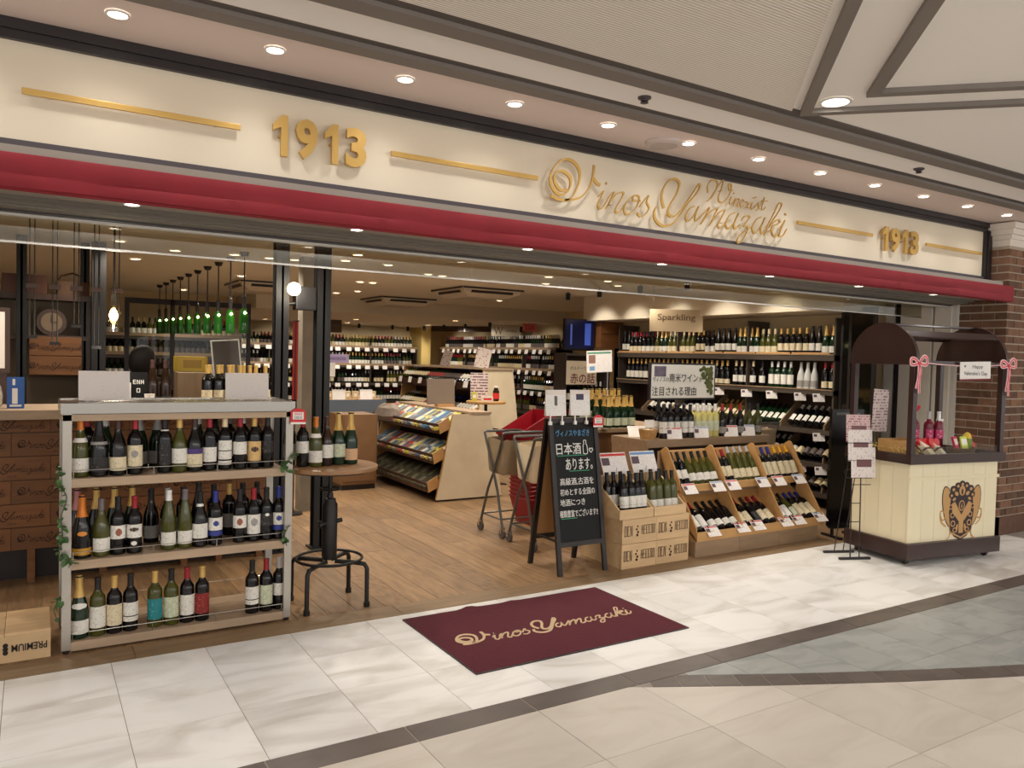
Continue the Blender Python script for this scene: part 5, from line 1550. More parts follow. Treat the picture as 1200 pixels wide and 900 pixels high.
for i, (z, h, m, dx) in enumerate(((0.94, 0.22, m_leaf1, -0.01), (0.79, 0.25, m_leaf2, 0.005), (0.66, 0.24, m_leaf2, 0.03))):
    o = thing('leaflet', ('leaflet with red heading at the top of the wire stand', 'white leaflet in the middle pocket of the wire stand', 'white leaflet in the lowest pocket of the wire stand')[i], 'leaflet', group='leaflets in the wire stand')
    o.matrix_world = TR(5.66, 3.90, 0) @ RZ(math.radians(-22)) @ TR(dx, -0.085 - 0.012 * i, z + 0.005)
    MB().box(-0.105, 0.105, -0.002, 0.002, 0, h, mtx=RX(-0.07)).build('sheet', m, o)
    MB().box(-0.06, 0.07, -0.003, -0.002, h * 0.35, h * 0.6, mtx=RX(-0.07)).build('picture', mat('leaf_pic', (110, 70, 70), 0.5), o)
bs = thing('standing_sign', 'tall black sign panel standing behind the leaflet stand', 'sign', (6.10, 4.42, 0), math.radians(-12))
pn = [(0, 0.11), (0.03, 0.08), (0.33, 0.08), (0.36, 0.11), (0.36, 1.16), (0, 1.16)]
MB().prism(pn, 0, 0.03, 'y').build('panel', mat('gloss_black', (16, 14, 15), 0.2), bs)
for x in (0.06, 0.30):
    MB().box(x - 0.015, x + 0.015, -0.10, 0.14, 0, 0.02).box(x - 0.01, x + 0.01, 0.005, 0.025, 0.02, 0.08).build('foot', m_black, bs)
marks('lettering', 14, 0.26, 0.02, mat('sign_grey', (150, 150, 148), 0.5), bs, TR(0.18, -0.001, 1.12), 5, 0.0005)
# black glass door leaves stacked at the side of the entrance
for i, (y0, y1, x) in enumerate(((4.80, 5.10, 7.28), (4.93, 5.24, 7.34))):
    t = thing('glass_door', ('outer folded black glass door leaf at the side of the entrance', 'inner folded black glass door leaf against the bottle shelf')[i], 'door', (x, y0, 0), group='folded glass doors')
    MB().box(-0.012, 0.012, 0.03, y1 - y0 - 0.03, 0.05, 2.10).build('pane', mat('smoked_glass', (14, 15, 14), 0.06, coat=0.5), t)
    MB().box(-0.02, 0.02, 0, 0.03, 0, 2.16).build('stile', m_black, t)
    MB().box(-0.02, 0.02, y1 - y0 - 0.03, y1 - y0, 0, 2.16).build('stile', m_black, t)
    MB().box(-0.02, 0.02, 0.03, y1 - y0 - 0.03, 0, 0.05).build('rail', m_black, t)
    MB().box(-0.02, 0.02, 0.03, y1 - y0 - 0.03, 2.10, 2.16).build('rail', m_black, t)

# ------------------------------------------------------------------ bar counter with crate panels
ba = thing('bar_counter', 'wooden bar counter fronted with dark crate panels lettered with the shop name', 'bar counter', (-1.3, 5.75, 0))
MB().box(0, 2.86, 0, 0.62, 1.085, 1.145).build('worktop', m_shelf, ba, bevel=0.003)
MB().box(0.01, 2.85, 0.24, 0.60, 0.21, 1.085).build('carcass', m_dwood, ba)
MB().box(0.0, 2.86, 0.33, 0.58, 0.0, 0.21).build('kick_shade', m_black, ba)  # black paints in the darkness of the recess under the bar
lt = MB()
for ch, w, st_ in NAME:
    for q in st_:
        pen(lt, [((px - 2.61) * 0.19, (pz - 2.45) * 0.19) for px, pz in q], w * 0.19 * 1.6, -0.001, 0.0, 0.45, k=3)
lo = lt.build('tmp', m_inkb)
LETTER = lo.data
bpy.data.objects.remove(lo)
row = 0
for zi, (z0, z1) in enumerate(((0.985, 1.075), (0.83, 0.98), (0.675, 0.825), (0.52, 0.67), (0.365, 0.515), (0.215, 0.36))):
    off = -0.22 * (zi % 2)
    for k in range(7):
        x0, x1 = max(0.012, off + 0.47 * k), min(2.848, off + 0.47 * (k + 1) - 0.003)
        if x1 - x0 < 0.08:
            continue
        p = MB().box(-(x1 - x0) / 2, (x1 - x0) / 2, -0.009, 0.009, -(z1 - z0) / 2, (z1 - z0) / 2).build('crate_panel', m_pined, ba, loc=((x0 + x1) / 2, 0.23 + (0.012 if zi == 0 else 0), (z0 + z1) / 2), bevel=0.0015)
        if x1 - x0 > 0.4:
            link('lettering', LETTER, p, (-0.205, -0.0095, -0.03))
            text('lettering', '1913', 0.02, m_inkb, p, TR(0.02, -0.0097, -0.05), 0.0003, width=0.045, height=0.013)
for x in (0.25, 0.85, 1.30, 1.72, 2.24, 2.48, 2.77):
    MB().box(x - 0.022, x + 0.022, 0.218, 0.262, 0.0, 0.215).build('leg', m_pined, ba)
# things on the bar
for i, x in enumerate((1.075, 1.15, 1.225, 1.30, 1.372)):
    bottle('dark wine bottle with gold capsule, %s from left on the bar front row' % ordinal(i), 'gold-capped bottles on the bar', 'bordeaux', at(x, 5.92, 1.145, -0.25), 'dark', 'gold', [(0.03, 0.12, 75, 'cream')])
for i, x in enumerate((1.43, 1.50)):
    bottle('dark wine bottle with gold capsule, %s at the post end of the bar' % ordinal(i), 'gold-capped bottles on the bar', 'bordeaux', at(x, 5.98, 1.145, -0.25), 'dark', 'gold', [(0.03, 0.12, 75, 'cream')])
for i, x in enumerate((1.11, 1.19, 1.27, 1.35)):
    bottle('dark wine bottle with gold capsule, %s from left in the bar back row' % ordinal(i), 'gold-capped bottles on the bar', 'bordeaux', at(x, 6.02, 1.145, -0.25), 'dark', 'gold', [(0.03, 0.12, 75, 'cream')])
for i, x in enumerate((0.735, 0.82)):
    bottle(('tall brown sake bottle on the bar next to the small blackboard', 'tall brown sake bottle on the bar, further from the small blackboard')[i], 'sake bottles on the bar', 'hock', at(x, 6.08, 1.145, -0.2) @ Matrix.Scale(1.02, 4), 'brown', 'brown', [(0.03, 0.07, 60, 'black')])
t = thing('small_blackboard', 'small blackboard with chalk writing standing on the bar', 'blackboard', (0.64, 6.05, 1.145), -0.1)
MB().box(-0.06, 0.06, 0, 0.012, 0, 0.24, mtx=RX(-0.12)).build('board', m_chalk, t)
marks('chalk_writing', 3, 0.075, 0.03, chalkw, t, RX(-0.12) @ TR(0, -0.0015, 0.17), 6, 0.0004)
marks('chalk_writing', 1, 0.03, 0.03, chalkw, t, RX(-0.12) @ TR(0, -0.0015, 0.11), 8, 0.0004)
t = thing('blue_carton', 'small blue carton with a white panel standing on the bar', 'box', (-0.135, 5.93, 1.145), 0.05)
MB().box(0, 0.095, 0, 0.05, 0, 0.20).build('carton', mat('carton_blue', (30, 84, 160), 0.4), t, bevel=0.002)
MB().box(0.028, 0.058, -0.001, 0, 0.03, 0.13).build('print', m_white, t)
MB().box(0.015, 0.08, -0.001, 0, 0.012, 0.024).build('print', m_white, t)
MB().box(0.03, 0.045, -0.001, 0, 0.15, 0.19).build('print', m_white, t)
t = thing('framed_notice', 'white notice in a dark frame above the far end of the bar', 'picture', (-0.50, 6.45, 1.36))
MB().box(0, 0.37, 0, 0.03, 0, 0.45).build('frame', m_dwood, t)
MB().box(0.03, 0.34, -0.003, 0, 0.03, 0.42).build('sheet', m_pale, t)
MB().box(0.02, 0.35, 0.02, 0.035, -0.215, 0).build('stand', m_dwood, t)
t = thing('marbled_vase', 'pale marbled vase at the edge of the bar', 'vase', (-0.21, 5.95, 1.145))
MB().lathe([(0.03, 0), (0.05, 0.02), (0.055, 0.08), (0.045, 0.14), (0.03, 0.17), (0.035, 0.18)], 18).build('body', marble('vase_marble', (205, 196, 180), (120, 108, 92), 9, 0.2), t, smooth=True)
t = thing('wooden_box', 'plain wooden box standing behind the bar under the pendant bottles', 'box', (1.03, 6.95, 0.9))
MB().box(0, 0.25, 0, 0.2, 0, 0.46).build('box', mat('box_brown', (128, 104, 76), 0.6, var=0.2, scale=5, stretch=(4, 4, .6)), t, bevel=0.003)
t = thing('yellow_carton', 'yellow carton of goods behind the bar', 'box', (1.06, 7.2, 1.362))
MB().box(0, 0.25, 0, 0.2, 0, 0.13).build('carton', mat('carton_yellow', (176, 146, 40), 0.5), t, bevel=0.003)
MB().box(0.05, 0.2, -0.001, 0, 0.03, 0.1).build('print', mat('carton_print', (140, 110, 24), 0.5), t)
t = thing('leaning_chalkboard', 'dark framed board leaning behind the bar beside the gold-capped bottles', 'chalkboard', (1.34, 7.0, 1.14))
MB().box(0, 0.24, 0, 0.02, 0, 0.50, mtx=RX(-0.1) @ RY(-0.08)).build('frame', m_alu, t)
MB().box(0.012, 0.228, -0.002, 0.0, 0.012, 0.488, mtx=RX(-0.1) @ RY(-0.08)).build('board', mat('board_smoke', (66, 58, 50), 0.2), t)
t = thing('back_counter', 'dark counter behind the bar carrying boxes and boards', 'counter', (0.95, 6.85, 0))
MB().box(0, 0.75, 0, 0.5, 0.86, 0.9).build('worktop', m_dwood, t)
MB().box(0.02, 0.73, 0.02, 0.48, 0, 0.86).build('carcass', m_dwood, t)
for a in ((0.40, 0.62, 0.16, 0.3, 0.9, 1.137), (0.10, 0.36, 0.33, 0.48, 0.9, 1.362)):
    MB().box(*a).build('riser', m_dwood, t)
t = thing('white_cup', 'white paper cup on the bar by the small blackboard', 'cup', (0.70, 5.95, 1.145))
MB().lathe([(0.024, 0), (0.034, 0.09), (0.031, 0.088), (0.022, 0.004)], 16).build('cup', m_white, t, smooth=True)
t = thing('napkin_holder', 'white card stack on the bar beside the blank board', 'card', (0.52, 6.02, 1.145))
MB().box(0, 0.07, 0, 0.04, 0, 0.165).build('cards', m_white, t, bevel=0.002)
MB().box(0.008, 0.062, -0.001, 0, 0.06, 0.075).build('print', m_rib1, t)

# ------------------------------------------------------------------ person behind the bar
def person():
    t = thing('person', 'person in black with dark hair and white collar, bending behind the bar', 'person', (0.69, 6.66, 0))
    J = {'pelvis': (0, 0, 0.88), 'belly': (0, 0.0, 1.0), 'chest': (0.02, 0.0, 1.16), 'neck': (0.03, -0.005, 1.29), 'headb': (0.035, -0.01, 1.35),
         'shl': (-0.15, 0.0, 1.23), 'shr': (0.19, 0.0, 1.23), 'ell': (-0.2, -0.05, 1.0), 'elr': (0.23, -0.05, 1.0), 'wrl': (-0.13, -0.16, 0.93), 'wrr': (0.16, -0.16, 0.93),
         'hl': (-0.09, 0, 0.84), 'hr': (0.09, 0, 0.84), 'knl': (-0.1, -0.01, 0.46), 'knr': (0.1, -0.01, 0.46), 'anl': (-0.1, 0.02, 0.07), 'anr': (0.1, 0.02, 0.07), 'tol': (-0.11, -0.12, 0.03), 'tor': (0.11, -0.12, 0.03)}
    E = [('pelvis', 'belly'), ('belly', 'chest'), ('chest', 'neck'), ('neck', 'headb'), ('chest', 'shl'), ('chest', 'shr'), ('shl', 'ell'), ('shr', 'elr'), ('ell', 'wrl'), ('elr', 'wrr'),
         ('pelvis', 'hl'), ('pelvis', 'hr'), ('hl', 'knl'), ('hr', 'knr'), ('knl', 'anl'), ('knr', 'anr'), ('anl', 'tol'), ('anr', 'tor')]
    Rr = dict(pelvis=.15, belly=.14, chest=.15, neck=.055, headb=.05, shl=.07, shr=.07, ell=.045, elr=.045, wrl=.032, wrr=.032, hl=.09, hr=.09, knl=.06, knr=.06, anl=.042, anr=.042, tol=.035, tor=.035)
    ks = list(J)
    me = bpy.data.meshes.new('body')
    me.from_pydata([J[k] for k in ks], [(ks.index(a), ks.index(b)) for a, b in E], [])
    o = link('body', me, t)
    o.modifiers.new('skin', 'SKIN')
    for i, k in enumerate(ks):
        v = me.skin_vertices[0].data[i]
        v.radius = (Rr[k], Rr[k] * (0.7 if k in ('pelvis', 'belly', 'chest') else 1))
        v.use_root = k == 'pelvis'
    o.modifiers.new('sub', 'SUBSURF').levels = 1
    dg = bpy.context.evaluated_depsgraph_get()
    me2 = bpy.data.meshes.new_from_object(o.evaluated_get(dg))
    o.modifiers.clear()
    o.data = me2
    me2.materials.clear()
    me2.materials.append(mat('black_cloth', (26, 23, 24), 0.85))
    for p in me2.polygons:
        p.use_smooth = True
    skin = mat('skin', (196, 150, 120), 0.55)
    H = TR(0.035, -0.02, 1.355) @ RX(0.35) @ RZ(2.4)
    hd = MB()
    n, kk = 18, 12
    vs, f = [], []
    for i in range(kk + 1):
        a = PI * i / kk
        z = 0.11 * (1 - math.cos(a))
        for j in range(n):
            b_ = 2 * PI * j / n
            r = math.sin(a)
            rx_, ry_ = 0.074, 0.095
            jaw = 0.78 + 0.22 * min(1, z / 0.09)
            x_, y_ = rx_ * r * math.cos(b_) * jaw, ry_ * r * math.sin(b_) * jaw
            if math.sin(b_) < -0.9 and 0.08 < z < 0.115:
                y_ -= 0.018
            vs.append((x_, y_, z))
    for i in range(kk):
        for j in range(n):
            f.append((i * n + j, i * n + (j + 1) % n, (i + 1) * n + (j + 1) % n, (i + 1) * n + j))
    hd.add(vs, f, 0, H)
    hdo = hd.build('head', skin, t, smooth=True)
    for s in (-1, 1):
        MB().lathe([(0.001, -0.004), (0.012, 0), (0.018, 0.008), (0.001, 0.01)], 10, mtx=H @ TR(s * 0.074, 0.005, 0.105) @ RY(s * PI / 2)).build('ear', skin, hdo)
        MB().lathe([(0.001, -0.006), (0.008, 0), (0.001, 0.006)], 8, mtx=H @ TR(s * 0.028, -0.085, 0.118)).build('eye', m_ink, hdo)
    MB().box(-0.02, 0.02, -0.092, -0.086, 0.052, 0.058, mtx=H).build('mouth', m_rib1, hdo)
    hv, hf = [], []
    for i in range(kk + 1):
        a = PI * (0.1 + 0.9 * i / kk)
        z = 0.113 * (1 - math.cos(a)) - 0.003
        for j in range(n):
            b_ = 2 * PI * j / n
            front = max(0, -math.sin(b_))
            r = math.sin(a) ** 0.8
            k_ = 1.12 if (z > 0.15 or front < 0.55) else 0.86
            hv.append((0.078 * (max(r, 0.82) if i < 5 and front < 0.5 else r) * math.cos(b_) * k_ * (1 + 0.05 * math.sin(j * 5)), 0.099 * r * math.sin(b_) * k_ + 0.006, z * 1.04))
    for i in range(kk):
        for j in range(n):
            hf.append((i * n + j, i * n + (j + 1) % n, (i + 1) * n + (j + 1) % n, (i + 1) * n + j))
    MB().add(hv, hf, 0, H).build('hair', mat('hair_dark', (14, 9, 8), 0.7, spec=0.2), t, smooth=True)
    MB().lathe([(0.066, 0), (0.06, 0.045), (0.052, 0.045), (0.058, 0)], 16, mtx=TR(0.03, -0.006, 1.262)).build('collar', m_white, t, smooth=True)
    for s in (-1, 1):
        hnd = MB()
        w = Vector(J['wrl' if s < 0 else 'wrr'])
        hnd.box(-0.035, 0.035, -0.09, 0.0, -0.012, 0.012, mtx=TR(*w))
        for k_ in range(4):
            x_ = -0.027 + 0.018 * k_
            ln_ = (0.062, 0.072, 0.068, 0.055)[k_]
            hnd.tube([w + Vector((x_, -0.085, 0)), w + Vector((x_, -0.085 - ln_ * 0.5, -0.004)), w + Vector((x_, -0.085 - ln_, -0.018))], 0.0085, 6)
        hnd.tube([w + Vector((-s * 0.032, -0.03, 0)), w + Vector((-s * 0.058, -0.06, -0.004)), w + Vector((-s * 0.066, -0.09, -0.01))], 0.0095, 6)
        hnd.build('hand', skin, t, smooth=True)
person()

# ------------------------------------------------------------------ hanging things over the bar
for i, x in enumerate((0.0, 0.13, 0.255, 0.375, 0.50)):
    t = thing('hanging_rods', 'pair of thin dark rods hanging over the bar, %s from left' % ordinal(i), 'hanging rods', (x, 6.05, 0), group='rods hanging over the bar')
    z = (1.62, 1.58, 1.70, 1.56, 1.80)[i]
    for dx in (-0.014, 0.014):
        MB().rod((dx, 0, z), (dx, 0, 2.478), 0.004, 6).build('rod', m_iron, t)
    MB().box(-0.03, 0.03, -0.012, 0.012, z - 0.02, z).build('cross_piece', m_iron, t)
    MB().box(-0.035, 0.035, -0.016, 0.016, 1.93, 1.96).build('clamp', m_dwood, t)
    MB().box(-0.03, 0.03, -0.02, 0.02, 2.468, 2.479).build('ceiling_plate', m_iron, t)
sh = thing('hanging_shelf', 'dark frame shelf behind the posts carrying baskets, clock and crates', 'shelf', (-0.6, 7.85, 0))
MB().box(0, 1.05, 0, 0.32, 1.95, 2.0).build('upper_board', m_dwood, sh)
MB().box(0, 1.05, 0, 0.32, 1.605, 1.645).build('middle_board', m_dwood, sh)
MB().box(0.0, 1.05, 0.30, 0.32, 1.0, 1.96).build('back_board', mat('shelf_back', (110, 96, 78), 0.7), sh)
for x in (0, 1.01):
    MB().box(x, x + 0.04, 0.04, 0.32, 0, 1.95).build('upright', m_dwood, sh)
t = thing('mantel_clock', 'round wooden clock on the dark frame shelf', 'clock', (0.145, 7.92, 1.645))
MB().lathe([(0.001, -0.04), (0.105, -0.04), (0.115, -0.02), (0.115, 0.04), (0.001, 0.04)], 24, mtx=TR(0, 0, 0.115) @ RX(PI / 2)).build('case', m_dwood, t, smooth=True)
MB().lathe([(0.001, 0.0), (0.082, 0.0), (0.082, 0.003), (0.001, 0.003)], 24, mtx=TR(0, -0.041, 0.115) @ RX(PI / 2)).build('dial', mat('clock_dial', (118, 98, 74), 0.5), t)
MB().box(-0.003, 0.003, -0.048, -0.045, 0.115, 0.18).box(-0.003, 0.045, -0.048, -0.045, 0.112, 0.118).build('hands', m_black, t)
def lettered_crate(x, z, w, h, label):
    t = thing('wine_crate', label, 'crate', (x, 7.70, z), group='lettered crates on the dark shelf')
    MB().box(0, w, 0, 0.13, 0, h).build('box', m_pined, t, bevel=0.003)
    if w > 0.3:
        link('lettering', LETTER, t, (0.02, -0.0012, 0.06))
for i in range(2):
    t = thing('wine_crate', ('upper lettered crate hanging below the clock', 'lower lettered crate hanging below the clock')[i], 'crate', (-0.02, 7.78, 1.47 - 0.165 * i), group='lettered crates below the clock')
    MB().box(0, 0.39, 0, 0.12, 0, 0.16).build('box', m_pined, t, bevel=0.003)
    link('lettering', LETTER, t, (-0.005, -0.0012, 0.045))
    MB().rod((0.03, 0.06, 0.16), (0.03, 0.06, 0.30 - 0.165 * (1 - i) + (0 if i else 0.0)), 0.003).build('hook', m_iron, t)
t = thing('wooden_case', 'dark wooden case on top of the frame shelf', 'box', (-0.22, 7.86, 2.0))
MB().box(0, 0.33, 0, 0.2, 0, 0.16).build('case', mat('case_red_brown', (84, 46, 30), 0.5, var=0.2, scale=6), t, bevel=0.004)
MB().box(0.14, 0.19, -0.006, 0, 0.07, 0.1).build('latch', m_iron, t)
t = thing('handled_basket', 'dark basket with an arched handle on top of the frame shelf', 'basket', (0.185, 7.86, 2.0))
MB().prism([(0, 0), (0.24, 0), (0.25, 0.12), (-0.01, 0.12)], 0, 0.2, 'y').build('basket', mat('basket_dark', (78, 52, 32), 0.8, var=0.3, scale=40), t)
MB().tube([(0.0, 0.1, 0.11), (0.03, 0.1, 0.17), (0.12, 0.1, 0.20), (0.21, 0.1, 0.17), (0.24, 0.1, 0.11)], 0.008, 6).build('handle', MATS['basket_dark'], t)
# glowing glass pendant and globe lamp
t = thing('glass_pendant', 'glowing clear glass pendant lamp hanging over the bar', 'lamp', (0.476, 6.0, 0))
MB().rod((0, 0, 1.93), (0, 0, 2.478), 0.004, 6).build('cord', m_black, t)
MB().lathe([(0.001, 2.46), (0.04, 2.46), (0.04, 2.479), (0.001, 2.479)], 14).build('ceiling_rose', m_black, t)
MB().lathe([(0.018, 1.94), (0.024, 1.90), (0.024, 1.83), (0.042, 1.77), (0.046, 1.74), (0.035, 1.70), (0.012, 1.66)], 16, cap=False).build('shade', m_clear, t, smooth=True)
MB().lathe([(0.001, 1.735), (0.02, 1.745), (0.03, 1.772), (0.02, 1.80), (0.008, 1.82), (0.001, 1.82)], 12).build('bulb', emis('bulb_glow', (255, 200, 120), 40), t, smooth=True)
pl = bpy.data.lights.new('lamp', 'POINT'); pl.energy = 6; pl.color = WARM; pl.shadow_soft_size = 0.05
po = bpy.data.objects.new('lamp', pl); C.objects.link(po); po.location = (0.476, 5.93, 1.62)
t = thing('globe_lamp', 'round glowing globe wall lamp between the two black posts', 'lamp', (1.693, 5.93, 2.03))
MB().lathe([(0.001, -0.05)] + [(0.05 * math.sin(a), -0.05 * math.cos(a)) for a in [PI * k / 12 for k in range(1, 12)]] + [(0.001, 0.05)], 20).build('globe', emis('globe_glow', (255, 236, 200), 16), t, smooth=True)
MB().tube([(0, 0.05, 0), (0, 0.09, -0.01), (-0.02, 0.12, -0.03)], 0.008, 6).build('arm', m_iron, t)
pl = bpy.data.lights.new('lamp', 'POINT'); pl.energy = 8; pl.color = WARM; pl.shadow_soft_size = 0.06
po = bpy.data.objects.new('lamp', pl); C.objects.link(po); po.location = (1.72, 5.82, 2.03)
t = thing('fan_bracket', 'dark mechanical bracket fixed between the black posts', 'bracket', (1.68, 6.0, 1.86))
MB().box(0.05, 0.21, 0, 0.10, 0.02, 0.20).build('housing', m_iron, t, bevel=0.01)
MB().rod((0.0, 0.03, 0.06), (0.22, 0.03, 0.09), 0.012).build('bar', m_iron, t)
t = thing('red_banner', 'tall narrow red banner hanging behind the black posts', 'banner', (2.11, 7.4, 1.1))
MB().box(0, 0.05, 0, 0.004, 0, 0.75).build('cloth', mat('banner_red', (170, 40, 30), 0.7), t)
MB().rod((-0.01, 0.002, 0.75), (0.06, 0.002, 0.75), 0.006).build('rod', m_black, t)
MB().rod((0.025, 0.002, -1.1), (0.025, 0.002, 0.75), 0.006).build('pole', m_black, t)
MB().lathe([(0.09, 0.0), (0.09, 0.015), (0.01, 0.02)], 16, mtx=TR(0.025, 0.002, -1.1)).build('base', m_black, t)

# green bottle pendants
m_gb = mat('pendant_green', (30, 88, 26), 0.1, spec=0.4)
for i in range(10):
    y = 7.6 + 0.53 * i
    x = 1.70 - 0.0135 * i
    zb = 1.72 + 0.006 * i
    t = thing('bottle_pendant', 'green bottle pendant lamp, %s in the row from the entrance' % ordinal(i), 'lamp', (x, y, 0), group='green bottle pendant lamps')
    MB().rod((0, 0, zb + 0.33), (0, 0, 2.478), 0.0065, 6).build('cord', m_black, t)
    MB().lathe([(0.001, 2.44), (0.03, 2.44), (0.045, 2.479), (0.001, 2.479)], 14).build('ceiling_cup', m_black, t)
    MB().lathe([(0.001, zb + 0.235), (0.019, zb + 0.235), (0.021, zb + 0.34), (0.008, zb + 0.36), (0.001, zb + 0.36)], 12).build('socket', m_black, t)
    MB().lathe([(0.04, zb), (0.042, zb + 0.01), (0.042, zb + 0.17), (0.034, zb + 0.2), (0.016, zb + 0.24), (0.015, zb + 0.285)], 14, cap=False).build('bottle', m_gb, t, smooth=True)
    MB().lathe([(0.001, -0.014), (0.014, 0), (0.001, 0.014)], 10, mtx=TR(0, -0.045, zb + 0.19)).build('bulb', emis('pendant_glow', (255, 236, 170), 30), t, smooth=True)

# ------------------------------------------------------------------ shopping trolleys and red baskets
m_trol = mat('trolley_steel', (104, 106, 104), 0.35, 0.6)
def trolley(y0, label, bagm, x0=3.43):
    t = thing('shopping_trolley', label, 'trolley', (x0, y0, 0), group='shopping trolleys')
    D, W = 0.38, 0.40
    for x in (0, W):
        MB().tube([(x, 0, 0.085), (x, 0.10, 0.40), (x, 0.17, 0.55), (x, 0.30, 0.80), (x, 0.34, 0.88)], 0.0115, 8).build('side_frame', m_trol, t, smooth=True)
        MB().tube([(x, D, 0.085), (x, D - 0.12, 0.40), (x, 0.17, 0.55), (x, 0.08, 0.75), (x, 0.02, 0.90)], 0.0115, 8).build('side_frame', m_trol, t, smooth=True)
        for y in (0, D):
            w = MB().rod((x - 0.012, y, 0.042), (x + 0.012, y, 0.042), 0.042, 14).build('wheel', mat('wheel_grey', (84, 80, 76), 0.5), t)
            MB().box(x - 0.02, x + 0.02, y - 0.012, y + 0.012, 0.045, 0.10).build('fork', m_chrome, w)
    for y in (0.02, 0.34):
        z = 0.90 if y < 0.1 else 0.88
        MB().tube([(0, y, z), (0.03, y - 0.03 * (1 if y < 0.1 else -1), z + 0.01), (W - 0.03, y - 0.03 * (1 if y < 0.1 else -1), z + 0.01), (W, y, z)], 0.012, 8).build('handle', m_trol, t, smooth=True)
    for y in (0.035, D - 0.035):
        MB().rod((0, y, 0.16), (W, y, 0.16), 0.007).build('base_bar', m_trol, t)
    for x in (0, W):
        MB().rod((x, 0.03, 0.16), (x, D - 0.03, 0.16), 0.007).build('base_bar', m_trol, t)
    bg = MB()
    n = 24
    vs, f = [], []
    for i, (z, s) in enumerate(((0.84, 1.0), (0.76, 1.01), (0.66, 0.99), (0.56, 0.95), (0.54, 0.9))):
        for k in range(n):
            a = 2 * PI * k / n
            cxx, sy = math.cos(a), math.sin(a)
            e = 0.28
            vx = math.copysign(abs(cxx) ** e, cxx) * (W / 2 - 0.014) * s + W / 2
            vy = math.copysign(abs(sy) ** e, sy) * 0.165 * s + 0.18
            vs.append((vx, vy + 0.006 * math.sin(k * 2.1 + i), z + 0.006 * math.sin(k * 1.3)))
    for i in range(4):
        for k in range(n):
            f.append((i * n + k, i * n + (k + 1) % n, (i + 1) * n + (k + 1) % n, (i + 1) * n + k))
    f.append(tuple(range(4 * n, 5 * n)))
    bg.add(vs, f)
    bg.build('canvas_bag', bagm, t, smooth=True)
    return t
m_bag = mat('trolley_bag', (150, 130, 102), 0.85, var=0.08, scale=10, bump=0.4)
trolley(5.66, 'shopping trolley with canvas bag and red baskets, further from the chalkboard', m_bag)
trolley(5.17, 'shopping trolley with canvas bag, right behind the chalkboard', m_canvas)
trolley(5.72, 'shopping trolley with canvas bag between the tiered bins and the wall shelf', m_bag, 6.60)
m_bask = mat('basket_red', (150, 16, 32), 0.35)
def basket(x, y, z, mtx, label, n=1):
    t = thing('shopping_basket', label, 'basket', group='red shopping baskets')
    t.matrix_world = TR(x, y, z) @ mtx
    h, w0, w1, d0, d1 = 0.24, 0.18, 0.235, 0.12, 0.165
    for s in (-1, 1):
        MB().add([(-w0, s * d0, 0), (w0, s * d0, 0), (w1, s * d1, h), (-w1, s * d1, h), (-w0, s * (d0 - 0.005), 0), (w0, s * (d0 - 0.005), 0), (w1, s * (d1 - 0.005), h), (-w1, s * (d1 - 0.005), h)], [(0, 1, 2, 3), (7, 6, 5, 4), (0, 4, 5, 1), (1, 5, 6, 2), (2, 6, 7, 3), (3, 7, 4, 0)]).build('side_wall', m_bask, t)
        MB().add([(s * w0, -d0, 0), (s * w0, d0, 0), (s * w1, d1, h), (s * w1, -d1, h), (s * (w0 - .005), -d0, 0), (s * (w0 - .005), d0, 0), (s * (w1 - .005), d1, h), (s * (w1 - .005), -d1, h)], [(0, 1, 2, 3), (7, 6, 5, 4), (0, 4, 5, 1), (1, 5, 6, 2), (2, 6, 7, 3), (3, 7, 4, 0)]).build('end_wall', m_bask, t)
    MB().box(-w0, w0, -d0, d0, 0, 0.005).build('base', m_bask, t)
    rim = MB()
    rim.tube([(-w1, -d1, h), (w1, -d1, h), (w1, d1, h), (-w1, d1, h)], 0.008, 6, closed=True)
    rim.build('rim', m_bask, t)
    for z_ in (0.07, 0.14):
        u = z_ / h
        MB().tube([(-(w0 + (w1 - w0) * u), -(d0 + (d1 - d0) * u), z_), ((w0 + (w1 - w0) * u), -(d0 + (d1 - d0) * u), z_), ((w0 + (w1 - w0) * u), (d0 + (d1 - d0) * u), z_), (-(w0 + (w1 - w0) * u), (d0 + (d1 - d0) * u), z_)], 0.003, 4, closed=True).build('ridge', m_bask, t)
    return t
for i in range(7):
    basket(3.99, 5.92, 0.03 + 0.038 * i + 0.02, RZ(0.05), 'red plastic shopping basket, %s from the bottom of the stack behind the trolleys' % ordinal(i))
basket(3.90, 5.90, 0.76, RY(-0.45) @ RZ(0.1), 'red plastic shopping basket tipped on top of the stack')
basket(3.97, 5.93, 0.48, RY(-0.12), 'red plastic shopping basket below the tipped one')
t = thing('basket_base', 'wooden dolly board under the stack of red baskets', 'dolly', (3.80, 5.78, 0))
MB().box(0, 0.38, 0, 0.28, 0.02, 0.045).build('board', m_pine, t)
for a in ((0.03, 0.03), (0.35, 0.03), (0.03, 0.25), (0.35, 0.25)):
    MB().lathe([(0.012, 0), (0.012, 0.02)], 8, mtx=TR(*a, 0)).build('foot', m_black, t)

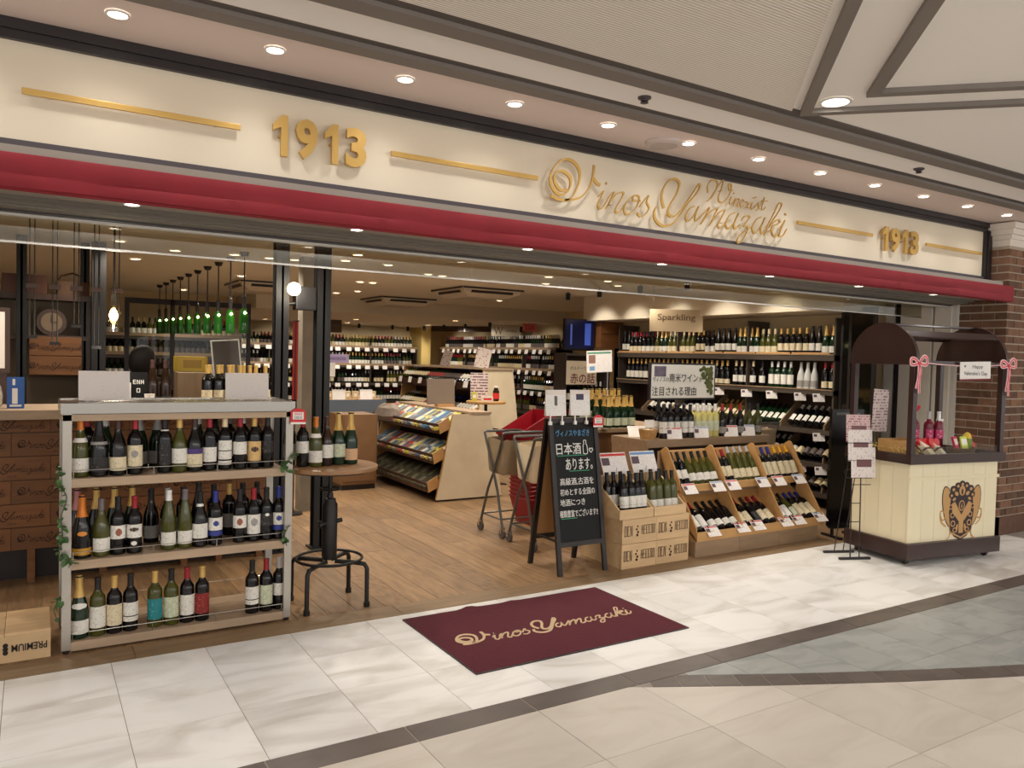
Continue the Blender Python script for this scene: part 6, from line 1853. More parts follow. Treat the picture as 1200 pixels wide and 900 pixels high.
# ------------------------------------------------------------------ gondolas with canvas ends
def gondola(x0, x1, y0, y1, h, top0, top1, label, tiers):
    t = thing('gondola_shelf', label, 'shelf unit', (x0, y0, 0), group='gondola shelves with canvas ends')
    w = x1 - x0
    nv, nu = 10, 14
    for (ya, yb, nm) in ((0.0, 0.006, 'canvas_end'), (y1 - y0 - 0.006, y1 - y0, 'canvas_end')):
        vs, f = [], []
        for i in range(nv + 1):
            v = i / nv
            a, b_ = (top0 - x0) * v, w + (top1 - x0 - w) * v
            for j in range(nu + 1):
                u = j / nu
                vs.append((a + (b_ - a) * u, ya - (0.012 * math.sin(u * 9 + v * 5) * math.sin(v * PI) if ya == 0 else 0) * 0.8 - (0.008 if ya == 0 else 0), 0.02 + (h - 0.02) * v))
        for i in range(nv):
            for j in range(nu):
                q = i * (nu + 1) + j
                f.append((q, q + 1, q + nu + 2, q + nu + 1))
        MB().add(vs, f).build(nm, m_canvas, t, smooth=True)
    MB().prism([(0, 0.02), (w, 0.02), (top1 - x0, h), (top0 - x0, h)], 0.007, 0.022, 'y').build('end_board', m_ply, t)
    MB().prism([(0, 0.02), (w, 0.02), (top1 - x0, h), (top0 - x0, h)], y1 - y0 - 0.022, y1 - y0 - 0.007, 'y').build('end_board', m_ply, t)
    mx = (top0 + top1) / 2 - x0
    MB().box(mx - 0.01, mx + 0.01, 0.023, y1 - y0 - 0.023, 0.02, h).build('spine', m_dwood, t)
    MB().box((mx - 0.03) if h < 1 else (top0 - x0), top1 - x0, -0.03, y1 - y0, h, h + 0.022).build('top_board', m_shelf, t)
    for z in tiers:
        xf = (top0 - x0) * (z / h) - 0.10
        for s in (0, 1):
            a, b_ = (xf, mx - 0.012) if s == 0 else (mx + 0.012, w - xf * 1.0)
            MB().prism([(a, z) if s == 0 else (b_, z), (b_, z + 0.06) if s == 0 else (a, z + 0.06), (b_, z + 0.078) if s == 0 else (a, z + 0.078), (a, z + 0.018) if s == 0 else (b_, z + 0.018)], 0.024, y1 - y0 - 0.024, 'y').build('shelf', m_dwood, t)
        MB().prism([(xf, z - 0.02), (xf - 0.02, z + 0.085), (xf - 0.006, z + 0.088), (xf + 0.012, z - 0.02)], 0.024, y1 - y0 - 0.024, 'y').build('shelf_lip', m_dwood, t)
        MB().prism([(xf - 0.02, z + 0.088), (xf, z - 0.02), (xf + 0.13, z + 0.04), (xf + 0.10, z + 0.16)], 0.0235, 0.036, 'y').build('end_cheek', m_ply, t)
    return t
gondola(3.65, 4.46, 7.40, 9.3, 0.93, 3.83, 4.29, 'low shelf unit of small packets with a cream canvas end panel', (0.12, 0.42, 0.74))
gondola(4.95, 5.75, 9.0, 11.6, 1.38, 5.10, 5.55, 'taller shelf unit behind, canvas end and slanted bottle boxes', (0.3, 0.72, 1.12))
# packets on the low gondola: individually placed pouches
cols = [(206, 196, 70), (84, 140, 176), (150, 140, 130), (196, 184, 150), (130, 118, 108), (170, 160, 146), (60, 100, 140), (186, 60, 40)]
pk_me = MB().box(-0.085, 0.085, -0.05, 0.05, 0, 0.035).build('tmp', m_white, bevel=0.006)
pk_data = pk_me.data
bpy.data.objects.remove(pk_me)
prt = MB().box(-0.055, 0.055, -0.032, 0.032, 0.0351, 0.0362).build('tmp', m_white)
prt_data = prt.data
bpy.data.objects.remove(prt)
for ti, (z, xf) in enumerate(((0.74, 3.72), (0.42, 3.66), (0.12, 3.60))):
    tn = ('top', 'middle', 'bottom')[ti]
    for k in range(18):
        c = cols[(k * 3 + ti * 5 + (k // 4)) % len(cols)] if ti < 2 else (66, 62, 46)
        for r in range(2):
            o = link('snack_packet', pk_data)
            objmat(o, mat('pouch_%d_%d' % c[:2], c, 0.4, rnd=0.2))
            o.matrix_world = TR(xf + 0.035 + 0.14 * r, 7.49 + 0.1 * k, z + 0.055 + 0.075 * r) @ RY(-0.5) @ RZ(random.uniform(-0.3, 0.3)) @ RX(random.uniform(-0.1, 0.1))
            tag(o, 'snack packet on the low shelf, %s from the canvas end, %s row, %s tier' % (ordinal(k), ('front', 'back')[r], tn), 'packet', 'packets on the %s tier' % tn)
            p = link('print', prt_data, o)
            objmat(p, mat('pouch_print_%d' % (k % 3), ((220, 212, 190), (90, 80, 70), (60, 110, 150))[k % 3], 0.5) if ti < 2 else mat('pouch_print_dark%d' % (k % 2), ((104, 98, 74), (54, 50, 40))[k % 2], 0.5))
t = thing('display_board', 'plain grey-brown board standing on the low canvas-ended shelf', 'board', (4.035, 8.25, 0.952))
MB().box(-0.10, 0.26, 0, 0.012, 0.03, 0.33, mtx=RX(-0.08)).build('board', m_kraft, t, bevel=0.002)
MB().box(0.02, 0.24, -0.03, 0.06, 0, 0.03).build('foot', m_ply, t)
# second gondola bottles: three tiers of leaning bottles facing the entrance side, one block

# ------------------------------------------------------------------ far bottles (one object): low-poly bottles added by the shelves below
FAR = MB()
FAR_MATS = [GLASS['dark'], GLASS['green'], GLASS['olive'], GLASS['pale'], CAPS['black'], CAPS['red'], CAPS['gold'], CAPS['white'], mat('far_label_white', (226, 220, 208), 0.6), mat('far_label_cream', (214, 196, 156), 0.6), mat('far_label_dark', (92, 80, 76), 0.6), CAPS['blue'], mat('far_label_red', (160, 50, 50), 0.6)]
def far_bottle(mtx, glass=0, cap=4, lab=8, n=8):
    prof = [(0.036, 0), (0.038, 0.04), (0.038, 0.13), (0.038, 0.19), (0.016, 0.232), (0.015, 0.30)]
    vs, fs, ms = [], [], []
    for r, z in prof:
        vs += [(r * math.cos(2 * PI * k / n), r * math.sin(2 * PI * k / n), z) for k in range(n)]
    o = len(FAR.v)
    FAR.v += [tuple(mtx @ Vector(p)) for p in vs]
    for i in range(5):
        for k in range(n):
            FAR.f.append((o + i * n + k, o + i * n + (k + 1) % n, o + (i + 1) * n + (k + 1) % n, o + (i + 1) * n + k))
            a = 2 * PI * (k + 0.5) / n
            FAR.m.append(cap if i == 4 else lab if i == 1 and math.sin(a) < -0.2 else glass)
    FAR.f.append(tuple(o + 5 * n + k for k in range(n)))
    FAR.m.append(cap)
FR = random.Random(11)
def far_row(p, d, n, face, step=0.082, tilt=0.0, run=6):
    """n bottles from p along unit vector d; face = rotation so labels look outward"""
    g = c = l = 0
    for i in range(n):
        if i % FR.choice((3, 4, run)) == 0:
            g, c, l = FR.choice((0, 0, 0, 1, 2)), FR.choice((4, 4, 5, 6, 7)), FR.choice((8, 8, 9, 10))
        if FR.random() < 0.05:
            continue
        far_bottle(TR(p[0] + d[0] * step * i, p[1] + d[1] * step * i, p[2]) @ RZ(face) @ RX(-tilt), g, c, l)

# ------------------------------------------------------------------ long side shelf (right wall)
m_dark_shelf = mat('dark_shelf_edge', (70, 60, 52), 0.5, var=0.1, scale=8)
sh = thing('wall_shelf', 'long dark wall shelf of wine bottles along the side wall', 'shelf unit', (7.25, 5.26, 0))
SL = 3.60
for z, th in ((1.60, 0.06), (1.23, 0.05), (0.80, 0.05), (0.44, 0.05), (0.12, 0.05)):
    MB().box(0, 0.385, 0, SL, z, z + th).build('shelf', m_dark_shelf, sh)
    if z in (1.60, 1.23):
        MB().box(-0.012, 0.002, 0, SL, z + th, z + th + 0.012).build('shelf_edge', m_plinth, sh)
for y in (0, 1.19, 2.38, SL - 0.02):
    MB().box(0.02, 0.385, y, y + 0.02, 0, 2.06).build('upright', m_dark_shelf, sh)
MB().box(0.386, 0.396, 0, SL, 0, 1.60).build('back_board', m_dwood, sh)
for k in range(7):   # shallow wooden trays along the top shelf
    y = 0.06 + 0.505 * k
    MB().box(-0.005, 0.005, y, y + 0.48, 1.661, 1.69).build('tray_lip', m_ply, sh)
for k, y in enumerate((0.1, 0.68, 1.24, 1.80, 2.5, 3.05)):   # slanted dividers of the lower bins
    for z in (0.85, 0.49, 0.17):
        MB().prism([(0.02, z + 0.001), (0.02, z + 0.05), (0.32, z + 0.30), (0.37, z + 0.30), (0.37, z + 0.001)], y, y + 0.012, 'y').build('divider', m_plinth, sh)
FACE = -PI / 2
Wm = [('bordeaux', 'dark', 'black', [L('low', 'white')]), ('bordeaux', 'dark', 'gold', [L('mid', 'cream')]), ('burgundy', 'dark', 'red', [L('low', 'cream')]), ('champagne', 'green', 'gold', [L('low', 'white')]),
      ('bordeaux', 'green', 'white', [L('mid', 'white')]), ('burgundy', 'olive', 'cream', [L('low', 'cream')]), ('hock', 'dark', 'black', [L('mid', 'white')])]
rr = random.Random(21)
cur = Wm[0]
n = 0
for i in range(41):
    if i % rr.choice((2, 3, 4)) == 0:
        cur = rr.choice(Wm)
    y = 5.33 + 0.0865 * i
    x = 7.33 + rr.uniform(-0.01, 0.01)
    bottle('%s, %s from entrance, wall shelf top' % (bdesc(*cur), ordinal(i)), 'bottles on the long wall shelf top', cur[0], TR(x, y, 1.661) @ RZ(FACE + 0.35), cur[1], cur[2], cur[3])
for i in range(41):
    far_bottle(TR(7.45 + rr.uniform(-0.01, 0.01), 5.34 + 0.0865 * i, 1.661) @ RZ(FACE + 0.3), rr.choice((0, 0, 1)), rr.choice((4, 4, 6, 5, 7)), rr.choice((8, 9)))
S2 = [('bordeaux', 'dark', 'red', [L('low', 'cream')])] * 2 + [('burgundy', 'frosted', 'silver', [L('low', 'grey')])] * 3 + [('bordeaux', 'green', 'white', [L('tall', 'white')])] * 4 + [('bordeaux', 'dark', 'black', [L('mid', 'white')])] + [('bordeaux', 'dark', 'cream', [L('mid', 'white')])] * 4 + [('bordeaux', 'dark', 'gold', [L('vlow', 'cream')])] * 6
y = 5.32
for i, sp in enumerate(S2):
    y += 0.088 + (0.05 if i in (2, 5, 9, 10, 14) else 0)
    bottle('%s, %s from entrance, second wall shelf' % (bdesc(*sp), ordinal(i)), 'bottles on the second wall shelf', sp[0], TR(7.32, y - 0.088, 1.281) @ RZ(FACE + 0.3), sp[1], sp[2], sp[3])
for i in range(16):
    far_bottle(TR(7.33, y + 0.09 * i, 1.281) @ RZ(FACE + 0.3), 0, 6, 8)
S3 = [(5.42, 'dark', 'black', 'plain')] * 0
n = 0
for b0, gl, cp, lb in ((5.40, 'dark', 'white', 'plain'), (5.98, 'green', 'black', 'white'), (6.54, 'olive', 'gold', 'cream')):
    for k in range(6):
        bottle('%s wine bottle lying slanted, %s from the entrance in the wall shelf bins' % (gl, ordinal(n)), 'slanted bottles in the wall shelf bins', 'bordeaux', TR(7.30, b0 + 0.086 * k, 0.89) @ RZ(FACE) @ RX(-0.85), gl, cp, [(0.03, 0.12, 52, lb)])
        n += 1
for z in (0.53, 0.21):
    for k in range(30):
        if k % 7 != 6:
            far_bottle(TR(7.30, 5.38 + 0.086 * k, z) @ RZ(FACE) @ RX(-0.85), FR.choice((0, 0, 1)), FR.choice((4, 5, 7)), FR.choice((8, 9, 10)))
for k in range(12):
    far_bottle(TR(7.30, 7.1 + 0.1 * k, 0.89) @ RZ(FACE) @ RX(-0.85), 0, 4, 8)
n = 0
for z, ys in ((1.215, (5.42, 5.66, 6.05, 6.42, 6.86)), (0.79, (5.40, 6.10)), (0.43, (5.36, 5.62)), (0.11, (5.50,))):
    for y in ys:
        t = thing('price_card', 'price card hanging on the long wall shelf, %s counted down from the second shelf' % ordinal(n), 'price card', (7.235, y, z), -0.5, group='price cards on the long wall shelf')
        MB().box(-0.065, 0.065, -0.0015, 0.0015, -0.06, 0.03, mtx=RX(-0.25)).build('sheet', m_pcard, t)
        MB().box(-0.055, -0.02, -0.0025, -0.0015, -0.01, 0.018, mtx=RX(-0.25)).build('picture', MATS['tiny_picture'], t)
        n += 1
# sign over the wall shelf
sg = thing('category_sign', 'beige Sparkling sign hanging above the long wall shelf', 'sign', (6.72, 7.10, 1.92), -0.62)
MB().box(-0.32, 0.32, 0, 0.02, 0, 0.27).build('board', mat('sign_beige', (206, 184, 150), 0.6), sg)
text('lettering', 'Sparkling', 0.1, mat('sign_ink', (112, 92, 70), 0.6), sg, TR(0.0, -0.001, 0.165), 0.0008, bold=0.001, width=0.46, height=0.10)
for x in (-0.28, 0.28):
    MB().rod((x, 0.01, 0.27), (x, 0.01, 0.56), 0.002, 5).build('wire', m_iron, sg)

# ------------------------------------------------------------------ champagne table
tbl = thing('display_table', 'brown cabinet table crowded with gold-foiled champagne bottles', 'table', (4.72, 6.06, 0))
MB().box(0, 1.15, 0, 0.8, 0.83, 0.87).build('table_top', m_plinth, tbl, bevel=0.003)
MB().box(0.02, 1.13, 0.02, 0.78, 0, 0.83).build('cabinet', mat('cabinet_brown', (112, 78, 48), 0.5, var=0.12, scale=5), tbl)
n = 0
for r in range(4):
    for k in range(5):
        if r == 0 and k == 0:
            continue
        bottle('gold-foiled champagne bottle behind the chalkboard, %s from left in the %s row' % (ordinal(k), ('front', 'second', 'third', 'rear')[r]), 'champagne bottles on the cabinet table', 'champagne', at(4.84 + 0.098 * k + 0.02 * (r % 2), 6.15 + 0.10 * r, 0.87 + (0.06 if r > 1 else 0), -0.6), 'green', 'gold', [(0.025, 0.1, 75, 'pgreen')])
rz_ = thing('riser_block', 'low wooden riser under the rear champagne bottles', 'riser', (4.78, 6.285, 0.87))
MB().box(0, 0.58, 0, 0.24, 0, 0.06).build('block', m_plinth, rz_)
t = thing('info_card', 'white card with a green heading standing above the champagne', 'card', (4.86, 6.02, 0.87))
MB().rod((-0.05, 0.0, 0), (-0.05, 0.0, 0.62), 0.003, 6).build('stem', m_chrome, t)
MB().lathe([(0.05, 0), (0.05, 0.006), (0.005, 0.01)], 14, mtx=TR(-0.05, 0, 0)).build('base', m_chrome, t)
K = TR(-0.15, 0, 0.56) @ RY(-0.05)
MB().box(-0.155, 0.155, -0.002, 0.002, 0, 0.21, mtx=K).build('sheet', m_pcard, t)
MB().box(-0.145, 0.145, -0.003, -0.002, 0.18, 0.198, mtx=K).build('heading', mat('heading_green', (90, 150, 120), 0.5), t)
MB().box(-0.13, -0.05, -0.003, -0.002, 0.09, 0.17, mtx=K).build('picture', mat('heading_pic', (150, 110, 96), 0.5), t)
MB().box(-0.12, -0.06, -0.003, -0.002, 0.02, 0.06, mtx=K).build('picture', mat('heading_blue', (110, 160, 200), 0.5), t)
t = thing('small_basket', 'small tan basket of corks on the oak counter corner', 'basket', (4.60, 5.17, 0.868))
MB().lathe([(0.065, 0), (0.085, 0.085), (0.08, 0.085), (0.06, 0.005)], 18).build('basket', mat('basket_tan', (176, 132, 80), 0.8, var=0.3, scale=40), t, smooth=True)
for k in range(9):
    a = k * 2.4
    MB().lathe([(0.001, -0.016), (0.014, -0.012), (0.014, 0.012), (0.001, 0.016)], 8, mtx=TR(0.045 * math.cos(a) * (k / 9) ** .5, 0.045 * math.sin(a) * (k / 9) ** .5, 0.068 + 0.006 * (k % 2)) @ RX(a)).build('cork', mat('cork', (206, 186, 150), 0.8), t)
card(4.66, 5.22, 0.96, 0.09, 0.07, 'small white tag on a stem above the basket of corks', (220, 214, 206), 0.1, -0.3, 'tags on the counter', pic=False, stem=0.06)
card(4.62, 5.33, 0.868, 0.16, 0.12, 'white leaflet leaning on the counter behind the cork basket', (220, 214, 206), 0.7, -0.5, 'tags on the counter', pic=False)

# black framed poster above the counter
t = thing('framed_poster', 'black framed poster of South American wine with Japanese text and grapes', 'poster', (5.44, 5.62, 0))
PW, PH, Z0 = 0.87, 0.36, 1.18
MB().box(-PW / 2, PW / 2, 0, 0.03, Z0, Z0 + PH).build('frame', m_black, t)
MB().box(-PW / 2 + 0.018, PW / 2 - 0.018, -0.003, 0, Z0 + 0.018, Z0 + PH - 0.018).build('sheet', mat('poster_white', (226, 224, 218), 0.4), t)
gr = MB()
rg = random.Random(3)
for k in range(46):
    a = rg.uniform(0, 1)
    u, v = PW / 2 - 0.05 - rg.uniform(0, 0.13) * (0.4 + a), Z0 + 0.06 + a * 0.27
    gr.prism([(u + rg.uniform(.016, .03) * math.cos(q), min(Z0 + PH - 0.02, max(Z0 + 0.02, v + rg.uniform(.014, .026) * math.sin(q)))) for q in [2 * PI * j / 7 for j in range(7)]], -0.0045 - k * 0.00004, -0.003, 'y')
gr.build('vine_print', mat('print_vine', (84, 90, 44), 0.6, var=0.4, scale=18), t)
MB().box(-PW / 2 + 0.05, -PW / 2 + 0.20, -0.004, -0.003, Z0 + 0.225, Z0 + 0.325).build('photo_print', mat('print_photo', (104, 96, 112), 0.5, var=0.4, scale=22), t)
m_pt = mat('poster_text', (44, 38, 36), 0.6)
text('lettering', '\u30f4\u30a3\u30ce\u30b9\u306e', 0.06, m_pt, t, TR(-0.30, -0.004, Z0 + 0.20), 0.0005, width=0.20, height=0.045)
text('lettering', '\u5357\u7c73\u30ef\u30a4\u30f3', 0.09, m_pt, t, TR(0.0, -0.004, Z0 + 0.215), 0.0005, bold=0.0005, width=0.38, height=0.085)
text('lettering', '\u304c', 0.06, m_pt, t, TR(0.23, -0.004, Z0 + 0.205), 0.0005, width=0.05, height=0.05)
text('lettering', '\u6ce8\u76ee\u3055\u308c\u308b\u7406\u7531', 0.09, m_pt, t, TR(-0.12, -0.004, Z0 + 0.085), 0.0005, bold=0.0005, width=0.58, height=0.09)
for x in (-0.3, 0.3):
    MB().box(x - 0.012, x + 0.012, 0.005, 0.028, 0.0, Z0).build('leg', m_black, t)
    MB().box(x - 0.02, x + 0.02, -0.05, 0.12, 0, 0.015).build('foot', m_black, t)

# ------------------------------------------------------------------ tv corner
tv = thing('television', 'wall television with a dark blue screen on the short wall', 'television', (6.56, 9.22, 1.68))
MB().box(0, 0.54, 0, 0.05, 0, 0.46).build('casing', m_black, tv, bevel=0.004)
MB().box(0.015, 0.525, -0.002, 0, 0.03, 0.445).build('screen', mat('tv_blue', (14, 18, 48), 0.3, emit=0.6), tv)
MB().box(0.36, 0.47, -0.003, -0.002, 0.08, 0.40).build('screen_band', mat('tv_pale', (70, 92, 180), 0.3, emit=0.5), tv)
MB().box(0.10, 0.13, -0.003, -0.002, 0.08, 0.38).build('screen_band', mat('tv_text', (90, 110, 190), 0.3, emit=0.4), tv)
MB().box(0.22, 0.32, 0.05, 0.10, 0.15, 0.3).build('bracket', m_iron, tv)
t = thing('wooden_case', 'tall wooden case on the wall beside the television', 'box', (7.14, 9.12, 1.73))
MB().box(0, 0.42, 0, 0.19, 0, 0.42).build('case', m_pined, t, bevel=0.004)
MB().box(0.03, 0.39, -0.004, 0, 0.2, 0.21).build('seam', m_dwood, t)
lw = thing('corner_cabinet', 'dark shelving cabinet below the television', 'cabinet', (6.45, 9.02, 0))
MB().box(0, 0.8, 0, 0.29, 1.60, 1.64).build('shelf', m_dark_shelf, lw)
for z in (0.1, 0.5, 0.9):
    MB().box(0, 0.8, 0, 0.29, z, z + 0.03).build('shelf', m_dark_shelf, lw)
    far_row((6.52, 9.14, z + 0.03), (1, 0), 9, 0.0)
for x in (0, 0.78):
    MB().box(x, x + 0.02, 0, 0.29, 0, 1.60).build('upright', m_dark_shelf, lw)
MB().box(0.02, 0.78, 0.27, 0.285, 0, 1.60).build('back_board', m_dwood, lw)
t = thing('framed_poster', 'pale poster with two dark red characters below the television', 'poster', (6.42, 8.98, 1.18), 0.0)
MB().box(0, 0.56, 0, 0.02, 0, 0.36).build('frame', m_black, t)
MB().box(0.012, 0.548, -0.003, 0, 0.012, 0.348).build('sheet', mat('poster_cream', (214, 200, 176), 0.5), t)
text('lettering', '\u8d64\u306e\u8a71', 0.14, mat('poster_red', (96, 26, 30), 0.6), t, TR(0.30, -0.004, 0.10), 0.0006, bold=0.0015, width=0.44, height=0.15)
text('lettering', '\u30dc\u30eb\u30c9\u30fc\u30ef\u30a4\u30f3', 0.06, m_pt, t, TR(0.28, -0.004, 0.245), 0.0006, width=0.40, height=0.05)

# ------------------------------------------------------------------ far end shelves
def far_shelf(name, label, x0, x1, y0, y1, zs, loc_face):
    t = thing(name, label, 'shelf unit', (x0, y0, 0), group='shelves at the far end')
    w, d = x1 - x0, y1 - y0
    for z in zs:
        MB().box(0, w, 0, d, z - 0.05, z).build('shelf', m_dark_shelf, t)
    for k in range(5):
        if w > d:
            MB().box((w - 0.02) * k / 4, (w - 0.02) * k / 4 + 0.02, 0.03, d, 0, zs[0]).build('upright', m_dark_shelf, t)
        else:
            MB().box(0.03, w, (d - 0.02) * k / 4, (d - 0.02) * k / 4 + 0.02, 0, zs[0]).build('upright', m_dark_shelf, t)
    if w > d:
        MB().box(0, w, d - 0.015, d, 0, zs[0] - 0.05).build('back_board', m_dwood, t)
    else:
        MB().box(w - 0.015, w, 0, d, 0, zs[0] - 0.05).build('back_board', m_dwood, t)
    for z in zs[:2]:
        if w > d:
            MB().box(0, w, -0.01, 0, z, z + 0.05).build('crate_front', m_plinth, t)
        else:
            MB().box(-0.01, 0, 0, d, z, z + 0.05).build('crate_front', m_plinth, t)
    return t
far_shelf('end_shelf', 'wine shelf along the far end wall', 3.3, 8.1, 17.6, 18.0, (1.70, 1.28, 0.86, 0.44), 0)
for z in (1.70, 1.28, 0.86, 0.44):
    far_row((3.36, 17.72, z), (1, 0), 57, 0.0)
    if z > 1.2:
        far_row((3.40, 17.86, z), (1, 0), 57, 0.0)
far_shelf('end_shelf', 'wine shelf along the recessed side wall at the far end', 8.62, 9.02, 12.4, 17.4, (1.72, 1.30, 0.88, 0.46), 1)
for z in (1.72, 1.30, 0.88, 0.46):
    far_row((8.72, 12.47, z), (0, 1), 59, FACE)
    if z > 1.2:
        far_row((8.86, 12.49, z), (0, 1), 59, FACE)
far_shelf('end_shelf', 'wine shelf behind the bar window', 0.9, 3.0, 13.6, 13.95, (1.75, 1.45, 1.1, 0.7), 0)
for z in (1.75, 1.45, 1.1, 0.7):
    far_row((0.95, 13.72, z), (1, 0), 24, 0.0)
# window frame behind the pendants
t = thing('partition_window', 'black framed glass partition behind the green pendants', 'partition', (1.16, 12.75, 0))
for x in (0, 0.62, 1.74):
    MB().box(x, x + 0.06, 0, 0.05, 0, 2.30).build('frame_post', m_black, t)
MB().box(0.06, 1.74, 0, 0.05, 2.22, 2.30).build('frame_rail', m_black, t)
MB().box(0.06, 1.74, 0, 0.05, 0.85, 0.93).build('frame_rail', m_black, t)
MB().box(0.06, 1.74, 0.01, 0.04, 0, 0.85).build('lower_panel', m_dwood, t)
m_faint = pane('faint_glass', (240, 242, 238), 0.025)
MB().box(0.062, 0.618, 0.02, 0.026, 0.93, 2.22).build('pane', m_faint, t)
MB().box(0.682, 1.738, 0.02, 0.026, 0.93, 2.22).build('pane', m_faint, t)
# far price cards
pc = MB().box(-0.06, 0.06, -0.0015, 0.0015, -0.045, 0.045).build('tmp', m_pcard)
pcd = pc.data
bpy.data.objects.remove(pc)
def fcard(x, y, z, face, label, group):
    o = link('price_card', pcd)
    o.matrix_world = TR(x, y, z) @ RZ(face) @ RX(-0.2)
    tag(o, label, 'price card', group)
for z, zn in ((1.68, 'top'), (1.26, 'second'), (0.84, 'third')):
    for k in range(20):
        fcard(3.5 + 0.235 * k + FR.uniform(-.04, .04), 17.575, z - 0.02, 0, 'white price card, %s from left, %s tier of the far end wall shelf' % (ordinal(k), zn), 'price cards on the far wall, %s tier' % zn)
    for k in range(18):
        fcard(8.595, 12.6 + 0.27 * k + FR.uniform(-.04, .04), z, FACE, 'white price card, %s from the near end, %s tier of the recessed far shelf' % (ordinal(k), zn), 'price cards on the recessed shelf, %s tier' % zn)
# bottles and cards of the second gondola
for ti, z in enumerate((0.3, 0.72, 1.12)):
    xf = 4.95 + 0.15 * z / 1.38 - 0.10
    for k in range(28):
        far_bottle(TR(xf + 0.05, 9.1 + 0.088 * k, z + 0.09) @ RZ(FACE) @ RX(-0.95), (0, 0, 1, 0, 2)[k // 6], (4, 11, 5, 6, 7)[k // 6], (8, 10, 12, 9, 8)[k // 6])
    for k in range(7):
        fcard(xf - 0.03, 9.2 + 0.36 * k, z + 0.06, FACE, 'white price card, %s from the canvas end, %s tier of the taller shelf' % (ordinal(k), ('lowest', 'middle', 'uppermost')[ti]), 'price cards on the taller gondola, tier %d' % (ti + 1))
def paper_sign(x, y, z, w, h, label, m, rz=-0.4, ry=0.1, post=0.0):
    t = thing('paper_sign', label, 'sign', (x, y, z), rz)
    MB().box(-w / 2, w / 2, -0.002, 0.002, 0, h, mtx=RY(ry)).build('sheet', m, t)
    MB().rod((0, 0.004, -post), (0, 0.004, h * 0.4), 0.003, 6).build('stem', m_steel, t)
m_psign = printed('sign_print', (224, 212, 204), (176, 120, 120), 0.03, 0.45)
paper_sign(5.0 + 0.20, 9.25, 1.402, 0.20, 0.27, 'tall printed price sign tilted on the taller canvas-ended shelf', m_psign, ry=0.2)
paper_sign(5.32, 10.6, 1.402, 0.14, 0.24, 'smaller tilted price sign further along the taller shelf', m_psign, ry=0.3)
# round table with products near the taller gondola
t = thing('round_table', 'small round tasting table near the taller canvas-ended shelf', 'table', (4.72, 8.25, 0))
MB().lathe([(0.001, 0.985), (0.24, 0.985), (0.245, 1.0), (0.24, 1.015), (0.001, 1.015)], 28).build('table_top', m_ply, t, smooth=True)
MB().rod((0, 0, 0.02), (0, 0, 0.985), 0.02, 10).build('stem', m_iron, t)
MB().lathe([(0.18, 0), (0.18, 0.012), (0.03, 0.03)], 20).build('base', m_iron, t)
t = thing('framed_poster', 'small dark and white poster standing on the round tasting table', 'poster', (4.70, 8.38, 1.015), -0.3)
MB().box(-0.11, 0.11, 0, 0.01, 0, 0.34, mtx=RX(-0.1)).build('sheet', printed('poster_plum', (196, 180, 176), (96, 66, 78), 0.035, 0.55), t)
MB().box(-0.08, 0.08, 0.0, 0.05, 0, 0.008).build('foot', m_steel, t)
t = thing('product_jar', 'jar with a red and white label on the tasting table', 'jar', (4.83, 8.20, 1.015))
MB().lathe([(0.03, 0), (0.04, 0.01), (0.04, 0.12), (0.025, 0.15), (0.025, 0.17)], 14).build('jar', GLASS['brown'], t, smooth=True)
MB().lathe([(0.0405, 0.03), (0.0405, 0.10)], 14, cap=False).build('label', m_redp, t)
MB().lathe([(0.027, 0.165), (0.027, 0.185), (0.001, 0.187)], 14).build('lid', m_white, t)
t = thing('product_box', 'small cream product box on the tasting table', 'box', (4.66, 8.12, 1.015), -0.3)
MB().box(-0.07, 0.07, -0.03, 0.03, 0, 0.06).build('box', m_pale, t, bevel=0.002)
MB().box(-0.05, 0.05, -0.0312, -0.03, 0.02, 0.045).build('print', m_redp, t)
t = thing('product_packet', 'yellow-green packet at the edge of the tasting table', 'packet', (4.54, 8.22, 1.015), -0.3)
MB().box(-0.03, 0.03, -0.01, 0.01, 0, 0.11).build('packet', mat('packet_lime', (190, 190, 60), 0.5), t, bevel=0.003)
MB().box(-0.02, 0.02, -0.0112, -0.01, 0.04, 0.08).build('print', m_white, t)

# display table with blue-grey cloth and boxes, left of the low gondola
t = thing('display_table', 'table under a blue-grey cloth with white cards and small bottles', 'table', (3.14, 9.42, 0))
MB().box(0, 0.75, 0, 0.6, 0.93, 0.97).build('table_top', m_ply, t)
MB().box(-0.01, 0.76, -0.012, 0.0, 0.80, 0.972).build('cloth', mat('cloth_blue_grey', (96, 104, 116), 0.8), t)
for x in (0.02, 0.69):
    for y in (0.02, 0.54):
        MB().box(x, x + 0.04, y, y + 0.04, 0, 0.93).build('leg', m_dwood, t)
MB().box(0.05, 0.7, 0.03, 0.57, 0.40, 0.43).build('lower_shelf', m_dwood, t)
far_row((3.22, 9.57, 0.43), (1, 0), 8, 0.0)
for k in range(6):
    p = thing('gift_pouch', 'cream pouch on the blue-grey clothed table, %s from left' % ordinal(k), 'packet', (3.22 + 0.115 * k, 9.64, 0.97), 0.2 * (k % 3 - 1), group='cream pouches on the clothed table')
    MB().box(-0.045, 0.045, -0.03, 0.03, 0, 0.10).build('pouch', mat('pouch_cream', (214, 196, 160), 0.7, rnd=0.15), p, bevel=0.012)
    MB().box(-0.02, 0.02, -0.0315, -0.030, 0.03, 0.07).build('label', m_white, p)
for i, x in enumerate((3.28, 3.64)):
    card(x, 9.44, 0.972, 0.16, 0.13, ('white card on the clothed table under the lavender sign', 'white card on the clothed table nearer the low shelf unit')[i], (210, 204, 198), 0.3, -0.2, 'cards on the clothed table', pic=False)
t = thing('lavender_sign', 'lavender and white sign standing on the clothed table', 'sign', (3.34, 9.72, 0.97))
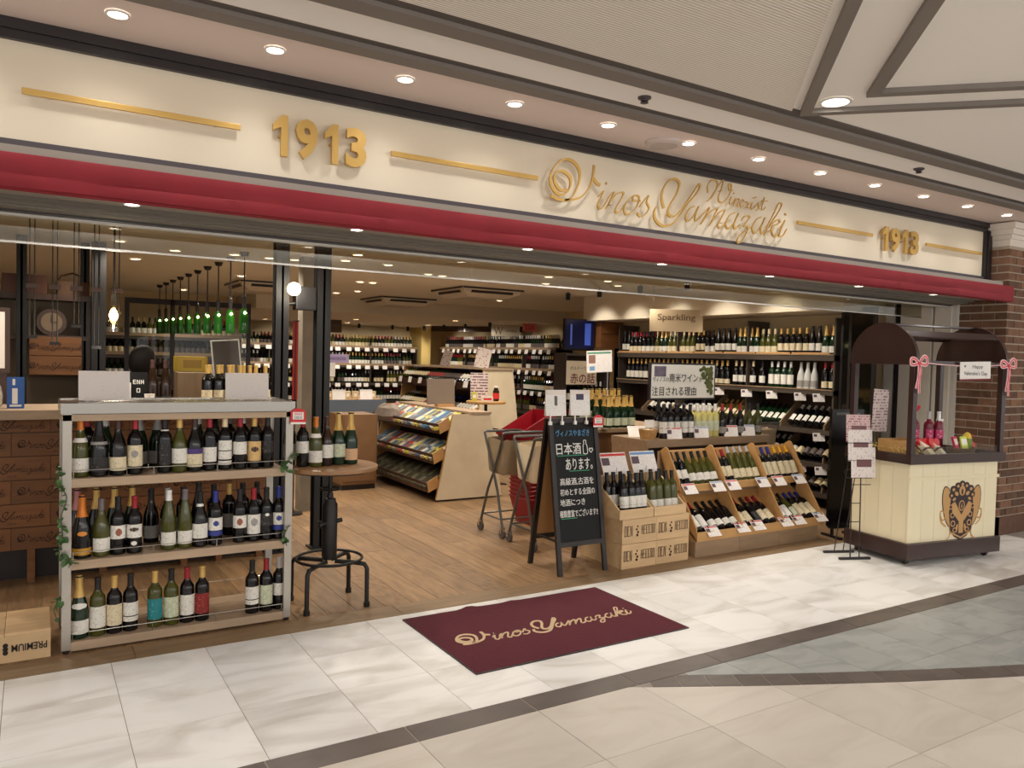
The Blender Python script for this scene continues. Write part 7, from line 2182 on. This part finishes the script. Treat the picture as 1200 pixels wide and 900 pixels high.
MB().box(-0.16, 0.16, 0, 0.004, 0.46, 0.57).build('heading', mat('lavender', (176, 160, 200), 0.6), t)
marks('lettering', 9, 0.24, 0.035, mat('lavender_ink', (110, 90, 140), 0.6), t, TR(0, -0.001, 0.515), 2, 0.0005)
MB().box(-0.16, -0.02, 0, 0.004, 0.28, 0.46).build('sheet', m_white, t)
MB().rod((-0.09, 0.006, 0), (-0.09, 0.006, 0.5), 0.004, 6).build('stem', m_steel, t)
t = thing('cabinet', 'plain brown cabinet behind the round pipe-leg table', 'cabinet', (2.98, 8.45, 0))
MB().box(0, 0.42, 0, 0.45, 0.06, 0.86).build('body', mat('cabinet_tan', (122, 88, 56), 0.5, var=0.12, scale=5), t, bevel=0.004)
MB().box(0.01, 0.41, 0.02, 0.43, 0, 0.06).build('plinth', m_black, t)
MB().box(0.02, 0.40, -0.012, -0.001, 0.1, 0.83).build('door', MATS['cabinet_tan'], t)
t = thing('bag_heap', 'grey wrapped bundle on the low shelf unit beside the grey board', 'bag', (3.72, 8.9, 0.74))
mb = MB()
mb.lathe([(0.001, 0), (0.14, 0.01), (0.17, 0.07), (0.15, 0.15), (0.08, 0.19), (0.001, 0.2)], 16)
mb.v = [(x * 0.8 * (1 + 0.12 * math.sin(9 * z * 10 + x * 30)), y * 1.7, z * (1 + 0.15 * math.sin(x * 30 + y * 22))) for x, y, z in mb.v]
mb.build('bundle', mat('bag_grey', (120, 106, 94), 0.5, var=0.25, scale=18), t, smooth=True)

# signs on the far wall and ceiling
t = thing('category_sign', 'pale sign with a large W above the recessed far shelf', 'sign', (8.50, 14.1, 2.0), -0.5)
MB().box(-0.3, 0.3, 0, 0.02, 0, 0.24).build('board', mat('sign_pale', (200, 190, 168), 0.6), t)
text('lettering', 'W', 0.2, MATS['sign_ink'], t, TR(-0.15, -0.002, 0.11), 0.0008, width=0.19, height=0.16)
marks('lettering', 6, 0.24, 0.04, MATS['sign_ink'], t, TR(0.12, -0.002, 0.11), 3, 0.0008)
for x in (-0.25, 0.25):
    MB().rod((x, 0.01, 0.24), (x, 0.01, 0.24 + 0.001), 0.002, 5).build('wire', m_iron, t)
t = thing('pink_notice', 'small pink notice hanging from the far bulkhead', 'sign', (8.15, 12.62, 2.06), -0.4)
MB().box(-0.14, 0.14, 0, 0.004, 0, 0.16).build('sheet', mat('notice_pink', (220, 120, 116), 0.6), t)
marks('lettering', 3, 0.18, 0.08, m_redp, t, TR(0, -0.001, 0.08), 7, 0.0006)
t = thing('menu_board', 'brown notice board on the far wall beside the black post', 'sign', (5.15, 15.6, 1.98), 0.0)
MB().box(0, 0.30, 0, 0.03, 0, 0.28).build('board', mat('board_brown', (96, 80, 64), 0.6), t)
marks('lettering', 4, 0.2, 0.05, m_kraft, t, TR(0.15, -0.001, 0.14), 5, 0.0006)
MB().rod((0.15, 0.015, 0.28), (0.15, 0.015, 0.258 + 0.001), 0.002, 5).build('hook', m_iron, t)
t = thing('dark_sign', 'long dark sign strip above the recessed far shelf', 'sign', (8.3, 15.0, 2.10), -0.9)
MB().box(-1.1, 1.1, 0, 0.03, 0, 0.12).build('board', m_dwood, t)
MB().box(-0.3, -0.27, -0.002, 0, 0.0, 0.12).build('joint', m_pale, t)

# track spot heads
hx = thing('track_spotlight', '', 'spotlight')
MB().rod((0, 0, 0), (0, 0, 0.07), 0.008, 8).build('stem', m_iron, hx)
MB().lathe([(0.012, -0.045), (0.03, -0.04), (0.034, 0.05), (0.030, 0.05), (0.025, 0.0)], 14, cap=False, mtx=RX(0)).build('head', m_iron, hx, smooth=True)
for i, (p, a) in enumerate(TRACK):
    o = hx if i == 0 else copy_tree(hx)
    o.location = (p[0], p[1], (2.24 if p[1] > 12.6 else 2.48) - 0.07)
    if p[1] < 12:
        tag(o, 'ceiling spotlight, %s along the long wall shelf from the entrance' % ordinal(i), 'spotlight', 'track spotlights')
    else:
        tag(o, ('ceiling spotlight, %s from the near end, aimed at the recessed far shelf' % ordinal(i - 5)) if i < 10 else ('ceiling spotlight, %s from left, aimed at the far end wall' % ordinal(i - 10)), 'spotlight', 'far track spotlights')
tag(FAR.build('wine_bottles', FAR_MATS), 'rows of wine bottles filling the rear shelves of the shop', 'bottles', kind='stuff')
bpy.context.view_layer.update()
